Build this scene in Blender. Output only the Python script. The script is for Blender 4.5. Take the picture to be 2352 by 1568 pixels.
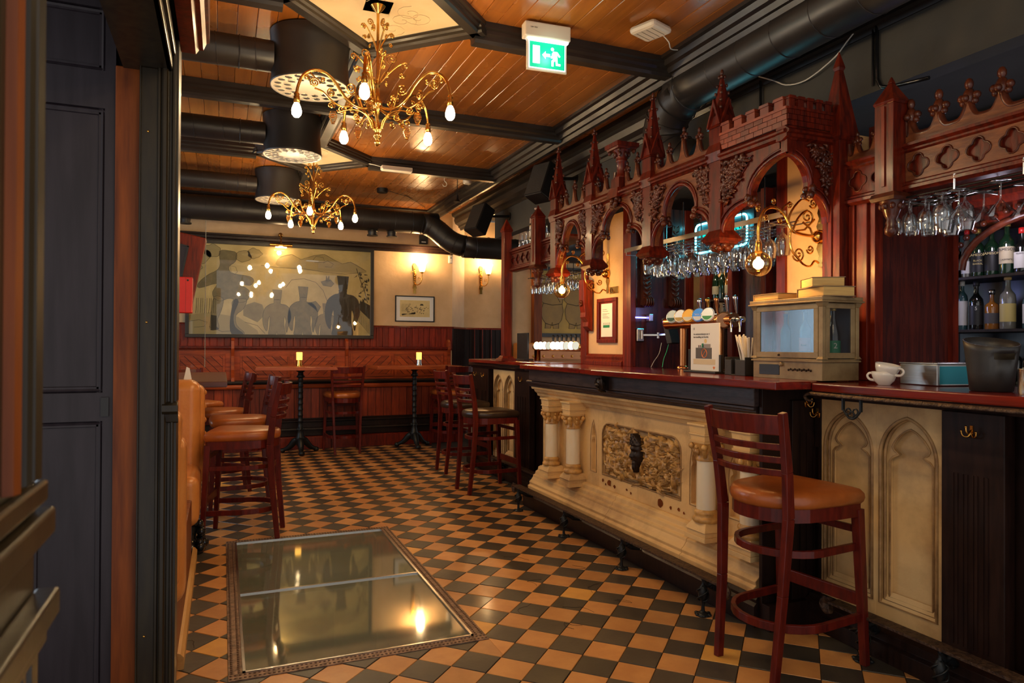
import bpy, math, random
from mathutils import Vector, Matrix
random.seed(7)
pi=math.pi; sin=math.sin; cos=math.cos
SC=bpy.context.scene
for o in list(bpy.data.objects): bpy.data.objects.remove(o)
COL=SC.collection
# ---------------------------------------------------------------- camera
FPX,PITCH,ROLL,YAW=1600.0,.0064,-.0050,math.radians(22.55)
def cam_axes():
    cp,sp=cos(PITCH),sin(PITCH); f=Vector((0,cp,sp)); u0=Vector((0,-sp,cp)); r0=Vector((1,0,0))
    c,s=cos(ROLL),sin(ROLL); r=r0*c-u0*s; u=r0*s+u0*c
    M=Matrix(((cos(YAW),sin(YAW),0),(-sin(YAW),cos(YAW),0),(0,0,1)))
    return M@r,M@f,M@u
cd=bpy.data.cameras.new('camera'); cam=bpy.data.objects.new('camera',cd); COL.objects.link(cam)
r,f,u=cam_axes()
cam.matrix_world=Matrix(((r.x,u.x,-f.x,0),(r.y,u.y,-f.y,0),(r.z,u.z,-f.z,1.35),(0,0,0,1)))
cd.sensor_width=36; cd.lens=36*FPX/2352; cd.clip_start=.05; cd.clip_end=60
cd.dof.use_dof=True; cd.dof.focus_distance=5.0; cd.dof.aperture_fstop=9
SC.camera=cam
# ---------------------------------------------------------------- world, light, exposure
SC.view_settings.view_transform='Standard'; SC.view_settings.look='None'
SC.view_settings.exposure=1.2; SC.view_settings.gamma=1; SC.view_settings.use_curve_mapping=False
W=bpy.data.worlds.new('world'); SC.world=W; W.use_nodes=True
bg=W.node_tree.nodes['Background']; bg.inputs[0].default_value=(.97,.94,.93,1); bg.inputs[1].default_value=.34
def area(name,loc,rot,sx,sy,power,col):
    l=bpy.data.lights.new(name,'AREA'); l.shape='RECTANGLE'; l.size=sx; l.size_y=sy; l.energy=power; l.color=col
    o=bpy.data.objects.new(name,l); o.location=loc; o.rotation_euler=rot; COL.objects.link(o); return o
# daylight from the street windows: behind the camera and in the left wall of the room
area('window_light_left',(-2.0,6.9,1.9),(math.radians(90),0,math.radians(-90)),2.6,1.4,20,(.62,.82,1))
def point(name,loc,power,col,rad=.03):
    l=bpy.data.lights.new(name,'POINT'); l.energy=power; l.color=col; l.shadow_soft_size=rad
    o=bpy.data.objects.new(name,l); o.location=loc; COL.objects.link(o); return o
WARM=(1,.66,.33)
# ---------------------------------------------------------------- mesh builder
class B:
    def __init__(s): s.v=[];s.f=[];s.sm=[];s.mi=[];s.m=0;s.X=None
    def add(s,vs,fs,smooth=False):
        n=len(s.v)
        if s.X is not None: vs=[s.X@Vector(v) for v in vs]
        s.v+= [tuple(v) for v in vs]; s.f+=[tuple(i+n for i in f) for f in fs]
        s.sm+=[smooth]*len(fs); s.mi+=[s.m]*len(fs); return s
    def box(s,x0,y0,z0,x1,y1,z1):
        if x0>x1:x0,x1=x1,x0
        if y0>y1:y0,y1=y1,y0
        if z0>z1:z0,z1=z1,z0
        v=[(x0,y0,z0),(x1,y0,z0),(x1,y1,z0),(x0,y1,z0),(x0,y0,z1),(x1,y0,z1),(x1,y1,z1),(x0,y1,z1)]
        return s.add(v,[(3,2,1,0),(4,5,6,7),(0,1,5,4),(1,2,6,5),(2,3,7,6),(3,0,4,7)])
    def taper(s,c,z0,z1,a0,b0,a1,b1):  # rectangular frustum
        x,y=c; v=[]
        for z,a,b in((z0,a0,b0),(z1,a1,b1)): v+=[(x-a,y-b,z),(x+a,y-b,z),(x+a,y+b,z),(x-a,y+b,z)]
        return s.add(v,[(3,2,1,0),(4,5,6,7),(0,1,5,4),(1,2,6,5),(2,3,7,6),(3,0,4,7)])
    def bar(s,p,q,w,h,up=(0,0,1),w2=None,h2=None):
        p=Vector(p);q=Vector(q);d=(q-p).normalized();up=Vector(up)
        if abs(d.dot(up))>.98: up=Vector((1,0,0))
        a=d.cross(up).normalized();b=a.cross(d);v=[]
        for c,ww,hh in((p,w,h),(q,w2 or w,h2 or h)):
            for i,j in((-1,-1),(1,-1),(1,1),(-1,1)): v.append(c+a*i*ww/2+b*j*hh/2)
        return s.add(v,[(0,1,2,3),(7,6,5,4),(0,4,5,1),(1,5,6,2),(2,6,7,3),(3,7,4,0)])
    def lathe(s,prof,c=(0,0,0),seg=16,axis=None,a0=0,a1=2*pi,cap=True,smooth=True):
        c=Vector(c)
        if axis is None: Z=Vector((0,0,1));X=Vector((1,0,0))
        else:
            Z=Vector(axis).normalized();X=Z.orthogonal().normalized()
        Y=Z.cross(X);full=abs(a1-a0-2*pi)<1e-6;n=seg if full else seg+1;v=[];f=[]
        for r,z in prof:
            for k in range(n):
                t=a0+(a1-a0)*k/seg; v.append(c+X*(r*cos(t))+Y*(r*sin(t))+Z*z)
        for i in range(len(prof)-1):
            for k in range(seg):
                k2=(k+1)%n; f.append((i*n+k,i*n+k2,(i+1)*n+k2,(i+1)*n+k))
        s.add(v,f,smooth)
        if cap and full:
            if prof[0][0]>1e-4: s.add(v[:n],[tuple(range(n))[::-1]])
            if prof[-1][0]>1e-4: s.add(v[-n:],[tuple(range(n))])
        return s
    def cyl(s,p,q,r,seg=12,r2=None,cap=True):
        p=Vector(p);q=Vector(q);L=(q-p).length
        return s.lathe([(r,0),(r if r2 is None else r2,L)],p,seg,q-p,cap=cap)
    def tube(s,pts,r,seg=6,closed=False,flat=1.0,cap=True,up=None):
        P=[Vector(p) for p in pts]
        if not closed and seg>=5 and 4<=len(P)<=12:
            R0=r if isinstance(r,(list,tuple)) else [r]*len(P); Q=[];R=[];m_=len(P)
            for i in range(m_-1):
                p0,p1,p2,p3=P[max(i-1,0)],P[i],P[i+1],P[min(i+2,m_-1)]
                for k in range(3):
                    t=k/3.; Q.append(.5*((2*p1)+(p2-p0)*t+(2*p0-5*p1+4*p2-p3)*t*t+(3*p1-p0-3*p2+p3)*t**3)); R.append(R0[i]+(R0[i+1]-R0[i])*t)
            P=Q+[P[-1]]; r=R+[R0[-1]]
        n=len(P);v=[];f=[];N=None
        for i in range(n):
            if closed: t=P[(i+1)%n]-P[i-1]
            else: t=P[min(i+1,n-1)]-P[max(i-1,0)]
            if t.length<1e-9: t=Vector((0,0,1))
            t.normalize()
            if up is not None:
                N=Vector(up)-t*Vector(up).dot(t)
                N=N.normalized() if N.length>1e-5 else t.orthogonal().normalized()
            elif N is None: N=t.orthogonal().normalized()
            else:
                N=N-t*N.dot(t)
                N=N.normalized() if N.length>1e-6 else t.orthogonal().normalized()
            Bn=t.cross(N); rr=r[i] if isinstance(r,(list,tuple)) else r
            for k in range(seg):
                a=2*pi*(k+.5)/seg; v.append(P[i]+N*(rr*cos(a))+Bn*(rr*flat*sin(a)))
        m=n if closed else n-1
        for i in range(m):
            for k in range(seg):
                j=(i+1)%n; f.append((i*seg+k,i*seg+(k+1)%seg,j*seg+(k+1)%seg,j*seg+k))
        s.add(v,f,seg>4)
        if cap and not closed: s.add(v[:seg],[tuple(range(seg))[::-1]]); s.add(v[-seg:],[tuple(range(seg))])
        return s
    def ball(s,c,r,sc=(1,1,1),seg=8,rings=6):
        c=Vector(c);v=[c+Vector((0,0,-r*sc[2]))];f=[]
        for i in range(1,rings):
            a=-pi/2+pi*i/rings
            for k in range(seg):
                t=2*pi*k/seg; v.append(c+Vector((r*sc[0]*cos(a)*cos(t),r*sc[1]*cos(a)*sin(t),r*sc[2]*sin(a))))
        v.append(c+Vector((0,0,r*sc[2])));L=len(v)-1
        for k in range(seg): f.append((0,1+(k+1)%seg,1+k))
        for i in range(rings-2):
            for k in range(seg): f.append((1+i*seg+k,1+i*seg+(k+1)%seg,1+(i+1)*seg+(k+1)%seg,1+(i+1)*seg+k))
        for k in range(seg): f.append((L,L-seg+k,L-seg+(k+1)%seg))
        return s.add(v,f,True)
    def prism(s,poly,fr,d0,d1,smooth=False):
        O,U,V,N=[Vector(a) for a in fr];n=len(poly)
        a=[O+U*p[0]+V*p[1]+N*d0 for p in poly]; b=[O+U*p[0]+V*p[1]+N*d1 for p in poly]
        A=sum(poly[i][0]*poly[(i+1)%n][1]-poly[(i+1)%n][0]*poly[i][1] for i in range(n))
        flip=(A*U.cross(V).dot(N)*(d1-d0))<0
        fs=[tuple(range(n))[::-1],tuple(range(n,2*n))]+[(i,(i+1)%n,n+(i+1)%n,n+i) for i in range(n)]
        if flip: fs=[t[::-1] for t in fs]
        s.add(a+b,fs[:2]); n0=len(s.v)-2*n
        s.f+=[tuple(i+n0 for i in t) for t in fs[2:]]; s.sm+=[smooth]*n; s.mi+=[s.m]*n
        return s
    def profile(s,prof,p,q,out,up=(0,0,1),caps=True):
        # extrude closed profile [(out,up)] from p to q
        p=Vector(p);q=Vector(q);o=Vector(out);up=Vector(up);n=len(prof)
        v=[p+o*a+up*b for a,b in prof]+[q+o*a+up*b for a,b in prof]
        f=[(i,(i+1)%n,n+(i+1)%n,n+i) for i in range(n)]
        A=sum(prof[i][0]*prof[(i+1)%n][1]-prof[(i+1)%n][0]*prof[i][1] for i in range(n))
        if A*o.cross(up).dot(q-p)<0: f=[t[::-1] for t in f]; c=[tuple(range(n)),tuple(range(n,2*n))[::-1]]
        else: c=[tuple(range(n))[::-1],tuple(range(n,2*n))]
        return s.add(v,f+(c if caps else []))
    def mesh(s,name):
        m=bpy.data.meshes.new(name); m.from_pydata([tuple(v) for v in s.v],[],s.f)
        m.polygons.foreach_set('use_smooth',s.sm); m.polygons.foreach_set('material_index',s.mi); m.update(); return m
def obj(name,b,mat=None,parent=None,loc=None,rotz=0,bev=0):
    me=b.mesh(name) if isinstance(b,B) else b
    if isinstance(b,B):
        for m in (mat if isinstance(mat,(list,tuple)) else [mat]):
            if m: me.materials.append(m)
    if bev>=.03: me.polygons.foreach_set('use_smooth',[True]*len(me.polygons))
    o=bpy.data.objects.new(name,me); COL.objects.link(o)
    if parent: o.parent=parent
    if loc is not None: o.location=loc
    if rotz: o.rotation_euler=(0,0,rotz)
    if bev:
        k=o.modifiers.new('bevel','BEVEL'); k.width=bev; k.segments=5 if bev>=.03 else 2; k.limit_method='ANGLE'; k.angle_limit=.7; k.harden_normals=bev>=.03
    return o
def tag(o,label=None,cat=None,group=None,kind=None):
    if label: o['label']=label
    if cat: o['category']=cat
    if group: o['group']=group
    if kind: o['kind']=kind
    return o
def thing(name,label,cat,loc=(0,0,0),rotz=0,group=None):
    o=bpy.data.objects.new(name,None); o.empty_display_size=.05; COL.objects.link(o); o.location=loc; o.rotation_euler=(0,0,rotz)
    return tag(o,label,cat,group)
def struct(name,b,mat,parent=None,bev=0):
    o=obj(name,b,mat,parent,bev=bev)
    if parent is None: o['kind']='structure'
    return o
def kids(o): return [c for c in COL.objects if c.parent==o]
def build_tree(o): return (o,[build_tree(c) for c in kids(o)])
def dup_tree(t,parent=None):
    o=t[0].copy(); COL.objects.link(o); o.parent=parent
    for c in t[1]: dup_tree(c,o)
    return o
def place(t,loc,rotz,label,group=None,first=False):
    o=t[0] if first else dup_tree(t); o.location=loc; o.rotation_euler=(0,0,rotz); o['label']=label
    if group: o['group']=group
    return o
def text_part(name,txt,size,mat,parent,loc,rot,depth=.0008,align='CENTER',sx=1,shear=0):
    c=bpy.data.curves.new(name,'FONT'); c.body=txt; c.size=size; c.extrude=depth; c.align_x=align; c.align_y='CENTER'; c.resolution_u=3; c.shear=shear
    t=bpy.data.objects.new(name,c); me=bpy.data.meshes.new_from_object(t); bpy.data.objects.remove(t)
    me.materials.clear(); me.materials.append(mat)
    o=bpy.data.objects.new(name,me); COL.objects.link(o); o.parent=parent; o.location=loc; o.rotation_euler=rot; o.scale=(sx,1,1); return o
# ---------------------------------------------------------------- materials
def nm(name):
    m=bpy.data.materials.new(name); m.use_nodes=True; nt=m.node_tree; return m,nt,nt.nodes['Principled BSDF']
def mat(name,c,rough=.5,metal=0,c2=None,scale=6,stretch=(1,1,1),detail=4,bump=0,bscale=None,rnd=0,spec=.5,coat=0,rr=0,contrast=(.35,.65),emit=None,es=0,trans=0):
    m,nt,p=nm(name); L=nt.links.new; N=nt.nodes.new
    p.inputs['Base Color'].default_value=(*c,1); p.inputs['Roughness'].default_value=rough; p.inputs['Metallic'].default_value=metal
    p.inputs['Specular IOR Level'].default_value=spec; p.inputs['Coat Weight'].default_value=coat; p.inputs['Coat Roughness'].default_value=.12
    if trans: p.inputs['Transmission Weight'].default_value=trans
    if emit: p.inputs['Emission Color'].default_value=(*emit,1); p.inputs['Emission Strength'].default_value=es
    col=None
    if c2 or bump or rr:
        tc=N('ShaderNodeTexCoord'); mp=N('ShaderNodeMapping'); mp.inputs['Scale'].default_value=stretch
        oi=N('ShaderNodeObjectInfo'); ad=N('ShaderNodeVectorMath'); ad.operation='SCALE'
        cx=N('ShaderNodeCombineXYZ')
        for i in range(3): L(oi.outputs['Random'],cx.inputs[i])
        L(cx.outputs[0],ad.inputs[0]); ad.inputs['Scale'].default_value=31 if rnd else 0
        va=N('ShaderNodeVectorMath'); L(tc.outputs['Object'],va.inputs[0]); L(ad.outputs[0],va.inputs[1]); L(va.outputs[0],mp.inputs['Vector'])
        nz=N('ShaderNodeTexNoise'); nz.inputs['Scale'].default_value=scale; nz.inputs['Detail'].default_value=detail; nz.inputs['Roughness'].default_value=.6
        L(mp.outputs[0],nz.inputs['Vector'])
        rp=N('ShaderNodeMapRange'); rp.inputs['From Min'].default_value=contrast[0]; rp.inputs['From Max'].default_value=contrast[1]; L(nz.outputs['Fac'],rp.inputs['Value'])
        if c2:
            mx=N('ShaderNodeMix'); mx.data_type='RGBA'; mx.inputs['A'].default_value=(*c,1); mx.inputs['B'].default_value=(*c2,1)
            L(rp.outputs[0],mx.inputs['Factor']); L(mx.outputs['Result'],p.inputs['Base Color']); col=mx.outputs['Result']
        if rr:
            r2=N('ShaderNodeMapRange'); r2.inputs['To Min'].default_value=max(.02,rough-rr); r2.inputs['To Max'].default_value=rough+rr
            n2=N('ShaderNodeTexNoise'); n2.inputs['Scale'].default_value=2.5; n2.inputs['Detail'].default_value=3; L(va.outputs[0],n2.inputs['Vector'])
            r2.inputs['From Min'].default_value=.3; r2.inputs['From Max'].default_value=.7; L(n2.outputs['Fac'],r2.inputs['Value']); L(r2.outputs[0],p.inputs['Roughness'])
        if bump:
            bp=N('ShaderNodeBump'); bp.inputs['Strength'].default_value=bump; bp.inputs['Distance'].default_value=.01
            if bscale:
                n3=N('ShaderNodeTexNoise'); n3.inputs['Scale'].default_value=bscale; n3.inputs['Detail'].default_value=5; L(mp.outputs[0],n3.inputs['Vector']); L(n3.outputs['Fac'],bp.inputs['Height'])
            else: L(nz.outputs['Fac'],bp.inputs['Height'])
            L(bp.outputs[0],p.inputs['Normal'])
    if rnd:
        oi=N('ShaderNodeObjectInfo'); hs=N('ShaderNodeHueSaturation'); mr=N('ShaderNodeMapRange')
        mr.inputs['To Min'].default_value=1-rnd; mr.inputs['To Max'].default_value=1+rnd; L(oi.outputs['Random'],mr.inputs['Value']); L(mr.outputs[0],hs.inputs['Value'])
        if col: L(col,hs.inputs['Color'])
        else: hs.inputs['Color'].default_value=(*c,1)
        L(hs.outputs[0],p.inputs['Base Color'])
    return m
def glassmat(name,tint=(1,1,1),refl=1.0,rough=.03,dust=0,base=.06):
    m=bpy.data.materials.new(name); m.use_nodes=True; nt=m.node_tree; N=nt.nodes.new; L=nt.links.new
    nt.nodes.remove(nt.nodes['Principled BSDF']); out=nt.nodes['Material Output']
    tr=N('ShaderNodeBsdfTransparent'); tr.inputs[0].default_value=(*tint,1); gl=N('ShaderNodeBsdfGlossy'); gl.inputs['Roughness'].default_value=rough
    lw=N('ShaderNodeLayerWeight'); lw.inputs[0].default_value=.35; mr=N('ShaderNodeMapRange'); mr.inputs['To Min'].default_value=base; mr.inputs['To Max'].default_value=refl
    L(lw.outputs['Facing'],mr.inputs['Value']); mx=N('ShaderNodeMixShader'); L(mr.outputs[0],mx.inputs[0]); L(tr.outputs[0],mx.inputs[1]); L(gl.outputs[0],mx.inputs[2])
    s=mx.outputs[0]
    if dust:
        d=N('ShaderNodeBsdfDiffuse'); d.inputs[0].default_value=(.5,.52,.42,1); m2=N('ShaderNodeMixShader'); m2.inputs[0].default_value=dust; L(s,m2.inputs[1]); L(d.outputs[0],m2.inputs[2]); s=m2.outputs[0]
    L(s,out.inputs[0]); return m
M={}
M['red_wood']=mat('red_wood',(.19,.018,.005),.36,c2=(.08,.008,.004),scale=7,stretch=(6,6,.7),bump=.06,rnd=.15,coat=.06,spec=.28)
M['stool_wood']=mat('stool_wood',(.125,.011,.005),.36,c2=(.065,.006,.004),scale=8,stretch=(5,5,1),bump=.04,coat=.10,spec=.25)
M['canopy_wood']=mat('canopy_wood',(.135,.012,.003),.36,c2=(.045,.005,.003),scale=9,stretch=(5,5,.8),bump=.10,coat=.06,rr=.08,spec=.28)
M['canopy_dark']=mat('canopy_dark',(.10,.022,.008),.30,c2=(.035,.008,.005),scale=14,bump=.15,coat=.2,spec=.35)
M['canopy_face_lit']=mat('canopy_face_lit',(.20,.062,.019),.38,c2=(.085,.022,.008),scale=9,stretch=(8,1,5),bump=.15,coat=.06,spec=.35)  # same canopy wood, lamp glare on front faces put into a lighter tan
M['counter']=mat('counter',(.21,.013,.005),.17,c2=(.09,.006,.004),scale=5,stretch=(5,.5,5),coat=.22,rr=.06,spec=.4)
M['dark_wood']=mat('dark_wood',(.022,.009,.006),.42,c2=(.010,.004,.003),scale=8,stretch=(5,5,.6),bump=.06,rr=.1,spec=.25)
M['jamb_wood']=mat('jamb_wood',(.026,.018,.008),.34,c2=(.014,.009,.005),scale=8,stretch=(5,5,.6),bump=.04,spec=.4)
M['door_wood']=mat('door_wood',(.028,.021,.027),.46,c2=(.018,.013,.017),scale=6,stretch=(5,5,.5),bump=.05,spec=.35)
M['apron_wood']=mat('apron_wood',(.045,.026,.022),.4,c2=(.022,.012,.010),scale=12,stretch=(3,.6,3),bump=.1,contrast=(.45,.6))
M['orange_wood']=mat('orange_wood',(.34,.085,.020),.34,c2=(.18,.04,.012),scale=6,stretch=(6,.5,6),bump=.08,rnd=.12,coat=.3)
M['bench_wood']=mat('bench_wood',(.42,.068,.011),.40,c2=(.24,.034,.008),scale=5,stretch=(.8,6,6),bump=.08,rnd=.18,coat=.06,spec=.3)
M['bench_board']=mat('bench_board',(.32,.042,.009),.42,c2=(.16,.019,.005),scale=5,stretch=(7,7,.7),bump=.08,rnd=.25,coat=.05,spec=.3)
M['dado_red']=mat('dado_red',(.32,.032,.008),.38,c2=(.15,.014,.005),scale=6,stretch=(7,7,.8),bump=.08,rnd=.3,coat=.05,spec=.3)
M['table_wood']=mat('table_wood',(.42,.085,.016),.34,c2=(.26,.045,.010),scale=5,stretch=(.8,7,7),bump=.04,coat=.15,spec=.35)
M['edge_brown']=mat('edge_brown',(.25,.058,.007),.42,c2=(.08,.017,.004),scale=4,stretch=(6,6,.5),bump=.05,spec=.25,contrast=(.3,.7))
M['ceil_wood']=mat('ceil_wood',(.40,.135,.020),.26,c2=(.24,.072,.012),scale=2.2,stretch=(7,.5,4),detail=4,bump=.06,rnd=.14,coat=.2,rr=.05,contrast=(.25,.8))
M['beam']=mat('beam',(.022,.017,.014),.38,c2=(.014,.011,.009),scale=6,bump=.05,rr=.08)
M['black_metal']=mat('black_metal',(.010,.009,.009),.42,c2=(.007,.006,.006),scale=6,bump=.05,rr=.08,spec=.3)
M['duct']=mat('duct',(.022,.018,.016),.42,c2=(.014,.012,.011),scale=3,bump=.04,rr=.08)
M['iron']=mat('iron',(.018,.022,.024),.42,metal=.4,c2=(.010,.011,.012),scale=12,bump=.3)
M['bronze']=mat('bronze',(.050,.034,.026),.35,metal=.7,c2=(.025,.016,.012),scale=14,bump=.3)
M['rail_top']=mat('rail_top',(.10,.055,.030),.5,metal=.4,c2=(.035,.018,.012),scale=60,bump=.9,contrast=(.4,.6))
M['brass']=mat('brass',(.85,.47,.11),.2,metal=1,c2=(.65,.32,.06),scale=10,bump=.03)
M['chrome']=mat('chrome',(.75,.75,.74),.14,metal=1)
M['steel']=mat('steel',(.62,.60,.57),.22,metal=1,c2=(.5,.49,.47),scale=4,stretch=(1,1,30))
M['plaster']=mat('plaster',(.72,.49,.27),.72,c2=(.64,.42,.22),scale=4,bump=.35,bscale=16)
M['plaster_pale_lit']=mat('plaster_pale_lit',(.76,.57,.37),.72,c2=(.68,.49,.31),scale=4,bump=.3,bscale=16)
M['grey_wall']=mat('grey_wall',(.055,.052,.045),.75,c2=(.045,.042,.036),scale=3,bump=.25,bscale=12)
M['stone']=mat('stone',(.72,.47,.20),.58,c2=(.24,.115,.04),scale=2.4,detail=9,bump=.4,bscale=22,contrast=(.46,.80))
M['stone_edge']=mat('stone_edge',(.42,.24,.09),.55,c2=(.16,.075,.025),scale=9,detail=7,bump=.4,contrast=(.35,.7))
M['stone_gold']=mat('stone_gold',(.66,.36,.10),.42,c2=(.20,.085,.02),scale=16,detail=6,bump=.4,contrast=(.38,.75),coat=.15)
M['marble']=mat('marble',(.80,.70,.52),.28,c2=(.74,.50,.20),scale=3.5,detail=7,stretch=(1,1,.5),contrast=(.5,.75),coat=.3)
M['tile_orange']=mat('tile_orange',(.56,.26,.078),.40,c2=(.47,.20,.058),scale=9,detail=6,bump=.08,bscale=40,rnd=.14,rr=.07,coat=.12)
M['tile_dark']=mat('tile_dark',(.052,.042,.030),.42,c2=(.038,.031,.024),scale=9,detail=6,bump=.08,bscale=40,rnd=.3,rr=.07,coat=.1)
M['tile_yellow']=mat('tile_yellow',(.70,.36,.075),.38,c2=(.60,.29,.06),scale=9,bump=.05)
M['tile_or2']=mat('tile_or2',(.48,.205,.060),.42,c2=(.41,.165,.046),scale=9,bump=.05)
M['tile_or3']=mat('tile_or3',(.62,.30,.10),.42,c2=(.52,.235,.072),scale=9,bump=.05)
M['tile_dk2']=mat('tile_dk2',(.036,.030,.028),.42,c2=(.028,.023,.02),scale=9,bump=.05)
M['grout']=mat('grout',(.022,.015,.010),.8,c2=(.03,.02,.013),scale=20)
M['crack']=mat('crack',(.015,.009,.006),.8)
M['hatch_frame']=mat('hatch_frame',(.30,.19,.13),.45,metal=.5,c2=(.12,.07,.045),scale=30,bump=.5)
M['hatch_stud']=mat('hatch_stud',(.09,.05,.035),.4,metal=.5)
M['pit_green']=mat('pit_green',(.40,.46,.26),.7,c2=(.20,.25,.13),scale=3,detail=5)
M['pit_pale']=mat('pit_pale',(.42,.38,.26),.7)
M['hatch_glass']=glassmat('hatch_glass',(.66,.74,.58),.80,.05,dust=.16,base=.14)
M['glass']=glassmat('glass',(.97,.98,.98),.95,.02,base=.10)
M['pane']=glassmat('pane',(.96,.97,.97),.9,.02,base=.05)
M['blue_pane']=glassmat('blue_pane',(.70,.84,.93),.22,.10,dust=.035,base=.035)
M['picture_glass']=glassmat('picture_glass',(.98,.98,.96),.8,.02,base=.05)
M['leather_tan']=mat('leather_tan',(.44,.115,.018),.36,c2=(.30,.070,.011),scale=5,detail=5,bump=.12,bscale=60,coat=.1)
M['leather_brown']=mat('leather_brown',(.045,.026,.016),.3,c2=(.03,.016,.011),scale=6,bump=.12,bscale=60)
M['booth']=mat('booth',(.68,.27,.065),.30,c2=(.56,.19,.04),scale=4,detail=5,bump=.15,bscale=50,coat=.12)
M['white']=mat('white',(.72,.68,.60),.45)
M['white_plastic']=mat('white_plastic',(.66,.58,.47),.4)
M['paper']=mat('paper',(.80,.79,.76),.6)
M['black']=mat('black',(.010,.009,.009),.45)
M['black_gloss']=mat('black_gloss',(.008,.008,.009),.12)
M['charcoal']=mat('charcoal',(.022,.020,.019),.45,c2=(.03,.027,.025),scale=20)
M['porcelain']=mat('porcelain',(.80,.76,.68),.12,coat=.4)
M['green']=mat('green',(.0,.36,.17),.4,emit=(0,.42,.22),es=.55)
M['sign_white']=mat('sign_white',(.8,.85,.85),.4,emit=(.8,.9,1),es=1.3)
M['red']=mat('red',(.70,.018,.012),.35,coat=.2)
M['bulb']=mat('bulb',(1,.9,.7),.3,emit=(1,.74,.40),es=90)
M['shade']=mat('shade',(1,.9,.7),.4,emit=(1,.72,.36),es=3.2)
M['globe']=glassmat('globe',(1,.78,.45),.7,.02,base=.08)
M['candle']=mat('candle',(.9,.5,.12),.4,emit=(1,.48,.07),es=1.2)
M['neon']=mat('neon',(.2,.9,1),.3,emit=(.12,.80,1),es=9)
M['neon_text']=mat('neon_text',(.0,.5,.4),.3,emit=(0,.55,.38),es=.8)
M['blue_led']=mat('blue_led',(.1,.1,1),.3,emit=(.10,.10,1),es=5)
M['picture_bg']=mat('picture_bg',(.74,.60,.29),.5,c2=(.56,.44,.20),scale=3,detail=6)
M['ink']=mat('ink',(.21,.175,.095),.6,c2=(.27,.225,.12),scale=14)
M['ink_dark']=mat('ink_dark',(.050,.041,.026),.6)
M['ink_mid']=mat('ink_mid',(.34,.275,.14),.6,c2=(.27,.215,.11),scale=9)
M['ink_pale']=mat('ink_pale',(.46,.37,.18),.6)
M['yellow_art']=mat('yellow_art',(.55,.33,.045),.5,c2=(.42,.25,.035),scale=3)
M['art_body']=mat('art_body',(.36,.20,.035),.5,c2=(.27,.15,.03),scale=4)
M['cream_panel']=mat('cream_panel',(.60,.47,.29),.5,c2=(.52,.39,.22),scale=2.5,detail=4)
M['scroll_paint']=mat('scroll_paint',(.50,.40,.26),.5)
M['wallpaint']=M['plaster']
M['table_dark']=mat('table_dark',(.12,.035,.016),.3,c2=(.07,.018,.010),scale=5,stretch=(.8,7,7),coat=.2)
# ================================================================ floor
TS=.1599; O0=(1.352,3.269); R2=math.sqrt(.5)
HX0,HX1,HY0,HY1=.030,1.143,3.010,5.150
def clip(poly,a,b,c):   # keep a*x+b*y<=c
    out=[]
    for i in range(len(poly)):
        p=poly[i];q=poly[(i+1)%len(poly)];dp=a*p[0]+b*p[1]-c;dq=a*q[0]+b*q[1]-c
        if dp<=0: out.append(p)
        if dp*dq<0: t=dp/(dp-dq); out.append((p[0]+(q[0]-p[0])*t,p[1]+(q[1]-p[1])*t))
    return out
def parea(p): return abs(sum(p[i][0]*p[(i+1)%len(p)][1]-p[(i+1)%len(p)][0]*p[i][1] for i in range(len(p))))/2 if len(p)>2 else 0
def cut_hatch(p):
    res=[]; q=clip(p,1,0,HX0); res.append(q); q=clip(p,-1,0,-HX1); res.append(q)
    m=clip(clip(p,1,0,HX1),-1,0,-HX0); res.append(clip(m,0,1,HY0)); res.append(clip(m,0,-1,-HY1))
    return [r for r in res if parea(r)>2e-5]
def tile_geo(b,p,h=0,t=.012,tilt=(0,0)):
    cx=sum(a[0] for a in p)/len(p);cy=sum(a[1] for a in p)/len(p);n=len(p)
    A=sum(p[i][0]*p[(i+1)%n][1]-p[(i+1)%n][0]*p[i][1] for i in range(n))
    if A<0:p=p[::-1]
    def z(x,y): return h+tilt[0]*(x-cx)+tilt[1]*(y-cy)
    lo=[(x,y,-t) for x,y in p]; mid=[(x,y,z(x,y)-.0018) for x,y in p]
    top=[]
    for x,y in p:
        d=math.hypot(x-cx,y-cy) or 1; k=1-.0022/d; X=cx+(x-cx)*k;Y=cy+(y-cy)*k; top.append((X,Y,z(x,y)))
    b.add(lo+mid+top,[tuple(range(2*n,3*n))]+[(i,(i+1)%n,n+(i+1)%n,n+i) for i in range(n)]+[(n+i,n+(i+1)%n,2*n+(i+1)%n,2*n+i) for i in range(n)])
fl=B(); fl.box(-2.1,1.0,-.06,HX0,10.4,-.006); fl.box(HX1,1.0,-.06,7.2,10.4,-.006); fl.box(HX0,1.0,-.06,HX1,HY0,-.006); fl.box(HX0,HY1,-.06,HX1,10.4,-.006)
floor=struct('floor',fl,M['grout'])
tiles=[]
g=.0016; hs=TS/2-g
for i in range(-50,50):
    for j in range(-50,50):
        cx=O0[0]+((i+.5)*TS+(j+.5)*TS)*R2; cy=O0[1]+(-(i+.5)*TS+(j+.5)*TS)*R2
        if not(-1.3<cx<2.82 and 1.75<cy<9.75): continue
        if cx>2.5 and cy>2.75: continue
        if cx<-.075*cy-.25: continue
        full=[(cx+(a*hs+b_*hs)*R2,cy+(-a*hs+b_*hs)*R2) for a,b_ in((-1,-1),(1,-1),(1,1),(-1,1))]
        inside=[q for q in full if HX0-.02<q[0]<HX1+.02 and HY0-.02<q[1]<HY1+.02]
        d=cx*sin(YAW)+cy*cos(YAW); sx_=(cx*cos(YAW)-cy*sin(YAW))/d
        vis=abs(sx_)<.78 and d>2.0
        tiles.append((d if vis else 99,(i,j),full,bool(inside)))
tiles.sort(key=lambda t:t[0])
tm={}
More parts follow.
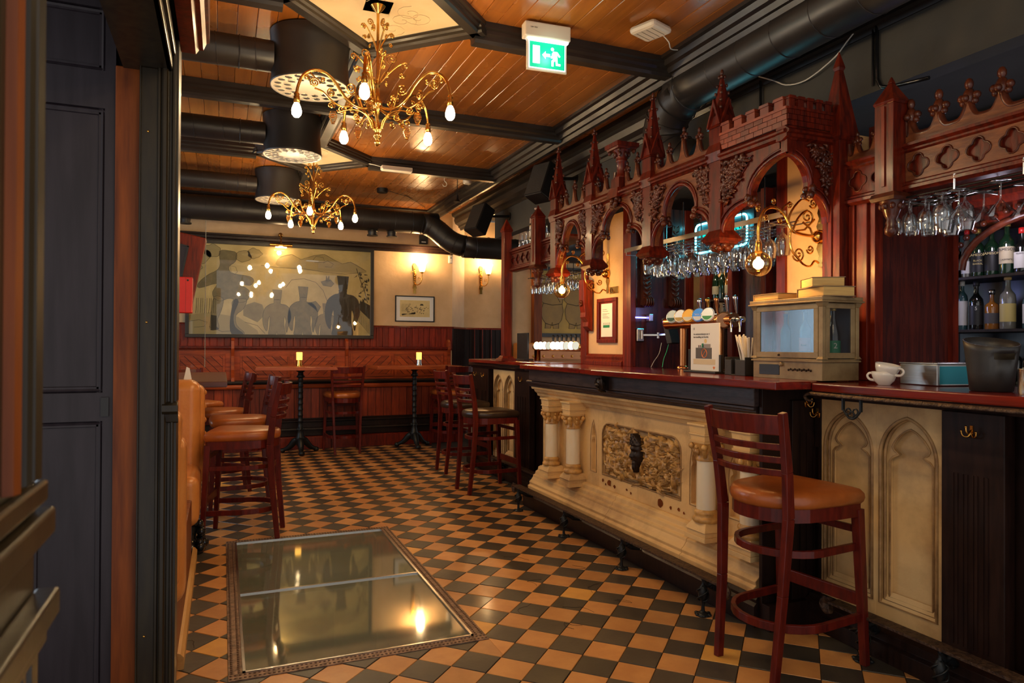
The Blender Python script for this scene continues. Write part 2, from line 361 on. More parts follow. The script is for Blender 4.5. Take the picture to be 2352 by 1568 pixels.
def tmesh(kind,v):
    k=(kind,v)
    if k not in tm:
        b=B(); rs=random.Random(v*7+len(kind)); tile_geo(b,[((a*hs+b_*hs)*R2,(-a*hs+b_*hs)*R2) for a,b_ in((-1,-1),(1,-1),(1,1),(-1,1))],0,.012,(rs.uniform(-.008,.008),rs.uniform(-.008,.008)))
        me=b.mesh('tile'); me.materials.append(M[kind]); tm[k]=me
    return tm[k]
stuff=B(); count=0; smats=['tile_orange','tile_or2','tile_or3','tile_dark','tile_dk2','tile_yellow']
for d,(i,j),full,cut in tiles:
    rs=random.Random(i*131+j*17); orange=(i+j)%2==1
    kind='tile_orange' if orange else 'tile_dark'
    if orange and rs.random()<.035: kind='tile_yellow'
    if count<285 and d<90:
        cx=sum(a[0] for a in full)/4; cy=sum(a[1] for a in full)/4; h=rs.uniform(-.0015,.0012)
        if 2.3<cx+0*cy<2.3: pass
        if cut:
            for p in cut_hatch(full):
                c=(sum(a[0] for a in p)/len(p),sum(a[1] for a in p)/len(p)); b=B(); tile_geo(b,[(x-c[0],y-c[1]) for x,y in p])
                obj('tile',b,M[kind],floor,(c[0],c[1],h)); count+=1
        else: obj('tile',tmesh(kind,rs.randrange(4)),None,floor,(cx,cy,h)); count+=1
    else:
        ps=cut_hatch(full) if cut else [full]
        stuff.m=(5 if kind=='tile_yellow' else rs.choice((0,0,1,2))) if orange else rs.choice((3,4))
        for p in ps: tile_geo(stuff,p,rs.uniform(-.001,.001))
obj('floor_tiles',stuff,[M[k] for k in smats],floor)['kind']='stuff'
# hairline cracks in a few worn tiles, thin recessed dark chips
ck=B(); rs=random.Random(5)
for (cx,cy) in ((1.55,3.05),(1.72,3.2),(1.9,3.45),(1.42,3.3),(1.62,3.66),(2.05,3.75),(-.12,3.5),(2.0,3.15),(1.75,4.1)):
    for k in range(2):
        a=rs.uniform(0,6.3);p=[(cx,cy,.0012)]
        for q in range(4): a+=rs.uniform(-.6,.6);p.append((p[-1][0]+.024*cos(a),p[-1][1]+.024*sin(a),.0012))
        ck.tube(p,.0009,4)
obj('tile_crack',ck,M['crack'],floor)['kind']='stuff'
# ---------------------------------------------------------------- glazed hatch in the floor
t=thing('floor_hatch','rectangular two-pane glass hatch let into the tiles inside a studded metal frame','floor hatch',(.586,4.08,0))
w=(HX1-HX0)/2; hl=(HY1-HY0)/2; fw=.055
for nmm,x0,y0,x1,y1 in(('frame',-w,-hl,w,-hl+fw),('frame',-w,hl-fw,w,hl),('frame',-w,-hl+fw,-w+fw,hl-fw),('frame',w-fw,-hl+fw,w,hl-fw)):
    b=B().box(x0,y0,-.03,x1,y1,.004); fr=obj(nmm,b,M['hatch_frame'],t,bev=.001)
    s=B(); nx=max(2,int((x1-x0)/.0185)); ny=max(2,int((y1-y0)/.0185))
    for a in range(nx):
        for c in range(ny):
            ox=.25*((a+c)%2); X=x0+(a+.5+ox*0)*(x1-x0)/nx; Y=y0+(c+.5)*(y1-y0)/ny
            s.lathe([(.0062,.0035),(.0048,.0062),(0,.0066)],(X,Y,0),6,cap=False)
    st=obj('stud_pattern',s,M['hatch_stud'],fr); st['kind']='stuff'
b=B()
for x0,y0,x1,y1 in((-w+fw,-hl+fw,w-fw,-hl+fw+.012),(-w+fw,hl-fw-.012,w-fw,hl-fw),(-w+fw,-hl+fw,-w+fw+.012,hl-fw),(w-fw-.012,-hl+fw,w-fw,hl-fw)): b.box(x0,y0,-.02,x1,y1,.007)
obj('inner_rim',b,M['steel'],t)
obj('divider',B().box(-w+fw,-.045,-.03,w-fw,-.030,.006),M['steel'],t)
for y0,y1 in((-hl+fw+.012,-.045),(-.03,hl-fw-.012)):
    obj('pane',B().box(-w+fw+.012,y0,-.0155,w-fw-.012,y1,-.001),M['hatch_glass'],t)
b=B(); a=w-fw; c=hl-fw
b.box(-a,-c,-.75,a,c,-.74); obj('shaft_floor',b,M['pit_green'],t)
b=B().box(-a-.02,-c,-.75,-a,c,-.03).box(a,-c,-.75,a+.02,c,-.03).box(-a,-c-.02,-.75,a,-c,-.03).box(-a,c,-.75,a,c+.02,-.03); obj('shaft_wall',b,M['pit_green'],t)
b=B().box(.08,.45,-.74,.35,.9,-.10); obj('shaft_post',b,M['pit_pale'],t)
# ================================================================ walls
YB=9.85
b=B().box(-2.1,YB,0,3.13,YB+.15,3.3); struct('wall_back',b,M['plaster'])
def wall(p,q,z0,z1,th,b):
    p=Vector((*p,0));q=Vector((*q,0));d=(q-p).normalized();n=Vector((-d.y,d.x,0)); b.profile([(0,z0),(th,z0),(th,z1),(0,z1)],p,q,n)
b=B(); wall((3.13,YB),(3.46,10.28),0,3.3,.12,b); struct('wall_corner',b,M['plaster_pale_lit'])  # brighter light on this corner face put into a paler plaster colour
b=B().box(3.44,10.28,0,7.2,10.4,3.3); struct('wall_far',b,M['plaster'])
b=B().box(4.15,10.20,0,4.24,10.28,3.1).box(4.60,10.16,0,4.74,10.28,3.1); struct('trim_1',b,M['edge_brown'])
b=B().box(-2.2,2.7,0,-2.08,5.4,3.3).box(-2.2,8.4,0,-2.08,10.0,3.3).box(-2.2,5.4,0,-2.08,8.4,1.15).box(-2.2,5.4,2.65,-2.08,8.4,3.3); struct('wall_left',b,M['plaster'])
b=B().box(-2.18,5.4,1.15,-2.12,5.46,2.65).box(-2.18,8.34,1.15,-2.12,8.4,2.65).box(-2.18,6.87,1.15,-2.12,6.93,2.65).box(-2.18,5.4,2.6,-2.12,8.4,2.65).box(-2.18,5.4,1.15,-2.12,8.4,1.2)
wn=struct('window_1',b,M['dark_wood']); obj('pane',B().box(-2.155,5.46,1.2,-2.15,8.34,2.6),M['pane'],wn)
# bar back wall and bar side walls
b=B().box(4.72,-.4,0,4.84,8.1,3.3); struct('wall_bar_back',b,M['dark_wood'])
b=B().box(-2.1,-.55,3.32,4.8,10.4,3.40); b.box(4.8,7.9,3.0,7.2,10.4,3.05); ceil=struct('ceiling',b,M['beam'])
# planks
x=-2.05; k=0
pm=B().box(0,0,0,.1055,1,.02)
planks=[]
while x<3.5:
    segs=[(-.4,3.99),(4.01,5.64),(5.66,7.26),(7.28,9.85)]
    for y0,y1 in segs:
        if x+.11<-.075*y1-.3 or y1<1.5: continue
        y0=max(y0,1.4)
        b=B(); prof=[(0,.02),(0,.003),(.003,0),(.1065,0),(.1095,.003),(.1095,.02)]
        b.profile([(p[0],p[1]) for p in prof],(0,0,0),(0,y1-y0,0),(1,0,0)); obj('plank',b,M['ceil_wood'],ceil,(x,y0,3.30+random.uniform(-.0012,.0012)))
    x+=.1115
# beams and cornices as trim
def mold(b,p,q,out,w,h,z):  # stepped dark moulding, symmetric about centre line, hanging h below z
    prof=[(-w/2,z),(-w/2,z-h*.3),(-w*.40,z-h*.38),(-w*.40,z-h*.55),(-w*.30,z-h*.66),(-w*.30,z-h*.85),(-w*.22,z-h),(w*.22,z-h),(w*.30,z-h*.85),(w*.30,z-h*.66),(w*.40,z-h*.55),(w*.40,z-h*.38),(w/2,z-h*.3),(w/2,z)]
    b.profile(prof,p,q,out)
ZC=3.30
DC=[(.84,3.95),(.84,7.27)]; RD=.55
n=1
for y,xs in((3.99,((-2.05,.84-RD),(.84+RD,2.80))),(5.65,((-2.05,2.80),)),(7.27,((-2.05,.84-RD),(.84+RD,2.80)))):
    for x0,x1 in xs:
        b=B(); mold(b,(x0,y,0),(x1,y,0),(0,1,0),.15,.12,ZC); struct('trim_%d'%(n+1),b,M['beam']); n+=1
for y0,y1 in((1.4,3.95-RD),(3.95+RD,7.27-RD),(7.27+RD,9.85)):
    b=B(); mold(b,(.84,y0,0),(.84,y1,0),(1,0,0),.17,.09,ZC); struct('trim_%d'%(n+1),b,M['beam']); n+=1
for cx,cy in DC:
    P=[(cx-RD,cy),(cx,cy-RD),(cx+RD,cy),(cx,cy+RD)]
    b=B().prism([(p[0]-cx,p[1]-cy) for p in P],((cx,cy,ZC),(1,0,0),(0,1,0),(0,0,1)),-.03,-.001)
    pn=obj('ceiling_panel',b,M['cream_panel']); tag(pn,'cream diamond ceiling panel painted with scrolls, '+('behind the nearer chandelier' if cy<5 else 'above the farther chandelier'),'ceiling panel',group='diamond ceiling panels')
    s=B()
    for k in range(5):
        a=random.uniform(0,6.3); rr=random.uniform(.12,.30); c0=Vector((cx+rr*cos(a+k*1.3),cy+rr*sin(a+k*1.3)*.9,ZC-.0305))
        s.tube([c0+Vector((cos(t*.5+a),sin(t*.5+a),0))*(.012+.0045*t) for t in range(18)],.0035,4,flat=.3,up=(0,0,1))
    obj('painted_scroll',s,M['scroll_paint'],pn)
    for i in range(4):
        p=Vector((*P[i],0));q=Vector((*P[(i+1)%4],0));d=(q-p).normalized();o_=Vector((-d.y,d.x,0))
        b=B(); mold(b,p-d*.06,q+d*.06,o_,.13,.085,ZC); obj('frame',b,M['beam'],pn)
# long side cornice and back cornice
cor=[(0,ZC),(.0,ZC-.13),(-.03,ZC-.13),(-.045,ZC-.10),(-.07,ZC-.10),(-.085,ZC-.07),(-.11,ZC-.06),(-.125,ZC-.03),(-.15,ZC-.025),(-.15,ZC)]
b=B().profile(cor,(2.845,1.4,0),(2.845,YB,0),(1,0,0)); struct('trim_20',b,M['beam'])
b=B().profile(cor,(-2.05,YB,0),(2.80,YB,0),(0,1,0)); struct('trim_21',b,M['beam'])
cor2=[(0,ZC),(0,ZC-.24),(-.02,ZC-.24),(-.03,ZC-.21),(-.05,ZC-.20),(-.055,ZC-.175),(-.10,ZC-.15),(-.12,ZC-.10),(-.11,ZC-.06),(-.15,ZC-.04),(-.16,ZC)]
b=B().profile(cor2,(3.27,1.2,0),(3.27,YB,0),(1,0,0)); struct('trim_22',b,M['beam'])
b=B().box(3.26,-.3,2.74,3.38,8.45,3.3); struct('wall_bar_upper',b,M['grey_wall'])
b=B().box(3.38,-.3,2.86,4.8,8.4,2.92); struct('trim_23',b,M['grey_wall'])
# picture rail above the mural
prr=[(0,2.79),(-.10,2.79),(-.10,2.765),(-.075,2.76),(-.07,2.73),(-.04,2.72),(-.035,2.69),(0,2.69)]
b=B().profile(prr,(-2.05,YB,0),(3.13,YB,0),(0,1,0)); struct('trim_24',b,M['dark_wood'])
# ---------------------------------------------------------------- dado boards
def dado(name,p,q,z0,z1,wd,m,capm,parent_name):
    p=Vector((*p,0));q=Vector((*q,0));L=(q-p).length;d=(q-p)/L;n_=Vector((d.y,-d.x,0))
    b=B().profile([(0,z1),(.035,z1),(.035,z1+.012),(.02,z1+.03),(0,z1+.03)],p,q,n_); root=struct(name,b,capm)
    k=int(L/wd)
    for i in range(k):
        a=p+d*(i*L/k+.002); c=p+d*((i+1)*L/k-.010); bb=B().profile([(0,z0),(.016,z0),(.016,z1),(0,z1)],(0,0,0),c-a,n_)
        obj('board',bb,m,root,a)
        bb=B().cyl((c+d*.005+n_*.006-a)+Vector((0,0,z0)),(c+d*.005+n_*.006-a)+Vector((0,0,z1)),.006,6); obj('bead',bb,M['dado_red'] if m==M['dado_red'] else m,root,a)
    return root
dado('baseboard_back',(-2.05,YB),(3.13,YB),1.28,1.60,.085,M['dado_red'],M['red_wood'],0)
dado('baseboard_corner',(3.13,YB),(3.46,10.28),.3,1.60,.045,M['dark_wood'],M['red_wood'],0)
dado('baseboard_far',(3.46,10.28),(4.15,10.28),.3,1.60,.085,M['dark_wood'],M['red_wood'],0)
# ================================================================ doorway on the left, close to the camera
def rect_panel(root,X0,X1,Z0,Z1,y,m,name='panel',mw=.02,dp=.016):
    # raised frame moulding round a recessed field, facing -Y
    prof=[(0,0),(0,-.004),(.006,-.010),(.012,-.006),(.018,-.006),(mw,0)]
    b=B()
    b.profile([(a,c) for a,c in prof],(0,0,Z0),(0,0,Z1),(-1,0,0),(0,1,0)); obj(name+'_moulding',b,m,root,(X1,y,0))
    b=B(); b.profile(prof,(0,0,Z0),(0,0,Z1),(1,0,0),(0,1,0)); obj(name+'_moulding',b,m,root,(X0,y,0))
    for z,s in((Z0,1),(Z1,-1)):
        b=B(); b.profile(prof,(X0,0,0),(X1,0,0),(0,0,s),(0,1,0)); obj(name+'_moulding',b,m,root,(0,y,z))
b=B().box(-.62,2.56,0,-.322,2.60,2.45).box(-.62,2.545,0,-.60,2.56,2.45)
# stiles and rails stand proud of the field
for x0,z0,x1,z1 in((-.62,0,-.545,2.45),(-.352,0,-.322,2.45),(-.545,1.105,-.352,1.195),(-.545,2.10,-.352,2.22),(-.545,0,-.352,.16),(-.545,2.42,-.352,2.45)): b.box(x0,2.545,z0,x1,2.56,z1)
dr=struct('door_1',b,M['door_wood'])
for z0,z1 in((.16,1.105),(1.195,2.10),(2.22,2.42)): rect_panel(dr,-.545,-.352,z0,z1,2.56,M['door_wood'])
obj('hinge',B().box(-.356,2.538,1.12,-.334,2.546,1.18),M['black'],dr)
b=B().box(-.322,2.535,0,-.250,2.60,2.24); ob=struct('trim_30',b,M['edge_brown'],bev=.003)
b=B().box(-.250,2.50,0,-.165,2.62,2.235); jb=struct('trim_31',b,M['jamb_wood'],bev=.002)
def rib(root,x,w,y,d,z0,z1,m): obj('moulding',B().profile([(-w/2,0),(-w/2,-d*.6),(-w*.25,-d),(w*.25,-d),(w/2,-d*.6),(w/2,0)],(0,0,z0),(0,0,z1),(1,0,0),(0,1,0)),m,root,(x,y,0))
rib(jb,-.193,.010,2.50,.010,0,2.235,M['jamb_wood']); rib(jb,-.176,.018,2.50,.016,0,2.235,M['jamb_wood']); rib(jb,-.247,.006,2.50,.008,0,2.235,M['jamb_wood'])
b=B().box(-.165,2.505,1.16,-.137,2.62,2.34); b.box(-.165,2.505,0,-.137,2.62,1.10)
obj('casing',b,M['jamb_wood'],jb,bev=.002); rib(jb,-.150,.012,2.505,.012,1.16,2.3,M['jamb_wood']); rib(jb,-.150,.010,2.505,.008,0,1.10,M['jamb_wood'])
obj('rail_moulding',B().profile([(0,1.095),(-.012,1.10),(-.020,1.125),(-.034,1.135),(-.034,1.155),(0,1.165)],(-.178,0,0),(-.132,0,0),(0,1,0)),M['jamb_wood'],jb,(0,2.505,0),bev=.001)
for k,z in enumerate((.42,1.42,2.03)): obj('screw',B().lathe([(.004,0),(.003,.002),(0,.0025)],(-.225,2.4995,z),8,(0,-1,0)),M['brass'],jb)
# header running back towards the camera above the opening
b=B().box(-.30,.3,2.235,-.16,2.60,2.62); hd=struct('trim_32',b,M['jamb_wood'])
for x,z,w_,h_ in((-.155,2.25,.02,.03),(-.147,2.30,.025,.035),(-.15,2.36,.02,.02),(-.143,2.41,.03,.04)): obj('moulding',B().box(x-w_,.3,z-h_/2,x,2.62,z+h_/2),M['jamb_wood'],hd,bev=.004)
b=B().profile([(0,2.345),(.045,2.345),(.055,2.36),(.068,2.36),(.078,2.385),(.088,2.39),(.088,2.62),(0,2.62)],(-.137,.9,0),(-.137,2.62,0),(1,0,0)); struct('trim_33',b,M['red_wood'])
b=B().box(-.8,2.60,2.2,-.137,2.64,3.3).box(-.8,.2,2.6,-.2,2.62,2.64); struct('wall_partition',b,M['dark_wood'])
# near door leaf right beside the camera
b=B().box(-.30,.33,0,-.158,.755,2.6); dn=struct('door_2',b,M['jamb_wood'])
for y,w_ in((.735,.03),(.70,.012),(.665,.025),(.60,.02),(.50,.03)):
    obj('moulding',B().profile([(0,-w_/2),(.007,-w_*.35),(.010,0),(.007,w_*.35),(0,w_/2)],(0,0,1.23),(0,0,2.6),(1,0,0),(0,1,0)),M['edge_brown'] if .65<y<.69 else M['jamb_wood'],dn,(-.158,y,0))  # one narrow rib in lighter brown stands in for a golden highlight
    obj('moulding',B().profile([(0,-w_/2),(.006,-w_*.35),(.006,w_*.35),(0,w_/2)],(0,0,0),(0,0,1.08),(1,0,0),(0,1,0)),M['jamb_wood'],dn,(-.158,y,0))
for z0,z1,o_ in((1.205,1.225,.010),(1.175,1.20,.016),(1.10,1.125,.020),(1.075,1.092,.010)):
    obj('ledge',B().box(-.158,.33,z0,-.158+o_,.762,z1),M['jamb_wood'],dn,bev=.003)
# ================================================================ bar
def arch_half(w,v0,vs,vt,n=8):
    # right half of a pointed arch: from (w,v0) up to springing vs, pointed apex vt
    out=[(w,v0)]
    h=vt-vs; R=(w*w+h*h)/(2*w); a1=math.asin(min(1,h/R))
    for k in range(n+1):
        a=a1*k/n; out.append((w-R+R*cos(a),vs+R*sin(a)))
    out[-1]=(0,vt); return out
def cusp_half(w,v0,vs,vt):
    pts=arch_half(w,v0,vs,vt,12); out=[]
    for i,(u,v) in enumerate(pts):
        t=(v-vs)/(vt-vs) if vt>vs else 0
        if i>0 and i<len(pts)-1:
            s=1-.42*math.exp(-((t-.22)/.10)**2)
            u*=s
        out.append((u,v))
    return out
def holed(b,fr,rect,uc,half,d0,d1):
    u0,u1,v0,v1=rect; vb=half[0][1]; h=list(reversed(half))
    for s in(1,-1):
        ue=u1 if s>0 else u0
        P=[(uc,v0),(ue,v0),(ue,v1),(uc,v1)]+[(uc+s*du,v) for du,v in h]+([(uc,vb)] if vb>v0+1e-6 else [])
        if vb<=v0+1e-6: P=P[1:]
        b.prism(P,fr,d0,d1)
def outline(half,uc): return [(uc+u,v) for u,v in half]+[(uc-u,v) for u,v in reversed(half[:-1])]
def tub(b,fr,pts,d,r,seg=6,closed=False):
    O,U,V,N=[Vector(a) for a in fr]; b.tube([O+U*u+V*v+N*d for u,v in pts],r,seg,closed)
# frames: bar face looks towards -X ; u runs along -Y (left to right as seen), v up
def barfr(X): return ((X,0,0),(0,-1,0),(0,0,1),(-1,0,0))
def FY(b,poly,X,d0,d1): b.prism([(-y,z) for y,z in poly],barfr(X),d0,d1)
bt='mahogany red varnished bar top'
def worktop(name,poly,z,label,th=.037):
    b=B().prism([(x,y) for x,y in poly],((0,0,0),(1,0,0),(0,1,0),(0,0,1)),z-th,z)
    o=obj(name,b,M['counter'],bev=.006); return tag(o,label,'worktop')
worktop('worktop',[(2.32,5.42),(2.32,4.36),(2.30,4.30),(2.30,4.24),(2.27,4.10),(2.27,2.414),(2.48,2.414),(2.92,2.60),(2.92,5.42)],1.195,'long glossy mahogany bar top over the carved stone front, with stepped front edge')
worktop('worktop',[(2.48,2.410),(2.48,.9),(3.1,.9),(3.1,2.56),(2.93,2.595)],1.188,'set-back mahogany bar top on the right, holding cups and black bucket')
worktop('worktop',[(2.60,7.55),(2.60,5.425),(3.9,5.425),(3.9,7.75),(2.75,7.75)],1.20,'far set-back bar top at the back beyond the stone front, under the fat soldiers picture')
# --- carved stone front
t=thing('bar_counter','carved pale stone bar front with four columns, floral relief and black mask','bar front',(2.56,3.92,0))
def P(name,b,m,bev=0,kind=None,par=None):
    o=obj(name,b,m,par or t,(-2.56,-3.92,0) if (par is None or par is t) else None,bev=bev)
    if kind:o['kind']=kind
    return o
Y0,Y1=2.685,5.40
b=B().box(2.56,Y0-.02,0,2.80,Y1+.02,1.155); P('carcass',b,M['dark_wood'])
b=B().profile([(0,0),(.19,0),(.19,.10),(.175,.115),(.178,.13),(.165,.148),(0,.148)],(2.56,Y0-.03,0),(2.56,Y1+.05,0),(-1,0,0)); P('plinth',b,M['dark_wood'])
for ya,yb in((Y0,3.28),(3.283,4.13),(4.133,Y1)):
    b=B().profile([(0,.148),(.165,.148),(.168,.175),(.150,.185),(.155,.205),(.135,.222),(.120,.245),(.118,.26),(.10,.268),(.095,.29),(.075,.30),(.07,.325),(.05,.335),(0,.335)],(2.56,ya,0),(2.56,yb,0),(-1,0,0)); P('base_stone',b,M['stone'],bev=.003)
b=B(); FY(b,[(Y0,.30),(Y1,.30),(Y1,1.04),(Y0,1.04)],2.56,0,.004)
P('back_slab',b,M['stone'])
# wall plate with the relief opening (rounded top corners) and four lancet niches
fr=barfr(2.56); D1=.032
yc=3.915; rw=.465; half=[(rw,.435),(rw,.72)]+[(rw-.09+.09*cos(a),.72+.085*sin(a)) for a in (.4,.8,1.2,pi/2)]+[(.2,.805),(0,.805)]
b=B(); holed(b,fr,(-yc-.52,-yc+.52,.335,.90),-yc,half,.004,D1)
P('relief_surround',b,M['stone'],bev=.002)
b=B(); tub(b,fr,outline(half,-yc),D1,.006,6,True); tub(b,fr,[(u*1.0+(.018 if u+yc<0 else -.018 if u+yc>0 else 0),v-.012 if v>.6 else v+.012) for u,v in outline(half,-yc)],.018,.005,6,True); P('relief_moulding',b,M['stone_edge'])
for y0,y1,cy,w_ in((4.435,4.63,4.51,.034),(3.20,3.395,3.32,.034),(4.63,5.00,4.87,.055),(2.83,3.20,2.96,.055)):
    b=B(); h=cusp_half(w_,.44,.64,.79); holed(b,fr,(-y1,-y0,.335,.90),-cy,h,.004,D1); nb=P('lancet_niche',b,M['stone'])
    b=B(); tub(b,fr,outline(arch_half(w_+.010,.43,.64,.81),-cy),D1,.004,6,True)
    obj('niche_moulding',b,M['stone_edge'],nb)
for y0,y1 in((Y0,2.83),(5.00,Y1)):
    b=B(); FY(b,[(y0,.335),(y1,.335),(y1,.90),(y0,.90)],2.56,.004,D1-.008); P('end_panel',b,M['stone'])
# left end panel frame
for ya,yb in((Y0,3.02),(3.022,3.86),(3.862,4.62),(4.622,Y1)):
    b=B().profile([(0,.9),(.05,.9),(.06,.925),(.08,.93),(.085,.95),(.105,.965),(.115,.985),(.135,.990),(.142,1.008),(0,1.012)],(2.56,ya,0),(2.56,yb,0),(-1,0,0)); P('architrave_stone',b,M['stone'],bev=.002)
b=B().profile([(0,1.010),(.148,1.010),(.152,1.026),(.165,1.032),(.165,1.040),(.178,1.044),(.178,1.056),(.165,1.062),(0,1.062)],(2.56,Y0-.01,0),(2.56,Y1+.02,0),(-1,0,0)); P('cornice_moulding',b,M['apron_wood'],bev=.002)
b=B().box(2.37,2.66,1.062,2.56,5.335,1.157); P('apron',b,M['apron_wood'],bev=.003)
b=B().box(2.33,2.66,1.150,2.56,5.335,1.158); P('apron_lip',b,M['dark_wood'])
for (cy,cx) in ((5.07,2.455),(4.70,2.455),(3.125,2.455),(2.777,2.455)):
    lx,ly=cx-2.56,cy-3.92
    pr=[(.052,.462),(.0515,.6),(.050,.735)]; cl=obj('column_shaft',B().lathe(pr,(lx,ly,0),20),M['marble'],t)
    pr=[(.068,.395),(.074,.405),(.072,.417),(.064,.422),(.058,.432),(.063,.440),(.063,.452),(.055,.458),(.052,.464)]; obj('column_base',B().lathe(pr,(lx,ly,0),20),M['stone_gold'],cl)
    b=B().lathe([(.055,.728),(.058,.738),(.052,.745),(.054,.78),(.066,.815),(.072,.825)],(lx,ly,0),16)
    for k in range(8):
        a=2*pi*k/8; b.ball((lx+.060*cos(a),ly+.060*sin(a),.778),.016,(1,1,1.3),6,5)
    for k in range(4):
        a=pi/4+pi/2*k; b.ball((lx+.078*cos(a),ly+.078*sin(a),.806),.018,(1,1,1),8,6); b.tube([(lx+.05*cos(a),ly+.05*sin(a),.75),(lx+.065*cos(a),ly+.065*sin(a),.78),(lx+.078*cos(a),ly+.078*sin(a),.805)],.012,6)
    for k in range(4):
        a=pi/2*k; b.ball((lx+.066*cos(a),ly+.066*sin(a),.806),.012,(1,1,1),6,5)
    obj('capital',b,M['stone_gold'],cl)
    b=B().taper((lx,ly),.825,.838,.062,.062,.066,.066).taper((lx+.01,ly),.838,.868,.068,.060,.070,.062).taper((lx+.01,ly),.868,.878,.075,.068,.075,.068).taper((lx+.01,ly),.878,.92,.070,.066,.074,.070).taper((lx+.01,ly),.92,.932,.082,.076,.082,.076); obj('impost',b,M['stone'],cl,bev=.002)
    b=B().taper((lx+.01,ly),.30,.325,.088,.088,.085,.085).taper((lx+.01,ly),.325,.352,.080,.080,.078,.078).taper((lx+.01,ly),.352,.395,.086,.086,.058,.058); obj('pedestal',b,M['stone'],cl,bev=.002)
# relief of lilies and leaves
rs=random.Random(11); b=B()
def leaf(b,y,z,a,L,w_,lift,bend):
    n=5;vs=[];fs=[]
    for i in range(n+1):
        s=i/n; aa=a+bend*s; y2=y+L*s*cos(a+bend*s*.5); z2=z+L*s*sin(a+bend*s*.5)
        ww=w_*sin(pi*min(.97,s*.9+.08)); nx,nz=-sin(aa),cos(aa); dd=.006+lift*sin(pi*s*.8)
        vs+=[(2.556-.0-dd*.15,y2+nx*ww-3.92,z2+nz*ww),(2.556-dd-.008,y2-3.92,z2),(2.556-dd*.15,y2-nx*ww-3.92,z2-nz*ww)]
        vs[-3:]=[(v[0]-2.56,v[1],v[2]) for v in vs[-3:]]
        if i<n: k=i*3; fs+=[(k,k+3,k+4,k+1),(k+1,k+4,k+5,k+2)]
    b.add(vs,fs,True)
for k in range(560):
    y=rs.uniform(yc-rw+.02,yc+rw-.02); z=rs.uniform(.445,.785)
    if abs(y-yc)>rw-.07 and z>.74: continue
    if abs(y-(yc-.01))<.055 and .53<z<.76: continue
    a_=rs.uniform(0,6.3); L_=rs.uniform(.06,.14)
    if not(yc-rw<y+L_*cos(a_)<yc+rw and .44<z+L_*sin(a_)<.80): continue
    leaf(b,y,z,a_,L_,rs.uniform(.009,.016),rs.uniform(.016,.038),rs.uniform(-1.1,1.1))
for k in range(30):
    y=rs.uniform(yc-rw+.05,yc+rw-.05); z=rs.uniform(.48,.75)
    if abs(y-yc)<.08: continue
    for q in range(6): leaf(b,y,z,q*pi/3+k,.034,.009,.032,.3)
    b.ball((-.028,y-3.92,z),.008,(1,1,1),6,5)
o=obj('floral_relief',b,M['stone_gold'],t); o['kind']='stuff'
# bearded mask
def g2(u,v,cu,cv,su,sv): return math.exp(-((u-cu)/su)**2-((v-cv)/sv)**2)
b=B(); NU,NV=26,44; vs=[];fs=[]
for j in range(NV+1):
    v=-1+2*j/NV
    wd=.95*math.sqrt(max(0,1-abs(v)**2.6)) if v>-.1 else .95*(1-((-v-.1)/.92)**1.5*.86)
    for i in range(NU+1):
        u=(-1+2*i/NU)*wd; un=abs(-1+2*i/NU); d=.050*math.sqrt(max(0,1-un**2.4))*(1-.25*max(0,-v))
        d+=.012*g2(u,v,0,.22,.9,.10)-.012*(g2(u,v,.36,.08,.20,.08)+g2(u,v,-.36,.08,.20,.08))+.007*(g2(u,v,.36,.08,.10,.045)+g2(u,v,-.36,.08,.10,.045))
        d+=.024*g2(u,v,0,-.10,.13,.16)+.010*g2(u,v,0,-.20,.28,.06)+.008*(g2(u,v,.5,-.12,.2,.15)+g2(u,v,-.5,-.12,.2,.15))
        d+=.012*g2(u,v,0,-.33,.42,.045)-.014*g2(u,v,0,-.42,.24,.035)+.008*g2(u,v,0,-.50,.2,.04)+.010*g2(u,v,0,-.72,.3,.16)
        if v>.38: d+=.010+.006*sin(u*16)*sin(v*22)
        if v<-.45: d+=.003*sin(u*30)
        vs.append((-.034-max(0,d),yc-3.92-.012+u*.052,.655+v*.128))
for j in range(NV):
    for i in range(NU): k=j*(NU+1)+i; fs.append((k,k+NU+1,k+NU+2,k+1))
b.add(vs,fs,True)
m_=obj('mask',b,M['bronze'],t); m_['label']='black bronze bearded face mask'
# dark chips in the lower stone
b=B()
for y,z,s in((4.28,.385,.030),(4.21,.375,.016),(4.05,.383,.012),(4.37,.39,.014),(4.33,.37,.010),(3.66,.378,.032),(3.55,.37,.012),(3.47,.375,.014),(3.42,.366,.010),(4.0,.37,.010)):
    pg=[(y-3.92+s*rs.uniform(.6,1.1)*cos(a*pi/4),z+s*.9*rs.uniform(.6,1.1)*sin(a*pi/4)) for a in range(8)]
    b.prism([(-u,v) for u,v in pg],((-.034,0,0),(0,-1,0),(0,0,1),(-1,0,0)),0,.0012)
o=obj('stone_chips',b,M['edge_brown'],t); o['kind']='stuff'
# corbel head under the bar top
b=B(); c=Vector((2.335,4.06,1.105)); c-=Vector((2.56,3.92,0))
b.box(c.x-.02,c.y-.03,1.06,c.x+.08,c.y+.03,1.157); b.ball(c,.040,(.9,.9,1.15),10,8); b.ball(c+Vector((-.03,0,-.012)),.022,(1,1,.8),8,6)
for s in(1,-1):
    b.ball(c+Vector((-.022,.016*s,.012)),.009,seg=6); b.tube([c+Vector((-.02,.036*s,.03)),c+Vector((-.025,.044*s,0)),c+Vector((-.01,.03*s,-.035))],.009,6)
b.tube([c+Vector((-.02,0,-.03)),c+Vector((.0,0,-.05)),c+Vector((.03,0,-.058))],[.02,.015,.006],8)
obj('corbel_head',b,M['bronze'],t)
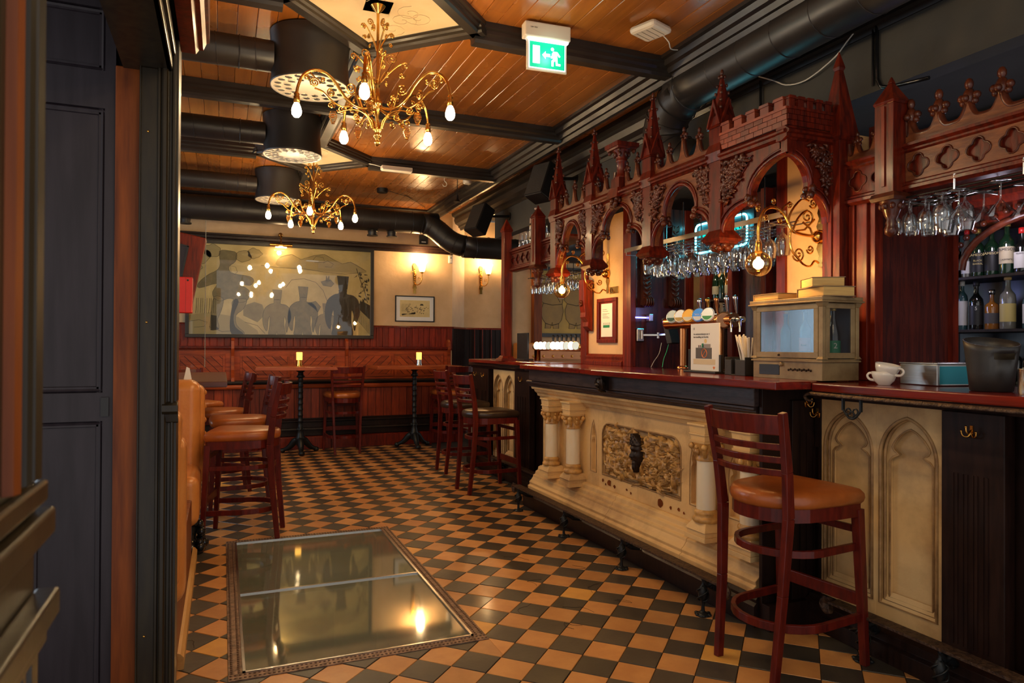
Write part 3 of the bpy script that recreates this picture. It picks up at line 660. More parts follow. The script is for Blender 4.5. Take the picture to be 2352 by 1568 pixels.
# --- set-back sections right and far
def hook(b,x,y,z,s=1):
    b.box(x-.004,y-.008,z-.02,x,y+.008,z+.03)
    b.tube([(x-.004,y,z+.005),(x-.03,y,z-.012),(x-.045,y,z+.002),(x-.047,y,z+.022)],.0045,8); b.ball((x-.047,y,z+.026),.007,seg=8)
    for q in(1,-1): b.tube([(x-.004,y,z-.008),(x-.012,y+.015*q,z-.03),(x-.022,y+.034*q,z-.026),(x-.026,y+.040*q,z-.006)],.0042,8); b.ball((x-.026,y+.040*q,z-.002),.0065,seg=8)
def stone_lancets(root,X,ya,yb,z0,z1,n=2):
    w_=(yb-ya)/n
    for i in range(n):
        y0=ya+w_*i; yc_=y0+w_/2; fr=barfr(X)
        b=B(); hw=w_*.435; ho=arch_half(hw,z0+.07,z0+(z1-z0)*.76,z1-.05,10)
        holed(b,fr,(-(y0+w_),-y0,z0,z1),-yc_,ho,-.012,.030); sp=obj('stone_panel',b,M['stone'],root,bev=.0015)
        b=B(); hi=cusp_half(hw*.76,z0+.10,z0+(z1-z0)*.74,z1-.10)
        holed(b,fr,(-(yc_+hw),-(yc_-hw),z0+.06,z1-.04),-yc_,hi,-.010,.008); obj('cusped_tracery',b,M['stone'],sp)
        b=B().box(X+.012,yc_-hw,z0+.05,X+.020,yc_+hw,z1-.03); obj('niche_back',b,M['stone'],sp)
        b=B(); tub(b,fr,outline(ho,-yc_),.029,.0075,6,True); tub(b,fr,outline([(u*.90,z0+.085+(v-z0-.07)*.975) for u,v in ho],-yc_),.016,.007,6,True); tub(b,fr,outline(hi,-yc_),.008,.005,6,True)
        obj('niche_moulding',b,M['stone_edge'],sp)
        b=B().profile([(0,0),(.03,0),(0,.05)],(X,yc_-hw*.95,z0+.07),(X,yc_+hw*.95,z0+.07),(-1,0,0)); obj('sill',b,M['stone'],sp)
def pilaster(root,X,y0,y1,z0,z1,hk=True,gz=.86):
    b=B().box(X,y0,z0,X+.06,y1,z1); pl=obj('pilaster',b,M['dark_wood'],root,bev=.003)
    w_=(y1-y0)
    b=B()
    for k in range(4):
        y=y0+w_*(.26+.16*k); b.box(X-.004,y-.005,z0+.05,X,y+.005,gz); b.box(X-.003,y+.012,z0+.05,X,y+.016,gz)
    obj('reed',b,M['dark_wood'],pl)
    if hk: hb=B(); hb.X=Matrix.Translation((X,(y0+y1)/2,(gz+z1)/2+.05))@Matrix.Scale(.72,4); hook(hb,0,0,0); obj('coat_hook',hb,M['brass'],pl)
    return pl
def section(label,X,spans,y0,y1,base=True):
    t=thing('bar_counter',label,'bar front',(0,0,0))
    b=B().box(X+.052,y0,0,X+.25,y1,1.155); obj('carcass',b,M['dark_wood'],t)
    b=B().profile([(0,0),(.10,0),(.10,.07),(.085,.085),(.085,.12),(.06,.135),(.055,.15),(0,.155)],(X+.03,y0,0),(X+.03,y1,0),(-1,0,0)); obj('plinth',b,M['dark_wood'],t,bev=.002)
    b=B().profile([(0,1.10),(.045,1.10),(.05,1.12),(.08,1.13),(.08,1.155),(0,1.155)],(X+.03,y0,0),(X+.03,y1,0),(-1,0,0)); obj('cornice_moulding',b,M['dark_wood'],t)
    for kind,a,c in spans:
        if kind=='s': stone_lancets(t,X+.03,a,c,.155,1.10)
        else: pilaster(t,X-.03 if kind=='p' else X,a,c,.14,1.10)
    return t
section('set-back right bar front with tall gothic stone panels and fluted black pilaster',2.70,[('s',1.945,2.56),('p',1.68,1.925),('q',2.565,2.605),('s',1.02,1.63)],.9,2.61)
section('far set-back bar front with small gothic stone panel between dark pilasters',2.70,[('s',6.42,7.02),('p',7.10,7.38),('p',6.00,6.36),('q',7.44,7.7)],5.39,7.7)
# dark return face with two flutes and a brass hook between stone front and the right section
t=thing('bar_return','dark fluted return panel with brass hook between stone front and right section','bar panel',(2.4,2.635,0))
b=B().box(.0,-.0,0,.38,.02,1.157).box(.17,-.02,.12,.36,0,1.09).box(0,-.05,0,.38,0,.12); obj('panel',b,M['dark_wood'],t,bev=.002)
b=B()
for x in(.22,.26,.30): b.box(x-.004,-.026,.2,x+.004,-.02,.93)
obj('reed',b,M['dark_wood'],t)
hb=B(); hb.X=Matrix.Translation((.26,-.02,1.08))@Matrix.Scale(.72,4)@Matrix.Rotation(pi/2,4,'Z'); hook(hb,0,0,0); obj('coat_hook',hb,M['brass'],t)
b=B()
b.taper((.10,-.04),.13,.17,.12,.06,.11,.055).taper((.10,-.04),.17,.30,.10,.05,.07,.03)
# --- foot rails
def rail_post(b,x,y):
    b.lathe([(.040,0),(.042,.006),(.020,.012),(.010,.02)],(x,y,0),10)
    for k in range(6): a=k*pi/3; b.ball((x+.034*cos(a),y+.034*sin(a),.006),.012,(1,1,.6),6,4)
    b.lathe([(.010,.02),(.008,.05),(.012,.07),(.022,.09),(.026,.115),(.018,.14),(.010,.15),(.007,.16),(.007,.20)],(x,y,0),10)
    for k in range(3):
        b.tube([(x+.028*cos(2*pi*k/3+q*.5)*(1 if 0<q<7 else .4),y+.028*sin(2*pi*k/3+q*.5)*(1 if 0<q<7 else .4),.07+q*.010) for q in range(9)],.004,6)
def foot_rail(label,x,y0,y1,posts,wallx):
    t=thing('foot_rail',label,'foot rail',(x,(y0+y1)/2,0)); oy=(y0+y1)/2
    b=B().box(-.033,y0-oy,.196,.033,y1-oy,.207)
    for s,ye in((-1,y0),(1,y1)): b.tube([(-.0,ye-oy,.200),(0,ye-oy+s*.03,.196),(0,ye-oy+s*.045,.178),(0,ye-oy+s*.03,.160),(0,ye-oy+s*.012,.168)],.012,8,flat=2.3)
    obj('tread',b,M['rail_top'],t,bev=.002)
    for y in posts:
        pb=B(); rail_post(pb,0,y-oy); po=obj('post',pb,M['iron'],t)
        br=B(); br.tube([(0,y-oy,.18),(.02,y-oy,.15),(.05,y-oy,.155),(.065,y-oy,.13),(.09,y-oy,.12),(wallx-x,y-oy,.11)],[.010,.016,.02,.018,.014,.01],8); br.ball((.05,y-oy,.145),.022,(1,.8,1),8,6); obj('bracket',br,M['iron'],po)
foot_rail('hammered iron foot rail on four twisted posts along the stone bar front',2.245,2.73,5.30,(5.254,4.431,3.656,2.879),2.37)
foot_rail('hammered iron foot rail along the right set-back bar section',2.56,1.15,2.36,(2.2,1.85,1.4),2.62)
foot_rail('hammered iron foot rail by the far bar section behind the black-seated stools',2.60,5.62,6.72,(5.78,6.55),2.63)
# bag rail under the right bar top
t=thing('bag_rail','twisted metal bag rail hung under the right bar top edge','rail',(2.45,1.9,1.14))
b=B(); b.tube([(0,-1.0,0),(0,-.6,.001),(0,-.2,0),(0,.2,0),(0,.46,.002),(.0,.50,.0),(.005,.525,-.012),(.01,.515,-.028),(.01,.49,-.03)],.010,8,flat=.55); obj('bar',b,M['rail_top'],t)
for y in(.28,-.74):
    b=B()
    for dy in(-.045,.045): b.bar((.02,y+dy,.012),(.02,y+dy,-.06),.008,.012)
    b.tube([(.02,y-.045,-.055),(.02,y-.02,-.085),(.02,y,-.092),(.02,y+.02,-.085),(.02,y+.045,-.055)],.005,6)
    for c in((-.018,-.062),(.018,-.062),(0,-.075)): b.tube([(.02,y+c[0]+.012*cos(a),c[1]+.012*sin(a)) for a in [q*.7 for q in range(9)]],.0035,6)
    obj('hanger',b,M['iron'],t)
# ================================================================ stools
def arcpts(x0,xm,w_,n=9,z=0):  # bow from (-w) to (+w) in y bulging to xm
    return [(x0+(xm-x0)*(1-((2*i/(n-1))-1)**2),(-w_+2*w_*i/(n-1)),z) for i in range(n)]
def make_stool(leather):
    t=thing('bar_stool','x','stool')
    w=M['stool_wood']
    # seat: D shape, round at the back, straight front
    def D(s,h):
        P=[]
        for k in range(13):
            a=pi/2+pi*k/12; P.append((-.045+.205*s*cos(a),.205*s*sin(a)*(1 if True else 1),h))
        P+= [(.07,-.218*s,h),(.19*s+.01,-.222*s,h),(.215*s,-.205*s,h),(.222*s,-.1,h),(.222*s,.1,h),(.215*s,.205*s,h),(.19*s+.01,.222*s,h),(.07,.218*s,h)]
        return P
    b=B(); layers=[(.975,.690),(1.01,.700),(1.03,.716),(1.02,.734),(.97,.749),(.86,.757),(.55,.760)]
    vs=[];n=None
    for s,h in layers: p=D(s,h); n=len(p); vs+=p
    fs=[]
    for i in range(len(layers)-1):
        for k in range(n): fs.append((i*n+k,i*n+(k+1)%n,(i+1)*n+(k+1)%n,(i+1)*n+k))
    b.add(vs,fs+[tuple(range(n))[::-1],tuple((len(layers)-1)*n+k for k in range(n))],True); obj('seat',b,M[leather],t)
    b=B(); o1=D(.97,.635);o2=D(.97,.694);i1=D(.86,.635);i2=D(.86,.694)
    b.add(o1+o2+i1+i2,[(k,(k+1)%n,n+(k+1)%n,n+k) for k in range(n)]+[(2*n+k,3*n+k,3*n+(k+1)%n,2*n+(k+1)%n) for k in range(n)]+[(k,2*n+k,2*n+(k+1)%n,(k+1)%n) for k in range(n)],False); obj('seat_frame',b,w,t)
    for s in(1,-1):
        b=B().bar((.225,.215*s,0),(.195,.200*s,.665),.030,.030,(0,1,0),.040,.040); obj('leg',b,w,t,bev=.003)
        pts=[(-.255,.150*s,0),(-.222,.162*s,.35),(-.205,.175*s,.66),(-.225,.185*s,.85),(-.272,.200*s,1.092)]
        b=B()
        for i in range(4):
            hw=[.034,.040,.046,.040,.030]; b.bar(pts[i],pts[i+1],.027,hw[i],(-1,0,0),.027,hw[i+1])
        obj('leg',b,w,t,bev=.003)
    def slat(z0,z1,x,w_,bow,th=.016):
        n=9;vs=[];fs=[]
        for i in range(n):
            s=(2*i/(n-1))-1; y=w_*s; xx=x-bow*(1-s*s); crown=.006*(1-s*s)
            dz=(1.092-z0)*0; 
            vs+=[(xx-th/2,y,z0),(xx+th/2,y,z0),(xx+th/2-.012*(z1-z0)/.1,y,z1+crown*0),(xx-th/2-.012*(z1-z0)/.1,y,z1)]
        for i in range(n-1):
            k=i*4
            for q in range(4): fs.append((k+q,k+(q+1)%4,k+4+(q+1)%4,k+4+q))
        fs+=[(3,2,1,0),(n*4-4,n*4-3,n*4-2,n*4-1)]
        return B().add(vs,fs)
    obj('top_rail',slat(1.000,1.080,-.258,.192,.055,.018),w,t,bev=.003)
    for z0 in(.938,.885,.832): obj('slat',slat(z0,z0+.027,-.225-(z0-.83)*.19,.185,.055,.018),w,t,bev=.003)
    def hoop(z,xf,w_,xb,h):
        P=[(xf,w_,z)]+[( -.03+(xb+.03)*sin(pi*k/12)*1.0, w_*cos(pi*k/12),z) for k in range(13)]+[(xf,-w_,z)]
        Q=[];n=len(P);vs=[];fs=[]
        for i in range(n):
            a=Vector(P[max(i-1,0)]);c=Vector(P[min(i+1,n-1)]);d=(c-a).normalized();nn=Vector((-d.y,d.x,0))
            p=Vector(P[i]); vs+=[p-nn*.010-Vector((0,0,h/2)),p+nn*.010-Vector((0,0,h/2)),p+nn*.010+Vector((0,0,h/2)),p-nn*.010+Vector((0,0,h/2))]
        for i in range(n-1):
            k=i*4
            for q in range(4): fs.append((k+q,k+4+q,k+4+(q+1)%4,k+(q+1)%4))
        return B().add(vs,fs)
    obj('stretcher',hoop(.505,.20,.196,-.215,.030),w,t,bev=.002)
    obj('stretcher',hoop(.205,.21,.205,-.232,.034),w,t,bev=.002)
    obj('footrest',B().bar((.218,-.205,.275),(.218,.205,.275),.020,.055),w,t,bev=.003)
    obj('front_brace',B().bar((.205,-.2,.575),(.205,.2,.575),.018,.030),w,t,bev=.002)
    return t
st=make_stool('leather_tan'); TT=build_tree(st); sb=make_stool('leather_brown'); TB=build_tree(sb)
D_=math.radians
place(TT,(2.285,2.355,0),D_(6.5),'tan leather bar stool alone at the near right end of the bar','stools at the bar',True)
place(TB,(2.31,6.13,0),D_(4),'black leather bar stool at the far bar, nearest of the row beside the footrail','stools at the bar',True)
place(TB,(2.42,7.18,0),D_(2),'black leather bar stool just behind the nearer black-seated one','stools at the bar')
place(TT,(2.86,9.00,0),D_(97),'tan leather bar stool at the right end of the far right high table','stools at the high tables')
place(TT,(1.43,9.00,0),D_(91),'tan leather bar stool standing between the two far high tables','stools at the high tables')
place(TT,(.140,5.31,0),D_(169),'tan leather bar stool nearest the glass hatch, its back turned right','stools at the left tables')
place(TT,(-.03,6.98,0),D_(186),'tan leather bar stool mostly hidden behind the booth back, under the left table','stools at the left tables')
place(TT,(.13,6.20,0),D_(183),'tan leather bar stool just behind the one nearest the hatch, back turned right','stools at the left tables')
place(TT,(-.28,8.05,0),D_(-65),'tan leather bar stool behind the left tabletop, turned towards the camera side','stools at the left tables')
# ================================================================ high tables with cast iron pedestals
def pedestal(b,H,s=1.0):
    pr=[(.044,.235),(.032,.27),(.040,.30),(.031,.32)]
    z=.32
    while z<H-.10: pr+=[(.029,z),(.037,z+.008),(.029,z+.018),(.027,z+.055)]; z+=.073
    pr+=[(.030,H-.10),(.052,H-.085),(.034,H-.06),(.030,H-.03),(.05,H-.02),(.05,H)]
    b.lathe(pr,seg=12)
    b.lathe([(.040,.10),(.058,.13),(.050,.16),(.066,.185),(.048,.21),(.042,.24)],seg=12)
    for k in range(6):
        a=k*pi/3; b.ball((.042*cos(a),.042*sin(a),.185),.016,(1,1,1.4),6,5); b.ball((.040*cos(a+.5),.040*sin(a+.5),.30),.012,(1,1,1.6),6,5)
def foot(b,a):
    c,s=cos(a),sin(a)
    pts=[(.02,.17),(.06,.16),(.10,.12),(.15,.07),(.20,.045),(.235,.035)]
    b.tube([(r_*c,r_*s,z) for r_,z in pts],[.036,.042,.040,.032,.024,.020],8)
    b.ball((.235*c,.235*s,.030),.038,(1,1,.78),8,6)
    for k in range(5): r_,z=.07+.03*k,.165-.028*k; b.ball((r_*c,r_*s,z),.020,(1,1,1),6,5)
def high_table(label,x,y,w,d,rz,H=1.085,grp='high tables by the bench',mm='table_wood'):
    t=thing('high_table',label,'table',(x,y,0),rz,grp)
    b=B().box(-w/2,-d/2,H-.045,w/2,d/2,H); obj('tabletop',b,M[mm],t,bev=.005)
    obj('edge_band',B().box(-w/2-.004,-d/2-.004,H-.040,w/2+.004,d/2+.004,H-.012),M[mm],t)
    b=B(); pedestal(b,H-.045); obj('column',b,M['iron'],t)
    for k in range(3): fb=B(); foot(fb,k*2*pi/3+.5+rz); obj('foot',fb,M['iron'],t)
    return t
high_table('varnished wooden high table on black cast iron pedestal, left of the two at the bench',.90,9.03,1.08,.66,0)
high_table('varnished wooden high table on black cast iron pedestal, right of the two at the bench',2.36,9.06,1.12,.66,0)
high_table('dark edged wooden high table by the left booth, seen end-on behind the tan booth back',-.42,6.58,.90,1.9,0,1.075,'tables on the left','table_dark')
def candle_(label,x,y,z,m):
    t=thing('candle_lamp',label,'candle',(x,y,z),0,'candles on the high tables')
    obj('holder',B().lathe([(.042,0),(.042,.004),(.034,.03),(.034,.075)],seg=14),m,t); obj('candle_shade',B().lathe([(.036,.075),(.037,.17),(.030,.172),(.029,.09)],seg=14),M['candle'],t)
candle_('glowing amber candle glass in flared brass holder on left high table',.885,9.05,1.087,M['brass'])
candle_('glowing amber candle glass in straight steel holder on right high table',2.43,9.10,1.087,M['steel'])
# ================================================================ long bench along the back wall
t=thing('bench','long built-in high wooden bench with boarded base and chevron panelled back','bench',(0,YB,0))
X0,X1=-2.0,3.08
def bp(name,b,m,par=None,bev=0,loc=None): return obj(name,b,m,par or t,loc,bev=bev)
bp('seat',B().box(X0,-.50,.80,X1,-.11,.84),M['bench_wood'],bev=.006)
bp('seat_nosing',B().profile([(0,.79),(.018,.795),(.026,.815),(.018,.838),(0,.845)],(X0,-.50,0),(X1,-.50,0),(0,-1,0)),M['bench_wood'])
bp('seat_cushion',B().profile([(0,.845),(.38,.845),(.395,.865),(.38,.885),(0,.885)],(X0,-.10,0),(X1,-.10,0),(0,-1,0)),M['black'])
bp('carcass',B().box(X0,-.44,.0,X1,-.02,.79),M['dark_wood'])
k=int((X1-X0)/.105)
for i in range(k):
    x=X0+(X1-X0)*i/k
    if x<-.75: continue
    bp('board',B().profile([(0,.40),(.012,.40),(.012,.79),(0,.79)],(.003,0,0),((X1-X0)/k-.003,0,0),(0,-1,0)),M['bench_board'],loc=(x,-.44,0))
bp('step',B().profile([(0,.385),(.05,.385),(.06,.375),(.06,.355),(.03,.345),(.03,.28),(.075,.275),(.08,.255),(.03,.25),(.03,.175),(0,.17)],(X0,-.44,0),(X1,-.44,0),(0,-1,0)),M['dark_wood'])
for x0,x1 in((X0,.05),(.06,1.32),(1.33,X1)):
    bp('kickboard',B().profile([(0,0),(.045,0),(.045,.145),(.035,.16),(.02,.165),(0,.165)],(x0,-.44,0),(x1,-.44,0),(0,-1,0)),M['orange_wood'] if False else M['red_wood'])
bp('back_frame',B().box(X0,-.10,.84,X1,-.03,1.30),M['bench_wood'])
bp('top_rail',B().profile([(0,1.285),(.035,1.285),(.04,1.30),(.05,1.305),(.05,1.322),(0,1.33)],(X0,-.10,0),(X1,-.10,0),(0,-1,0)),M['red_wood'])
for x0,x1,sg in((-1.40,-.62,1),(-.50,.00,-1),(.24,.80,-1),(.91,1.42,1),(1.66,2.20,1),(2.28,2.93,-1)):
    z0,z1=.945,1.20; fr_=((0,-.10,0),(1,0,0),(0,0,1),(0,-1,0))
    q=bp('chevron_panel',B().box(x0,-.108,z0,x1,-.10,z1),M['dark_wood'])
    for a,c,e,g_ in((x0-.03,z0-.03,x1+.03,z0),(x0-.03,z1,x1+.03,z1+.03),(x0-.03,z0,x0,z1),(x1,z0,x1+.03,z1)): obj('panel_frame',B().box(a,-.116,c,e,-.10,g_),M['bench_wood'],q)
    u=x0-(z1-z0)
    while u<x1+(z1-z0):
        P_=[(u,z0),(u+.094,z0),(u+.094+(z1-z0),z1),(u+(z1-z0),z1)] if sg>0 else [(u,z1),(u+.094,z1),(u+.094+(z1-z0),z0),(u+(z1-z0),z0)]
        P_=clip(clip(P_,-1,0,-(x0+.003)),1,0,x1-.003)
        if parea(P_)>2e-4: obj('slat',B().prism(P_,fr_,.006,.013),M['bench_wood'],q)
        u+=.103
for x in(.12,1.575,3.04):
    b=B().prism([(-.42,.84),(-.10,.84),(-.06,1.42),(-.10,1.44),(-.16,1.40),(-.17,1.30),(-.14,1.20),(-.20,1.02),(-.40,.93)],((x-.02,0,0),(0,1,0),(0,0,1),(1,0,0)),0,.04); bp('divider',b,M['bench_wood'],bev=.004)
# ================================================================ mural
t=thing('mural','large framed yellowed drawing of soldiers with tall hats seen from behind','picture',(.755,YB-.035,2.07))
mw,mh=2.40,1.26
for a,c,e,g_ in((-mw/2,-mh/2,mw/2,-mh/2+.045),(-mw/2,mh/2-.045,mw/2,mh/2),(-mw/2,-mh/2+.045,-mw/2+.045,mh/2-.045),(mw/2-.045,-mh/2+.045,mw/2,mh/2-.045)): obj('frame',B().box(a,-.045,c,e,-.002,g_),M['beam'],t,bev=.004)
obj('picture_sheet',B().box(-mw/2+.045,-.014,-mh/2+.045,mw/2-.045,.010,mh/2-.045),M['picture_bg'],t)
PW,PH=mw-.09,mh-.09
# drawing coordinates: 0..1240 across, 0..560 down
def dp(x,y): return (-PW/2+PW*x/1180.,PH/2-PH*y/545.)
FRM=((0,-.014,0),(1,0,0),(0,0,1),(0,-1,0))
def smoothp(pts,k=3):
    n=len(pts);o=[]
    for i in range(n):
        p0,p1,p2,p3=pts[i-1],pts[i],pts[(i+1)%n],pts[(i+2)%n]
        for q in range(k):
            t_=q/k; o.append(tuple(.5*(2*p1[j]+(p2[j]-p0[j])*t_+(2*p0[j]-5*p1[j]+4*p2[j]-p3[j])*t_*t_+(3*p1[j]-p0[j]-3*p2[j]+p3[j])*t_**3) for j in(0,1)))
    return o
OUT=B()
def shape(name,pts,m,lay):
    if len(pts)>6: pts=smoothp(pts)
    pts=clip(clip(clip(pts,0,1,543),-1,0,-2),1,0,1178)
    if len(pts)<3: return
    obj(name,B().prism([dp(*p) for p in pts],FRM,0,.0006+.0004*lay),m,t)
    if name!='drawing_wash': OUT.tube([Vector((dp(*p)[0],-.0152-.0004*lay,dp(*p)[1])) for p in pts],.0028,4,True,flat=.25,up=(0,0,1))
def line(b,pts,r=.004):
    b.tube([Vector((dp(*p)[0],-.0150,dp(*p)[1])) for p in pts],r,4,flat=.25,up=(0,0,1),cap=False)
# hills, shore and sky wash
shape('drawing_wash',[(560,62),(640,40),(700,70),(790,40),(860,30),(920,60),(980,85),(1040,70),(1150,125),(1100,140),(900,138),(560,125)],M['ink_pale'],0)
shape('drawing_wash',[(0,430),(120,415),(300,440),(420,520),(430,545),(0,545)],M['ink_pale'],0)
shape('drawing_wash',[(330,370),(400,345),(450,360),(470,420),(420,470),(330,430)],M['ink_mid'],0)
# big soldier left
shape('figure',[(180,45),(235,38),(285,50),(280,100),(240,135),(250,170),(290,180),(370,190),(395,215),(370,245),(300,235),(345,260),(372,290),(350,340),(290,350),(262,330),(230,330),(190,345),(150,330),(140,290),(165,240),(60,270),(55,240),(110,190),(165,160),(185,120)],M['ink'],1)
shape('figure_leg',[(150,320),(205,330),(195,400),(172,455),(180,510),(130,520),(128,470),(135,400)],M['ink_mid'],2)
shape('figure_leg',[(265,340),(350,330),(330,390),(285,430),(290,490),(340,540),(260,545),(248,470),(262,400)],M['ink_mid'],2)
shape('figure_leg',[(270,340),(300,345),(270,430),(280,500),(330,540),(262,545),(248,470)],M['ink_dark'],3)
shape('figure_leg',[(133,430),(165,435),(165,500),(182,515),(132,522)],M['ink_dark'],3)
shape('figure_face',[(248,130),(280,135),(292,165),(275,180),(252,165)],M['picture_bg'],3)
# bushes behind
for cx,cy,r_ in((70,70,60),(130,35,55),(30,140,45),(330,60,50),(400,40,45)):
    shape('drawing_foliage',[(cx+r_*cos(a)*random.uniform(.8,1.15),cy+r_*.7*sin(a)*random.uniform(.8,1.15)+8) for a in [q*.45 for q in range(14)]],M['ink_pale'],0)
def soldier(x,y,s,m,lay=1,hat=True):
    def T(pts): return [(x+a*s,y+c*s) for a,c in pts]
    if hat: shape('figure_hat',T([(-32,-190),(34,-188),(26,-120),(-22,-122)]),m,lay)
    shape('figure',T([(-20,-120),(22,-120),(24,-95),(60,-88),(90,-60),(100,0),(80,60),(70,100),(60,60),(64,20),(52,-10),(50,50),(60,130),(10,150),(0,90),(-14,150),(-60,130),(-50,50),(-52,-10),(-64,30),(-70,90),(-92,60),(-100,0),(-86,-60),(-50,-90),(-22,-98)]),m,lay)
soldier(545,440,.92,M['ink_mid']); soldier(715,430,1.0,M['ink']); soldier(870,480,.72,M['ink_mid']); soldier(985,395,1.22,M['ink_dark'],2)
shape('figure_arm',[(745,345),(800,330),(835,365),(815,400),(795,380),(770,362)],M['ink'],1)
shape('figure_leg',[(950,470),(1020,470),(1035,545),(940,545)],M['ink_dark'],1)
# boat, tree twig and hut at the right
shape('boat',[(835,205),(870,195),(900,190),(925,215),(905,235),(850,228)],M['ink'],1); shape('boat_crew',[(872,165),(880,185),(890,165),(893,200),(868,200)],M['ink'],1)
b=B(); line(b,[(1080,110),(1110,190),(1140,260),(1160,330)],.006)
obj('drawing_line',b,M['ink_dark'],t); rs=random.Random(3)
for k in range(26):
    x=1085+rs.uniform(0,80);y=130+k*8; a=rs.uniform(0,3); shape('drawing_leaf',[(x,y),(x+12*cos(a)+6,y+12*sin(a)),(x+26*cos(a),y+26*sin(a)),(x+10*cos(a)-6,y+12*sin(a)+4)],M['ink_dark'],1)
shape('hut_roof',[(1085,350),(1125,322),(1180,350),(1180,440),(1110,380)],M['ink_dark'],1)
shape('hut_wall',[(1090,352),(1110,382),(1180,442),(1180,540),(1090,445)],M['ink_pale'],1)
b=B(); 
for k in range(7): line(b,[(1095+k*12,400+k*9),(1095+k*12,450+k*11)],.003)
for pts in ([(560,62),(640,40),(700,70),(790,40),(860,30),(920,60),(980,85),(1040,70),(1150,125)],[(440,118),(560,128),(700,125),(830,140),(1000,150),(1120,135)],[(780,70),(800,45),(850,50),(860,80),(790,85)],[(850,85),(880,70),(920,90),(905,110),(860,108)],[(0,470),(60,460),(110,475),(90,500),(30,505)],[(120,500),(200,530),(260,525)],[(340,470),(420,490),(470,540)],[(600,250),(640,200),(720,190),(800,210),(850,260),(880,330)]): line(b,pts,.0032)
for k in range(5): line(b,[(45+k*26,330),(40+k*26,420)],.004); line(b,[(55+k*26,330),(52+k*26,420)],.003)
o=obj('drawing_lines',b,M['ink_dark'],t); o['kind']='stuff'
obj('ink_outline',OUT,M['ink_dark'],t)['kind']='stuff'
obj('picture_glass',B().box(-PW/2,-.026,-PH/2,PW/2,-.023,PH/2),M['picture_glass'],t)
# picture lamp over the mural
t=thing('picture_lamp','brass picture lamp on curved arm above the mural','lamp',(.70,YB,2.80))
b=B().lathe([(.035,0),(.032,.015),(.012,.02)],(0,-.05,-.02),12,(0,-1,0)); b.tube([(0,-.05,-.02),(0,-.14,.02),(0,-.20,-.04),(0,-.22,-.12)],.008,8); b.ball((0,-.12,.01),.03,seg=10); obj('arm',b,M['brass'],t)
obj('lamp_tube',B().cyl((-.14,-.23,-.14),(.14,-.23,-.14),.022,12),M['brass'],t); obj('bulb',B().cyl((-.07,-.22,-.165),(.07,-.22,-.165),.012,8),M['shade'],t)
point('picture_lamp_light',(.70,YB-.24,2.60),2.2,WARM,.03)
# small framed print
t=thing('framed_print','small dark-framed print of riders with white mat beside the wall lamp','picture',(2.563,YB,1.878))
w,h=.29,.187
for a,c,e,g_ in((-w,-h,w,-h+.014),(-w,h-.014,w,h),(-w,-h+.014,-w+.014,h-.014),(w-.014,-h+.014,w,h-.014)): obj('frame',B().box(a,-.022,c,e,-.002,g_),M['iron'],t)
obj('mat_board',B().box(-w+.014,-.012,-h+.014,w-.014,-.004,h-.014),M['paper'],t)
obj('print',B().box(-w*.76,-.014,-h*.62,w*.76,-.012,h*.66),M['picture_bg'],t)
b=B(); rs=random.Random(9)
for k in range(46):
    x=rs.uniform(-.12,.19);z=rs.gauss(-.02,.035); a=rs.uniform(0,6); b.prism([(x,z),(x+.02*cos(a),z+.02*sin(a)),(x+.022*cos(a+.7),z+.016*sin(a+.7))],((0,-.014,0),(1,0,0),(0,0,1),(0,-1,0)),0,.0008)
for k in range(16): x=-.20+k*.012; b.prism([(x,-.08),(x+.02,-.10+.004*k),(x+.03,-.07)],((0,-.014,0),(1,0,0),(0,0,1),(0,-1,0)),0,.0008)
b.prism([(.07,.05),(.13,.05),(.115,.075),(.085,.075)],((0,-.014,0),(1,0,0),(0,0,1),(0,-1,0)),0,.0008)
for k in range(9): b.tube([(-.19+.012*k,-.0148,-.04),(-.20+.014*k,-.0148,.02+.006*(k%3)),(-.185+.016*k,-.0148,.07)],.0012,4)
o=obj('print_drawing',b,M['ink_dark'],t); o['kind']='stuff'
# ================================================================ carved gothic canopy over the bar
CW,CDk,CF=M['canopy_wood'],M['canopy_dark'],M['canopy_face_lit']
t=thing('bar_canopy','carved gothic wooden canopy with spires, arches and brick-like battlement over the bar','canopy',(2.57,3.9,1.9))
def cp(name,b,m,par=None,bev=0):
    if par is None: return obj(name,b,m,t,(-2.57,-3.9,-1.9),bev=bev)
    return obj(name,b,m,par,bev=bev)
def pinnacle(b,cb,x,y,z0,z1,w_,gz):
    # spire with gablets and crockets
    b.taper((x,y),z0,z0+.02,w_*.62,w_*.62,w_*.5,w_*.5)
    b.taper((x,y),z0+.02,gz,w_*.5,w_*.5,w_*.48,w_*.48)
    b.taper((x,y),gz,z1-.05,w_*.42,w_*.42,w_*.07,w_*.07)
    for dx,dy in((-1,0),(1,0),(0,-1),(0,1)):
        fr=((x+dx*w_*.5,y+dy*w_*.5,0),(dy,-dx,0) if dx==0 else (0,dx*1,0),(0,0,1),(dx,dy,0))
        b.prism([(-w_*.60,gz-.06),(-w_*.50,gz-.06),(0,gz+.055),(w_*.50,gz-.06),(w_*.60,gz-.06),(0,gz+.095)],fr,-.004,.014)
    n=5
    for k in range(1,n):
        s=k/n; r_=w_*(.42-.35*s); z=gz+(z1-.05-gz)*s
        for a,c in((-1,-1),(1,-1),(1,1),(-1,1)): cb.ball((x+a*(r_+.004),y+c*(r_+.004),z),.0095,(1,1,1.2),6,4)
    for k in range(4): a=k*pi/2+pi/4; cb.ball((x+.014*cos(a),y+.014*sin(a),z1-.042),.010,(1,1,1.3),6,4)
    cb.ball((x,y,z1-.016),.010,(1,1,2),6,5); b.cyl((x,y,z1-.07),(x,y,z1-.02),.007,6)
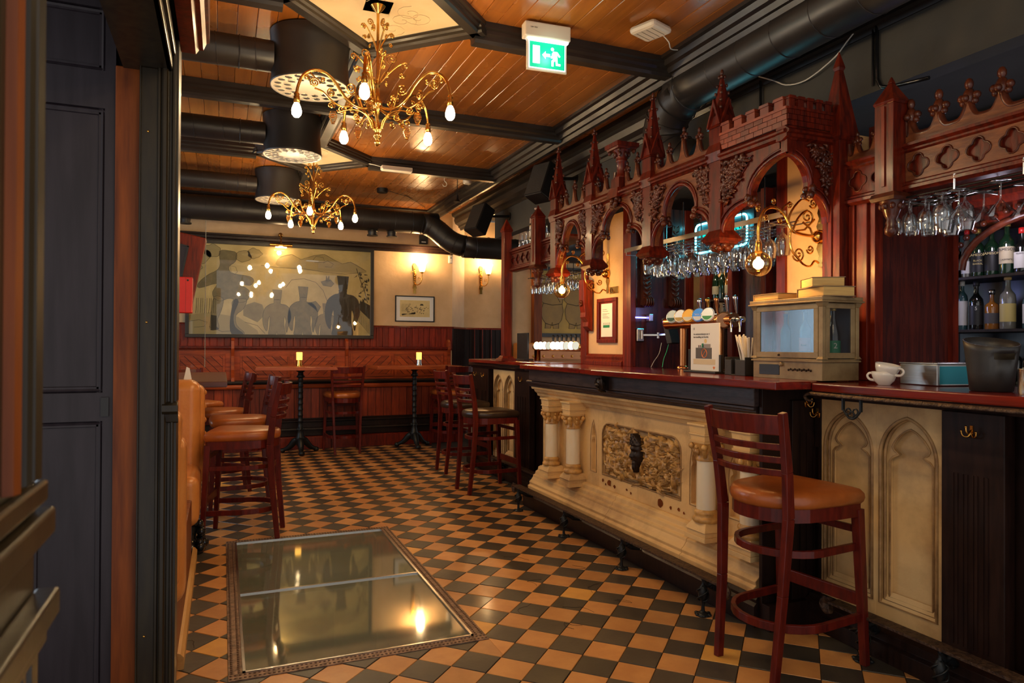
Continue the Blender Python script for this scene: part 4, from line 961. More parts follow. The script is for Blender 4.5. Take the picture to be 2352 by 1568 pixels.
def pendant(b,cb,x,y,zt,w_,zb):
    b.taper((x,y),zt-.005,zt+.045,w_*.80,w_*.80,w_*.5,w_*.5); b.taper((x,y),zt-.02,zt-.005,w_*.72,w_*.72,w_*.80,w_*.80); b.taper((x,y),zt-.032,zt-.02,w_*.6,w_*.6,w_*.66,w_*.66)
    rs=random.Random(int(y*100)); h=zt-.03-zb
    cb.lathe([(.004,0),(w_*.32,h*.25),(w_*.5,h*.65),(w_*.52,h)],(x,y,zb),12)
    for k in range(11): a=k*.571+.3; q=(.35,.7)[k%2]; r_=w_*(.42 if q<.5 else .52); cb.ball((x+r_*cos(a),y+r_*sin(a),zb+h*q),.021,(1,1,.9),7,5)
def pier(x,y,zb=1.895,zs=1.965,zt=3.03,w_=.10,gz=2.66,spire=True):
    b=B(); cb=B()
    b.box(x-w_/2,y-w_/2,zs+.03,x+w_/2,y+w_/2,2.41); b.taper((x,y),2.40,2.45,w_*.56,w_*.56,w_*.66,w_*.66); b.taper((x,y),2.45,2.50,w_*.66,w_*.66,w_*.52,w_*.52)
    b.box(x-w_/2,y-w_/2,2.49,x+w_/2,y+w_/2,2.60)
    if spire: pinnacle(b,cb,x,y,2.59,zt,w_*.98,gz)
    pendant(b,cb,x,y,zs,w_,zb)
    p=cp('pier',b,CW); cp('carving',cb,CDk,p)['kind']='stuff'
XA=2.575; PX=2.62
for y,zt in((5.30,3.04),(4.68,3.02),(3.895,3.03),(3.205,2.93)): pier(PX,y,zt=zt)
FRA=lambda X:((X,0,0),(0,-1,0),(0,0,1),(-1,0,0))
def foil_half(a,z0,zc,zt,n=7):
    P=[]
    for i in range(n+1):
        s=pi/2*i/n; P.append((a-.46*a*(1-cos(s)),z0+(zc-z0)*sin(s)))
    for i in range(1,n+2):
        s=pi/2*i/(n+1); P.append((.56*a*cos(s) if i<n+1 else 0,zc+.018+(zt-zc-.018)*sin(s)))
    return P
def foliage(b,pts,N,rs,r0=.011,r1=.02,dep=.012):
    # leafy blobs filling a triangle given in world coordinates; N outward normal
    A,Bq,C=[Vector(p) for p in pts]; N=Vector(N); area_=((Bq-A).cross(C-A)).length/2
    ax0=(Bq-A).normalized(); ay0=N.cross(ax0)
    for k in range(int(area_/.00020)+5):
        u_,v_=rs.random(),rs.random()
        if u_+v_>1:u_,v_=1-u_,1-v_
        p=A+(Bq-A)*u_+(C-A)*v_; aa=rs.uniform(0,6.3); dd=ax0*cos(aa)+ay0*sin(aa); d2=ax0*cos(aa+1)+ay0*sin(aa+1)
        b.tube([p,p+dd*.014+N*.010,p+dd*.024+d2*.008+N*(dep+.004),p+dd*.026+d2*.022+N*dep*.6],[.005,rs.uniform(.008,.012),.010,.003],6)
        if k%4==0: b.ball(p+N*dep,rs.uniform(.007,.011),(1,1,1),6,5)
    for k in range(2):
        c=A.lerp((Bq+C)/2,.35+.25*k); ax=(Bq-A).normalized(); ay=N.cross(ax); b.tube([c+N*(dep+.004)+(ax*cos(q*.7)+ay*sin(q*.7))*(.006+.0035*q) for q in range(9)],.005,5)
def arch(fr,u0,u1,z0,zc,zt,z1,th,side=0,face=None,key=''):
    # side 0 full arch, +1 half arch whose apex is at u1, -1 half arch whose apex is at u0
    rs=random.Random(int(abs(u0)*1000)); O,U,V,N=[Vector(q) for q in fr]
    if side==0: a=(u1-u0)/2; uc=(u0+u1)/2; sides=(1,-1)
    elif side>0: a=u1-u0; uc=u1; sides=(-1,)
    else: a=u1-u0; uc=u0; sides=(1,)
    H=foil_half(a,z0,zc,zt); b=B(); mb=B(); cb=B()
    for s in sides:
        P=[(uc,z1)]+[(uc+s*u_,v) for u_,v in reversed(H)]+[(uc+s*a,z1)]
        b.prism(P,fr,-th,0)
        mb.tube([O+U*(uc+s*u_)+V*v+N*.0 for u_,v in H],.013,8,cap=False)
        mb.tube([O+U*(uc+s*u_*1.05)+V*(v+.020)+N*.004 for u_,v in H[1:]],.006,6,cap=False)
        cu=[(uc+s*.545*a,zc+.012),(uc+s*.50*a,zc-.022)]
        for q in cu: cb.ball(O+U*q[0]+V*q[1]+N*.012,.020,(1,1,1),8,6); cb.ball(O+U*q[0]+V*q[1]-N*th*.6,.018,(1,1,1),6,5)
        cb.tube([O+U*(uc+s*.56*a)+V*(zc+.03)+N*.016,O+U*(uc+s*.52*a)+V*(zc+.0)+N*.02,O+U*(uc+s*.6*a)+V*(zc-.01)+N*.018],.008,6)
        # flat black sheet painted in for the shade of a recess, foliage on top
        A_=(uc+s*(a-.018),z1-.022); B_=(uc+s*(a*.50),z1-.022); C_=(uc+s*(a-.018),zc+(zt-zc)*.02)
        w3=[O+U*q[0]+V*q[1] for q in (A_,B_,C_)]
        cb2=B(); cb2.prism([A_,B_,(uc+s*.68*a,z1-(z1-zc)*.42),C_],fr,0,.0015); cp('spandrel_shade',cb2,M['black'])
        foliage(cb,[w3[0],w3[1]*.86+w3[0]*.14,w3[2]],N,rs)
        mb.tube([O+U*q[0]+V*q[1]+N*.004 for q in (A_,B_,(uc+s*.68*a,z1-(z1-zc)*.42),C_)],.005,6,True)
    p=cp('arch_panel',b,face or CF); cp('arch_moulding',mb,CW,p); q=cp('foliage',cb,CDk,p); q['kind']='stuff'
FA=FRA(2.585)
arch(FA,-5.25,-4.73,2.03,2.16,2.345,2.40,.05)
arch(FA,-4.63,-3.945,2.02,2.17,2.350,2.40,.05)
arch(FA,-3.845,-3.255,2.00,2.15,2.345,2.40,.05)
arch(FA,-3.155,-2.67,1.99,2.13,2.325,2.385,.05,side=1,face=CW)
FB=((0,2.67,0),(1,0,0),(0,0,1),(0,-1,0))
arch(FB,2.585,2.865,1.99,2.14,2.325,2.385,.05,side=-1,face=CW)
# entablature runs
ent=[(-.02,2.395),(-.008,2.395),(0,2.405),(.012,2.41),(.012,2.42),(.030,2.425),(.030,2.437),(-.02,2.475),(-.06,2.475),(-.06,2.395)]
b=B()
for y0,y1 in((5.25,4.73),(4.63,3.945),(3.845,3.255)): b.profile(ent,(2.575,y0,0),(2.575,y1,0),(-1,0,0))
cp('entablature',b,CW)
ent2=[(-.06,2.38),(-.02,2.38),(.0,2.39),(.012,2.395),(.012,2.41),(.028,2.415),(.028,2.425),(-.005,2.45),(-.06,2.45)]
b=B().profile(ent2,(2.575,3.155,0),(2.575,2.655,0),(-1,0,0)).profile(ent2,(2.56,2.66,0),(2.88,2.66,0),(0,-1,0)); cp('entablature',b,CW)
cp('corner_block',B().box(2.573,2.658,2.32,2.63,2.70,2.452),CW)
# crests
def crest(fr,u0,u1,z,peaks,hs,name='crest',r_=.0145,fin=.022,th=.03,base=.022):
    O,U,V,N=[Vector(q) for q in fr]; P=[(u0,z)]; line_=[]
    ks=[u0]+list(peaks)+[u1]; hh=[hs[0]]+list(hs)+[hs[-1]]
    top=[]
    for i in range(len(ks)-1):
        a_,c_=ks[i],ks[i+1]; ha,hc=hh[i],hh[i+1]
        if c_-a_<.004: continue
        for k in range(13):
            s=-1+2*k/12; h=(ha if s<0 else hc)*1.12*abs(s)**4; 
            top.append((a_+(c_-a_)*(k/12)**1.0,z+base+h))
    b=B().prism([(u0,z)]+top+[(u1,z)],fr,-th,0)
    m_=B(); seg=[O+U*u_+V*v-N*th/2 for u_,v in top]; m_.tube(seg,r_,6,cap=False)
    p=cp(name,b,CF); cp('crest_moulding',m_,CDk,p)
    cb=B()
    for pk,h in zip(peaks,hs):
        c=O+U*pk+V*(z+base+h*1.12)-N*th/2
        cb.ball(c+V*.008,fin*.8,(1,1,1.6),6,5); cb.ball(c+V*(fin*2.0),fin*.55,(1,1,1.5),6,5)
        for s in(1,-1): cb.ball(c+U*s*fin*1.0+V*.010,fin*.55,(1,1,1),6,5); cb.ball(c+U*s*fin*.75-V*.012,fin*.5,(1,1,1),6,5); cb.ball(c+N*s*fin*.8+V*.0,fin*.5,(1,1,1),6,5)
        for s in(1,-1): cb.tube([c+V*(-.01),c+U*s*fin*.7+V*.006,c+U*s*fin*1.25+V*(.018)],.0045,5)
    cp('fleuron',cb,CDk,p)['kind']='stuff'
FC=FRA(2.60)
crest(FC,-5.25,-4.73,2.475,[-5.24,-5.14,-4.99,-4.84,-4.74],[.06,.08,.12,.08,.06])
crest(FC,-4.63,-4.36,2.475,[-4.62,-4.49],[.07,.10])
crest(FC,-4.21,-3.945,2.475,[-4.20,-4.07],[.08,.11])
crest(FC,-3.845,-3.255,2.475,[-3.83,-3.70,-3.55,-3.40,-3.27],[.05,.08,.13,.09,.05])
# capital on stub column above the middle arch
y=4.285; b=B(); b.taper((PX,y),2.40,2.47,.085,.075,.070,.062); b.taper((PX,y),2.47,2.545,.055,.055,.055,.055); b.lathe([(.045,2.545),(.048,2.555),(.040,2.565),(.036,2.58),(.036,2.66),(.044,2.668),(.040,2.675),(.042,2.70),(.062,2.745)],(PX,y,0),14)
b.taper((PX,y),2.745,2.758,.075,.075,.078,.078); b.taper((PX,y),2.758,2.788,.088,.088,.090,.090)
p=cp('stub_column',b,CW); cb=B()
for k in range(8): a=k*pi/4; cb.ball((PX+.052*cos(a),y+.052*sin(a),2.712),.013,(1,1,1.5),6,5)
for k in range(4): a=k*pi/2+pi/4; cb.ball((PX+.088*cos(a),y+.088*sin(a),2.732),.016,(1,1,1),6,5)
for k in range(14): cb.ball((2.575-random.uniform(0,.03),y+random.uniform(-.055,.055),2.365+random.uniform(-.02,.03)),.018,(1,1,1),6,5)
cp('carving',cb,CDk,p)['kind']='stuff'
# battlement with raised bricks
def battlement(fr,u0,u1,m1,name):
    O,U,V,N=[Vector(q) for q in fr]; zb,zw,zm=2.45,2.535,2.60
    b=B().prism([(u0,zb),(u1,zb),(u1,zw),(u0,zw)],fr,-.03,0); n=5; wd=(u1-u0)/n
    root=cp('parapet',b,CDk)
    for k in range(n):
        a=u0+wd*k+wd*.12; q=B().prism([(a,zw),(a+wd*.62,zw),(a+wd*.62,zm-.012),(a,zm-.012)],fr,-.03,.004).prism([(a-.006,zm-.016),(a+wd*.62+.006,zm-.016),(a+wd*.62+.002,zm),(a-.002,zm)],fr,-.034,.010); obj('merlon',q,m1,root,bev=.002)
    rows=3; rh=(zw-zb)/rows; bw=(u1-u0)/7.5
    for r_ in range(rows):
        u=u0-(bw*.5 if r_%2 else 0)
        while u<u1-.005:
            a,c=max(u+.0015,u0),min(u+bw-.0015,u1)
            if c-a>.01: obj('brick',B().prism([(a,zb+rh*r_+.0015),(c,zb+rh*r_+.0015),(c,zb+rh*(r_+1)-.0015),(a,zb+rh*(r_+1)-.0015)],fr,0,.005+random.uniform(0,.0015)),m1,root)
            u+=bw
    q=B().prism([(u0,zw-.004),(u1,zw-.004),(u1,zw+.010),(u0,zw+.010)],fr,-.03,.012); obj('string_course',q,m1,root)
M['brick_wood']=mat('brick_wood',(.23,.040,.014),.36,c2=(.14,.022,.009),scale=12,bump=.1,rnd=.3,coat=.2)
battlement(FRA(2.572),-3.155,-2.655,M['brick_wood'],'l')
battlement(((0,2.655,0),(1,0,0),(0,0,1),(0,-1,0)),2.572,2.87,M['canopy_wood'],'r')
# tall plain post with spire where the canopy meets the wall
def plain_post(x,y,z0,zs,zt,w_,name='post'):
    b=B().box(x-w_/2,y-w_/2,z0,x+w_/2,y+w_/2,zs); b.taper((x,y),zs,zs+.02,w_*.5,w_*.5,w_*.62,w_*.62); b.taper((x,y),zs+.02,zt-.10,w_*.62,w_*.62,w_*.14,w_*.14); b.taper((x,y),zt-.10,zt-.085,w_*.14,w_*.14,w_*.20,w_*.20); b.taper((x,y),zt-.085,zt,w_*.2,w_*.2,.002,.002)
    r_=B().box(x-w_/2-.008,y-.01,z0+.12,x-w_/2,y+.01,zs-.02); p=cp(name,b,CW,bev=.003); cp('bead',r_,M['red_wood'],p)
plain_post(2.92,2.66,1.40,2.40,2.87,.11)
# quatrefoil frieze sections
def quatre_half(s,cz,r):  # half outline (du,v) from bottom to top
    P=[]
    for k in range(0,6): a=-pi/2+pi/2*k/5; P.append((s*.40*cos(a),cz-s*.46+s*.40*sin(a)))
    for k in range(0,11): a=-pi*.42+pi*.84*k/10; P.append((s*.46+s*.40*cos(a),cz+s*.40*sin(a)))
    for k in range(0,6): a=pi/2*k/5; P.append((s*.40*cos(a),cz+s*.46+s*.40*sin(a)))
    P[0]=(0.0005,P[0][1]); P[-1]=(0,P[-1][1]); return P
def frieze(X,ya,yb,n,z0,z1,m,crestpk,dx=0):
    fr=FRA(X); w_=(yb-ya)/n; b=B(); mb=B()
    for i in range(n):
        y0=ya+w_*i; yc_=y0+w_/2; H=quatre_half(min(w_,z1-z0)*.46,(z0+z1)/2,0)
        holed(b,fr,(-(y0+w_),-y0,z0,z1),-yc_,H,-.02,0)
        O,U,V,N=[Vector(q) for q in fr]; mb.tube([O+U*(-yc_+u_)+V*v+N*.001 for u_,v in H]+[O+U*(-yc_-u_)+V*v+N*.001 for u_,v in reversed(H[1:-1])],.004,6,True)
    p=cp('frieze',b,m); cp('quatrefoil_moulding',mb,CDk,p)
    cp('frieze_back',B().box(X+.012,ya,z0,X+.07,yb,z1),CW,p)
    c=B().profile([(-.06,z1),(.0,z1),(.010,z1+.008),(.010,z1+.016),(.028,z1+.026),(.028,z1+.038),(.004,z1+.046),(-.06,z1+.046)],(X,ya,0),(X,yb,0),(-1,0,0))
    c.profile([(-.06,z0),(.0,z0),(.010,z0-.008),(.010,z0-.018),(.024,z0-.026),(.024,z0-.040),(.006,z0-.052),(-.06,z0-.052)],(X,ya,0),(X,yb,0),(-1,0,0)); cp('entablature',c,CW)
frieze(2.90,1.05,2.27,9,2.115,2.245,CF,None)
frieze(2.92,2.35,2.61,2,2.115,2.245,CW,None)
FD=FRA(2.90); pk=[-2.25+.135*k for k in range(9)]
crest(FD,-2.27,-1.05,2.291,pk,[.075]*9,fin=.032,r_=.017,base=.03)
crest(FRA(2.92),-2.61,-2.35,2.291,[-2.56,-2.45],[.06,.07],fin=.02)
def short_post(x,y,z0,zs,zt,zb,w_=.10):
    b=B().box(x-w_/2,y-w_/2,z0,x+w_/2,y+w_/2,zs); b.taper((x,y),zs,zs+.012,w_*.5,w_*.5,w_*.56,w_*.56); b.taper((x,y),zs+.012,zt-.03,w_*.56,w_*.56,w_*.10,w_*.10); b.taper((x,y),zt-.03,zt,w_*.13,w_*.13,.003,.003)
    p=cp('post',b,CW,bev=.002); cp('bead',B().box(x-w_/2-.007,y-.008,z0+.03,x-w_/2,y+.008,zs-.01),M['red_wood'],p)
    q=B(); q.taper((x,y),z0-.02,z0,w_*.66,w_*.66,w_*.58,w_*.58); q.taper((x,y),z0-.035,z0-.02,w_*.60,w_*.60,w_*.66,w_*.66); q.lathe([(.006,zb),(.028,zb+.015),(.030,zb+.04),(.022,zb+.055),(.026,zb+.065),(.020,zb+.08),(.030,zb+.10),(.052,z0-.035)],(x,y,0),14)
    for k in range(8): a=k*pi/4; q.ball((x+.042*cos(a),y+.042*sin(a),z0-.058),.014,(1,1,1.2),6,5)
    cp('pendant',q,CDk,p)
short_post(2.87,2.315,2.065,2.475,2.61,1.865)
# far wing of the canopy
frieze(2.69,5.42,6.52,9,2.15,2.27,CW,None)
short_post(2.66,5.80,2.09,2.52,2.64,1.88)
b=B().box(2.61,6.50,1.205,2.69,6.58,2.50); b.taper((2.65,6.54),2.50,2.515,.045,.045,.052,.052); b.taper((2.65,6.54),2.515,2.63,.052,.052,.004,.004); b.taper((2.65,6.54),1.20,1.225,.085,.085,.075,.075); b.taper((2.65,6.54),1.225,1.25,.065,.065,.05,.05); cp('post',b,M['red_wood'],bev=.002)
cp('roof_board',B().box(2.62,2.66,2.43,2.95,3.15,2.45),M['canopy_wood'])
cp('top_shelf',B().box(2.69,5.40,2.31,3.05,6.50,2.33).box(2.76,1.05,2.30,3.0,2.27,2.315) if False else B().box(2.69,5.40,2.31,3.05,6.50,2.33),M['canopy_wood'])
# ================================================================ wall piers, opening frames
b=B().box(2.95,4.75,1.155,3.12,5.44,2.43); struct('wall_pier_far',b,M['plaster'])
b=B().box(2.955,2.655,1.155,3.12,3.06,2.43); struct('wall_pier_near',b,M['plaster'])
b=B()
b.box(2.925,5.36,1.195,2.97,5.46,2.45).box(2.925,4.655,1.195,2.98,4.76,2.45); b.box(2.915,4.63,1.195,2.96,4.665,2.45)
b.profile([(0,1.195),(.045,1.195),(.045,1.225),(.03,1.24),(.035,1.265),(.015,1.285),(0,1.29)],(2.955,4.76,0),(2.955,5.36,0),(-1,0,0)); struct('trim_40',b,M['red_wood'],bev=.002)
b=B().box(2.94,3.05,1.195,3.0,3.11,2.45).box(2.95,3.10,1.195,3.02,3.13,2.45).box(2.93,2.50,1.19,2.975,2.565,2.10).box(2.945,2.465,1.19,3.0,2.50,2.10); b.box(2.92,2.565,1.19,2.955,2.60,2.10); struct('trim_41',b,M['red_wood'],bev=.002)
b=B().box(2.96,2.59,1.19,3.12,2.66,2.43); struct('wall_pier_strip',b,M['plaster'])
M['dark_panel']=mat('dark_panel',(.10,.016,.010),.24,c2=(.035,.007,.007),scale=6,stretch=(6,6,.5),bump=.04,coat=.3)
struct('wall_bar_partition',B().box(2.98,2.49,0,3.52,2.53,2.45).box(2.98,4.66,0,3.44,4.70,2.45),M['dark_panel'])
struct('trim_42',B().box(3.50,2.46,0,3.54,2.55,2.45),M['red_wood'])
# deep red corbel bracket on the far pier
t2=thing('wall_bracket','tall red carved wooden bracket on the cream pier behind the far globe lamp','bracket',(2.93,5.30,1.62))
b=B().prism([(0,.30),(.09,.30),(.085,.10),(.07,.02),(.075,-.02),(.045,-.06),(.05,-.10),(.02,-.13),(0,-.14)],((0,0,0),(-1,0,0),(0,0,1),(0,1,0)),-.045,.045); obj('body',b,M['red_wood'],t2,bev=.003); b=B(); 
for k in range(5): b.ball((-.092,-.0+.018*cos(k*1.25),.10+.018*sin(k*1.25)),.012,(1,1,1),6,5)
obj('rosette',b,CDk,t2)
# ================================================================ globe lamps on scrolled brass brackets
def spiral(c,U,V,r0,r1,turns,a0=0,n=22):
    return [c+(U*cos(a0+2*pi*turns*i/n)+V*sin(a0+2*pi*turns*i/n))*(r0+(r1-r0)*i/n) for i in range(n+1)]
def globe_lamp(label,y,zp,zg,wl):
    t=thing('globe_lamp',label,'lamp',(2.95,y,zp),0,'globe lamps on scrolled brackets'); U=Vector((-1,0,0));V=Vector((0,0,1)); O=Vector((0,0,0)); P=lambda u,v:U*u+V*v
    b=B().prism([(-.018,-.16),(.018,-.16),(.024,-.13),(.012,-.10),(.03,-.06),(.02,-.03),(.034,0),(.02,.03),(.03,.06),(.012,.10),(.024,.13),(.012,.17),(-.012,.17),(-.024,.13),(-.012,.10),(-.03,.06),(-.02,.03),(-.034,0),(-.02,-.03),(-.03,-.06),(-.012,-.10),(-.024,-.13)],((0,0,0),(0,1,0),(0,0,1),(-1,0,0)),0,.006)
    b.lathe([(.036,0),(.038,.014),(.028,.038),(.008,.050)],(-.006,0,0),14,(-1,0,0)); obj('wall_plate',b,M['brass'],t)
    b=B(); A=[P(.04,.0),P(.14,.005),P(.20,.02),P(.225,.05),P(.25,.09),P(.29,.122),P(.34,.132),P(.385,.115),P(.415,.07),P(.427,.02),P(.428,-.01)]
    b.tube(A,.0085,8); obj('arm',b,M['brass'],t)
    b=B()
    for c,r1,tn,a in((P(.10,.10),.044,1.8,0),(P(.06,.175),.028,1.6,2),(P(.16,-.10),.042,1.8,1),(P(.08,-.07),.026,1.5,3),(P(.43,.115),.016,1.4,0),(P(.33,.165),.016,1.4,3),(P(.29,.065),.015,1.4,2),(P(.38,.075),.015,1.3,1),(P(.22,.15),.018,1.3,1)): b.tube(spiral(c,U,V,.003,r1,tn,a),.0050,5)
    for pts in ([P(.20,.02),P(.17,.08),P(.13,.12),P(.10,.134)],[P(.235,.05),P(.21,.12),P(.14,.19),P(.09,.185)],[P(.21,.03),P(.22,-.03),P(.20,-.09),P(.16,-.124)],[P(.20,-.09),P(.13,-.15),P(.08,-.16),P(.05,-.13),P(.02,-.14)],[P(.28,.1),P(.26,.14),P(.22,.168)],[P(.06,.0),P(.08,.04),P(.13,.07)],[P(.18,.02),P(.12,.03),P(.05,.09)]): b.tube(pts,.0058,5)
    obj('scrollwork',b,M['brass'],t)['kind']='stuff'
    g=P(.428,0)+Vector((0,0,zg-zp)); b=B().cyl(g+V*.062,g+V*.115,.014,10).lathe([(.018,.055),(.020,.065),(.016,.085),(.018,.1),(.010,.118)],g,12); b.cyl(g+V*.11,P(.428,-.01),.007,8); obj('socket',b,M['brass'],t)
    pr=[(.012,.070)]+[(.067*sin(a),.067*cos(a)) for a in [.35+.2*k for k in range(14)]]+[(.001,-.067)]; obj('glass_globe',B().lathe(pr,g,20,cap=False),M['globe'],t)
    f_=B(); 
    for k in range(6): a=k*pi/3; f_.tube([g+Vector((.006*cos(a),.006*sin(a),.035)),g+Vector((.017*cos(a),.017*sin(a),.0)),g+Vector((.008*cos(a),.008*sin(a),-.022))],.0022,5)
    obj('filament',f_,M['bulb'],t); point('globe_light',tuple(Vector((2.95,y,zp))+g),wl,WARM,.03)
globe_lamp('amber globe lamp on brass scroll bracket, near pier above the old cabinet',2.80,1.94,1.775,5.5)
globe_lamp('amber globe lamp on brass scroll bracket, far pier before the picture of stout soldiers',5.03,1.95,1.80,5.5)
# ================================================================ old glazed cabinet with books
wp=mat('worn_paint',(.36,.25,.115),.5,c2=(.20,.125,.055),scale=7,detail=6,bump=.15,metal=.25); M['worn_paint']=wp
t=thing('display_cabinet','old cream painted glazed metal cabinet holding bottles on the bar top','cabinet',(2.55,2.415,1.195))
w,d,h=.455,.235,.395   # along Y, along X
def cb_(name,b,m,par=None,bev=.0015): return obj(name,b,m,par or t,bev=bev)
b=B().box(.012,.012,0,d-.012,w-.012,.092); 
cb_('base',B().box(.004,.004,0,d,w,.086),wp); cb_('base_moulding',B().box(-.006,-.006,.086,d+.004,w+.006,.094).box(0,0,.094,d,w,.100),wp)
cb_('base_slot',B().box(.0015,.27,.018,.006,.41,.070),M['black']); b=B()
for k in range(11): b.ball((.002,.07+.014*k,.045+.004*(k%2)),.0058,(1,1,1),6,5)
cb_('grille',b,M['bronze']); b=B().lathe([(.011,0),(.011,.010),(.006,.014)],(.004,.255,.072),12,(-1,0,0)); cb_('knob',b,wp)
for x,y in((.012,.012),(.012,w-.012),(d-.012,.012),(d-.012,w-.012)):
    b=B().box(x-.010,y-.012,.100,x+.010,y+.012,.345); b.taper((x,y),.345,.365,.012,.014,.020,.022); b.taper((x,y),.100,.112,.018,.02,.012,.014); cb_('corner_post',b,wp)
cb_('roof',B().box(-.018,-.018,.365,d+.014,w+.018,.374).box(-.012,-.012,.374,d+.010,w+.012,.392),wp,bev=.003)
for nm_,a in(('door_frame',(0,.026,.104,.010,w-.026,.132)),('door_frame',(0,.026,.336,.010,w-.026,.362)),('door_frame',(0,.026,.132,.010,.052,.336)),('door_frame',(0,w-.052,.132,.010,w-.026,.336)),('side_frame',(.026,.002,.104,d-.026,.010,.130)),('side_frame',(.026,.002,.338,d-.026,.010,.362)),('side_frame',(.026,.002,.13,.050,.010,.338)),('side_frame',(d-.05,.002,.13,d-.026,.010,.338))): cb_(nm_,B().box(*a),wp)
cb_('front_pane',B().box(.004,.052,.132,.006,w-.052,.336),M['blue_pane'],bev=0); cb_('side_pane',B().box(.05,.005,.13,d-.05,.007,.338),M['pane'],bev=0)
cb_('back_panel',B().box(d-.014,.02,.1,d-.010,w-.02,.36),M['door_wood'],bev=0)
cb_('door_catch',B().ball((-.003,.27,.118),.006,seg=8),M['bronze'],bev=0)
def bottle_prof(kind,s=1):
    return {'wine':[(.036,0),(.038,.01),(.038,.19),(.034,.215),(.018,.245),(.014,.26),(.014,.315),(.016,.316),(.016,.33),(.012,.331)],
     'champ':[(.042,0),(.044,.012),(.044,.14),(.040,.175),(.024,.235),(.016,.27),(.016,.315),(.019,.318),(.019,.335),(.008,.345)],
     'whisky':[(.037,0),(.039,.008),(.039,.165),(.036,.19),(.018,.215),(.013,.23),(.013,.27),(.017,.271),(.017,.298),(.014,.30)],
     'square':[(.040,0),(.042,.006),(.042,.15),(.038,.168),(.016,.185),(.013,.2),(.013,.235),(.018,.236),(.018,.268),(.015,.27)],
     'tall':[(.030,0),(.031,.006),(.033,.20),(.030,.225),(.015,.25),(.012,.265),(.012,.29),(.015,.291),(.015,.32),(.012,.322)]}[kind]
GL={}
def bglass(k,c,r=.08): 
    if k not in GL: GL[k]=mat('bottle_'+k,c,r,coat=.5,spec=.8)
    return GL[k]
def bottle(label,loc,kind,gl,cap,lab=None,s=1.0,txt=None,tc=None,lz=(.05,.13),grp=None,face=pi+.55,liquid=None):
    t=thing('bottle',label,'bottle',loc,0,grp); pr=[(r_*s,z*s) for r_,z in bottle_prof(kind)]
    obj('glass_body',B().lathe(pr[:7],seg=14,cap=True),gl,t); obj('cap',B().lathe([(r_+.0008,z) for r_,z in pr[6:]],seg=12),cap,t)
    if lab:
        R=pr[2][0]+.0008; obj('label',B().lathe([(R,lz[0]*s),(R+.0002,lz[1]*s)],seg=12,a0=face-1.25,a1=face+1.25,cap=False),lab,t)
        if txt:
            for k,(tx,zz,sz,cl) in enumerate(txt):
                text_part('lettering',tx,sz*s,cl,t,(cos(face)*(R+.0012),sin(face)*(R+.0012),zz*s),(pi/2,0,face+pi/2),depth=.0003)
    return t
cream=mat('label_cream',(.62,.52,.33),.55); lwhite=mat('label_white',(.72,.70,.64),.55); lblack=mat('label_black',(.02,.02,.02),.5); gold=mat('label_gold',(.65,.42,.10),.35,metal=.6); lpink=mat('label_pink',(.75,.28,.24),.5); lgreen=mat('label_green',(.01,.22,.10),.4); inkb=mat('label_ink',(.03,.02,.02),.6); linkg=mat('label_goldtext',(.7,.55,.2),.5)
gg=bglass('green',(.008,.030,.012)); gk=bglass('black',(.006,.007,.006)); ga=bglass('amber',(.36,.13,.02)); gc=bglass('clear',(.20,.19,.16)); gt=bglass('teal',(.04,.10,.11)); gb=bglass('blue',(.10,.20,.26))
bottle('pale blue rosé bottle with pink label standing inside the old glazed cabinet',(2.665,2.63,1.296),'wine',gb,gb,lpink,.72,[('Rosé',.09,.018,inkb)],None,(.05,.14),'bottles in the cabinet')
bottle('dark wine bottle with white neck label inside the cabinet, by the corner post',(2.67,2.51,1.296),'champ',gk,lwhite,None,.70,grp='bottles in the cabinet')
bottle('plain blue tinted bottle inside the cabinet at its left end',(2.665,2.76,1.296),'wine',gb,gb,None,.68,grp='bottles in the cabinet')
bottle('dark champagne style bottle with round green 2 label in the cabinet side window',(2.66,2.455,1.296),'champ',gk,gold,lgreen,.72,[('2',.085,.05,lwhite)],None,(.04,.12),'bottles in the cabinet',-pi/2-.5)
pg=mat('page_edges',(.62,.40,.13),.75,c2=(.48,.29,.09),scale=60,stretch=(.2,.2,6)); cv=mat('book_cover',(.16,.09,.05),.6,c2=(.30,.20,.10),scale=12)
def book(label,loc,rz,w,d,h,tilt=0):
    t=thing('book',label,'book',loc,rz,'old books on the cabinet'); t.rotation_euler=(tilt,0,rz)
    obj('pages',B().box(-w/2+.004,-d/2+.004,.003,w/2-.004,d/2-.003,h-.003),pg,t,bev=.003)
    obj('cover',B().box(-w/2,-d/2,0,w/2,d/2,.003).box(-w/2,-d/2,h-.003,w/2,d/2,h).box(-w/2,d/2-.003,0,w/2,d/2,h),cv,t)
book('thick old book lying flat, lower of the two stacked at the right on the cabinet',(2.66,2.50,1.588),D_(-14),.165,.22,.048)
book('thick old book lying askew on top of the stack on the cabinet',(2.66,2.52,1.637),D_(-32),.15,.215,.046,.03)
book('worn old book with loose warped boards, alone at the left end of the cabinet top',(2.62,2.78,1.588),D_(-6),.13,.20,.034)
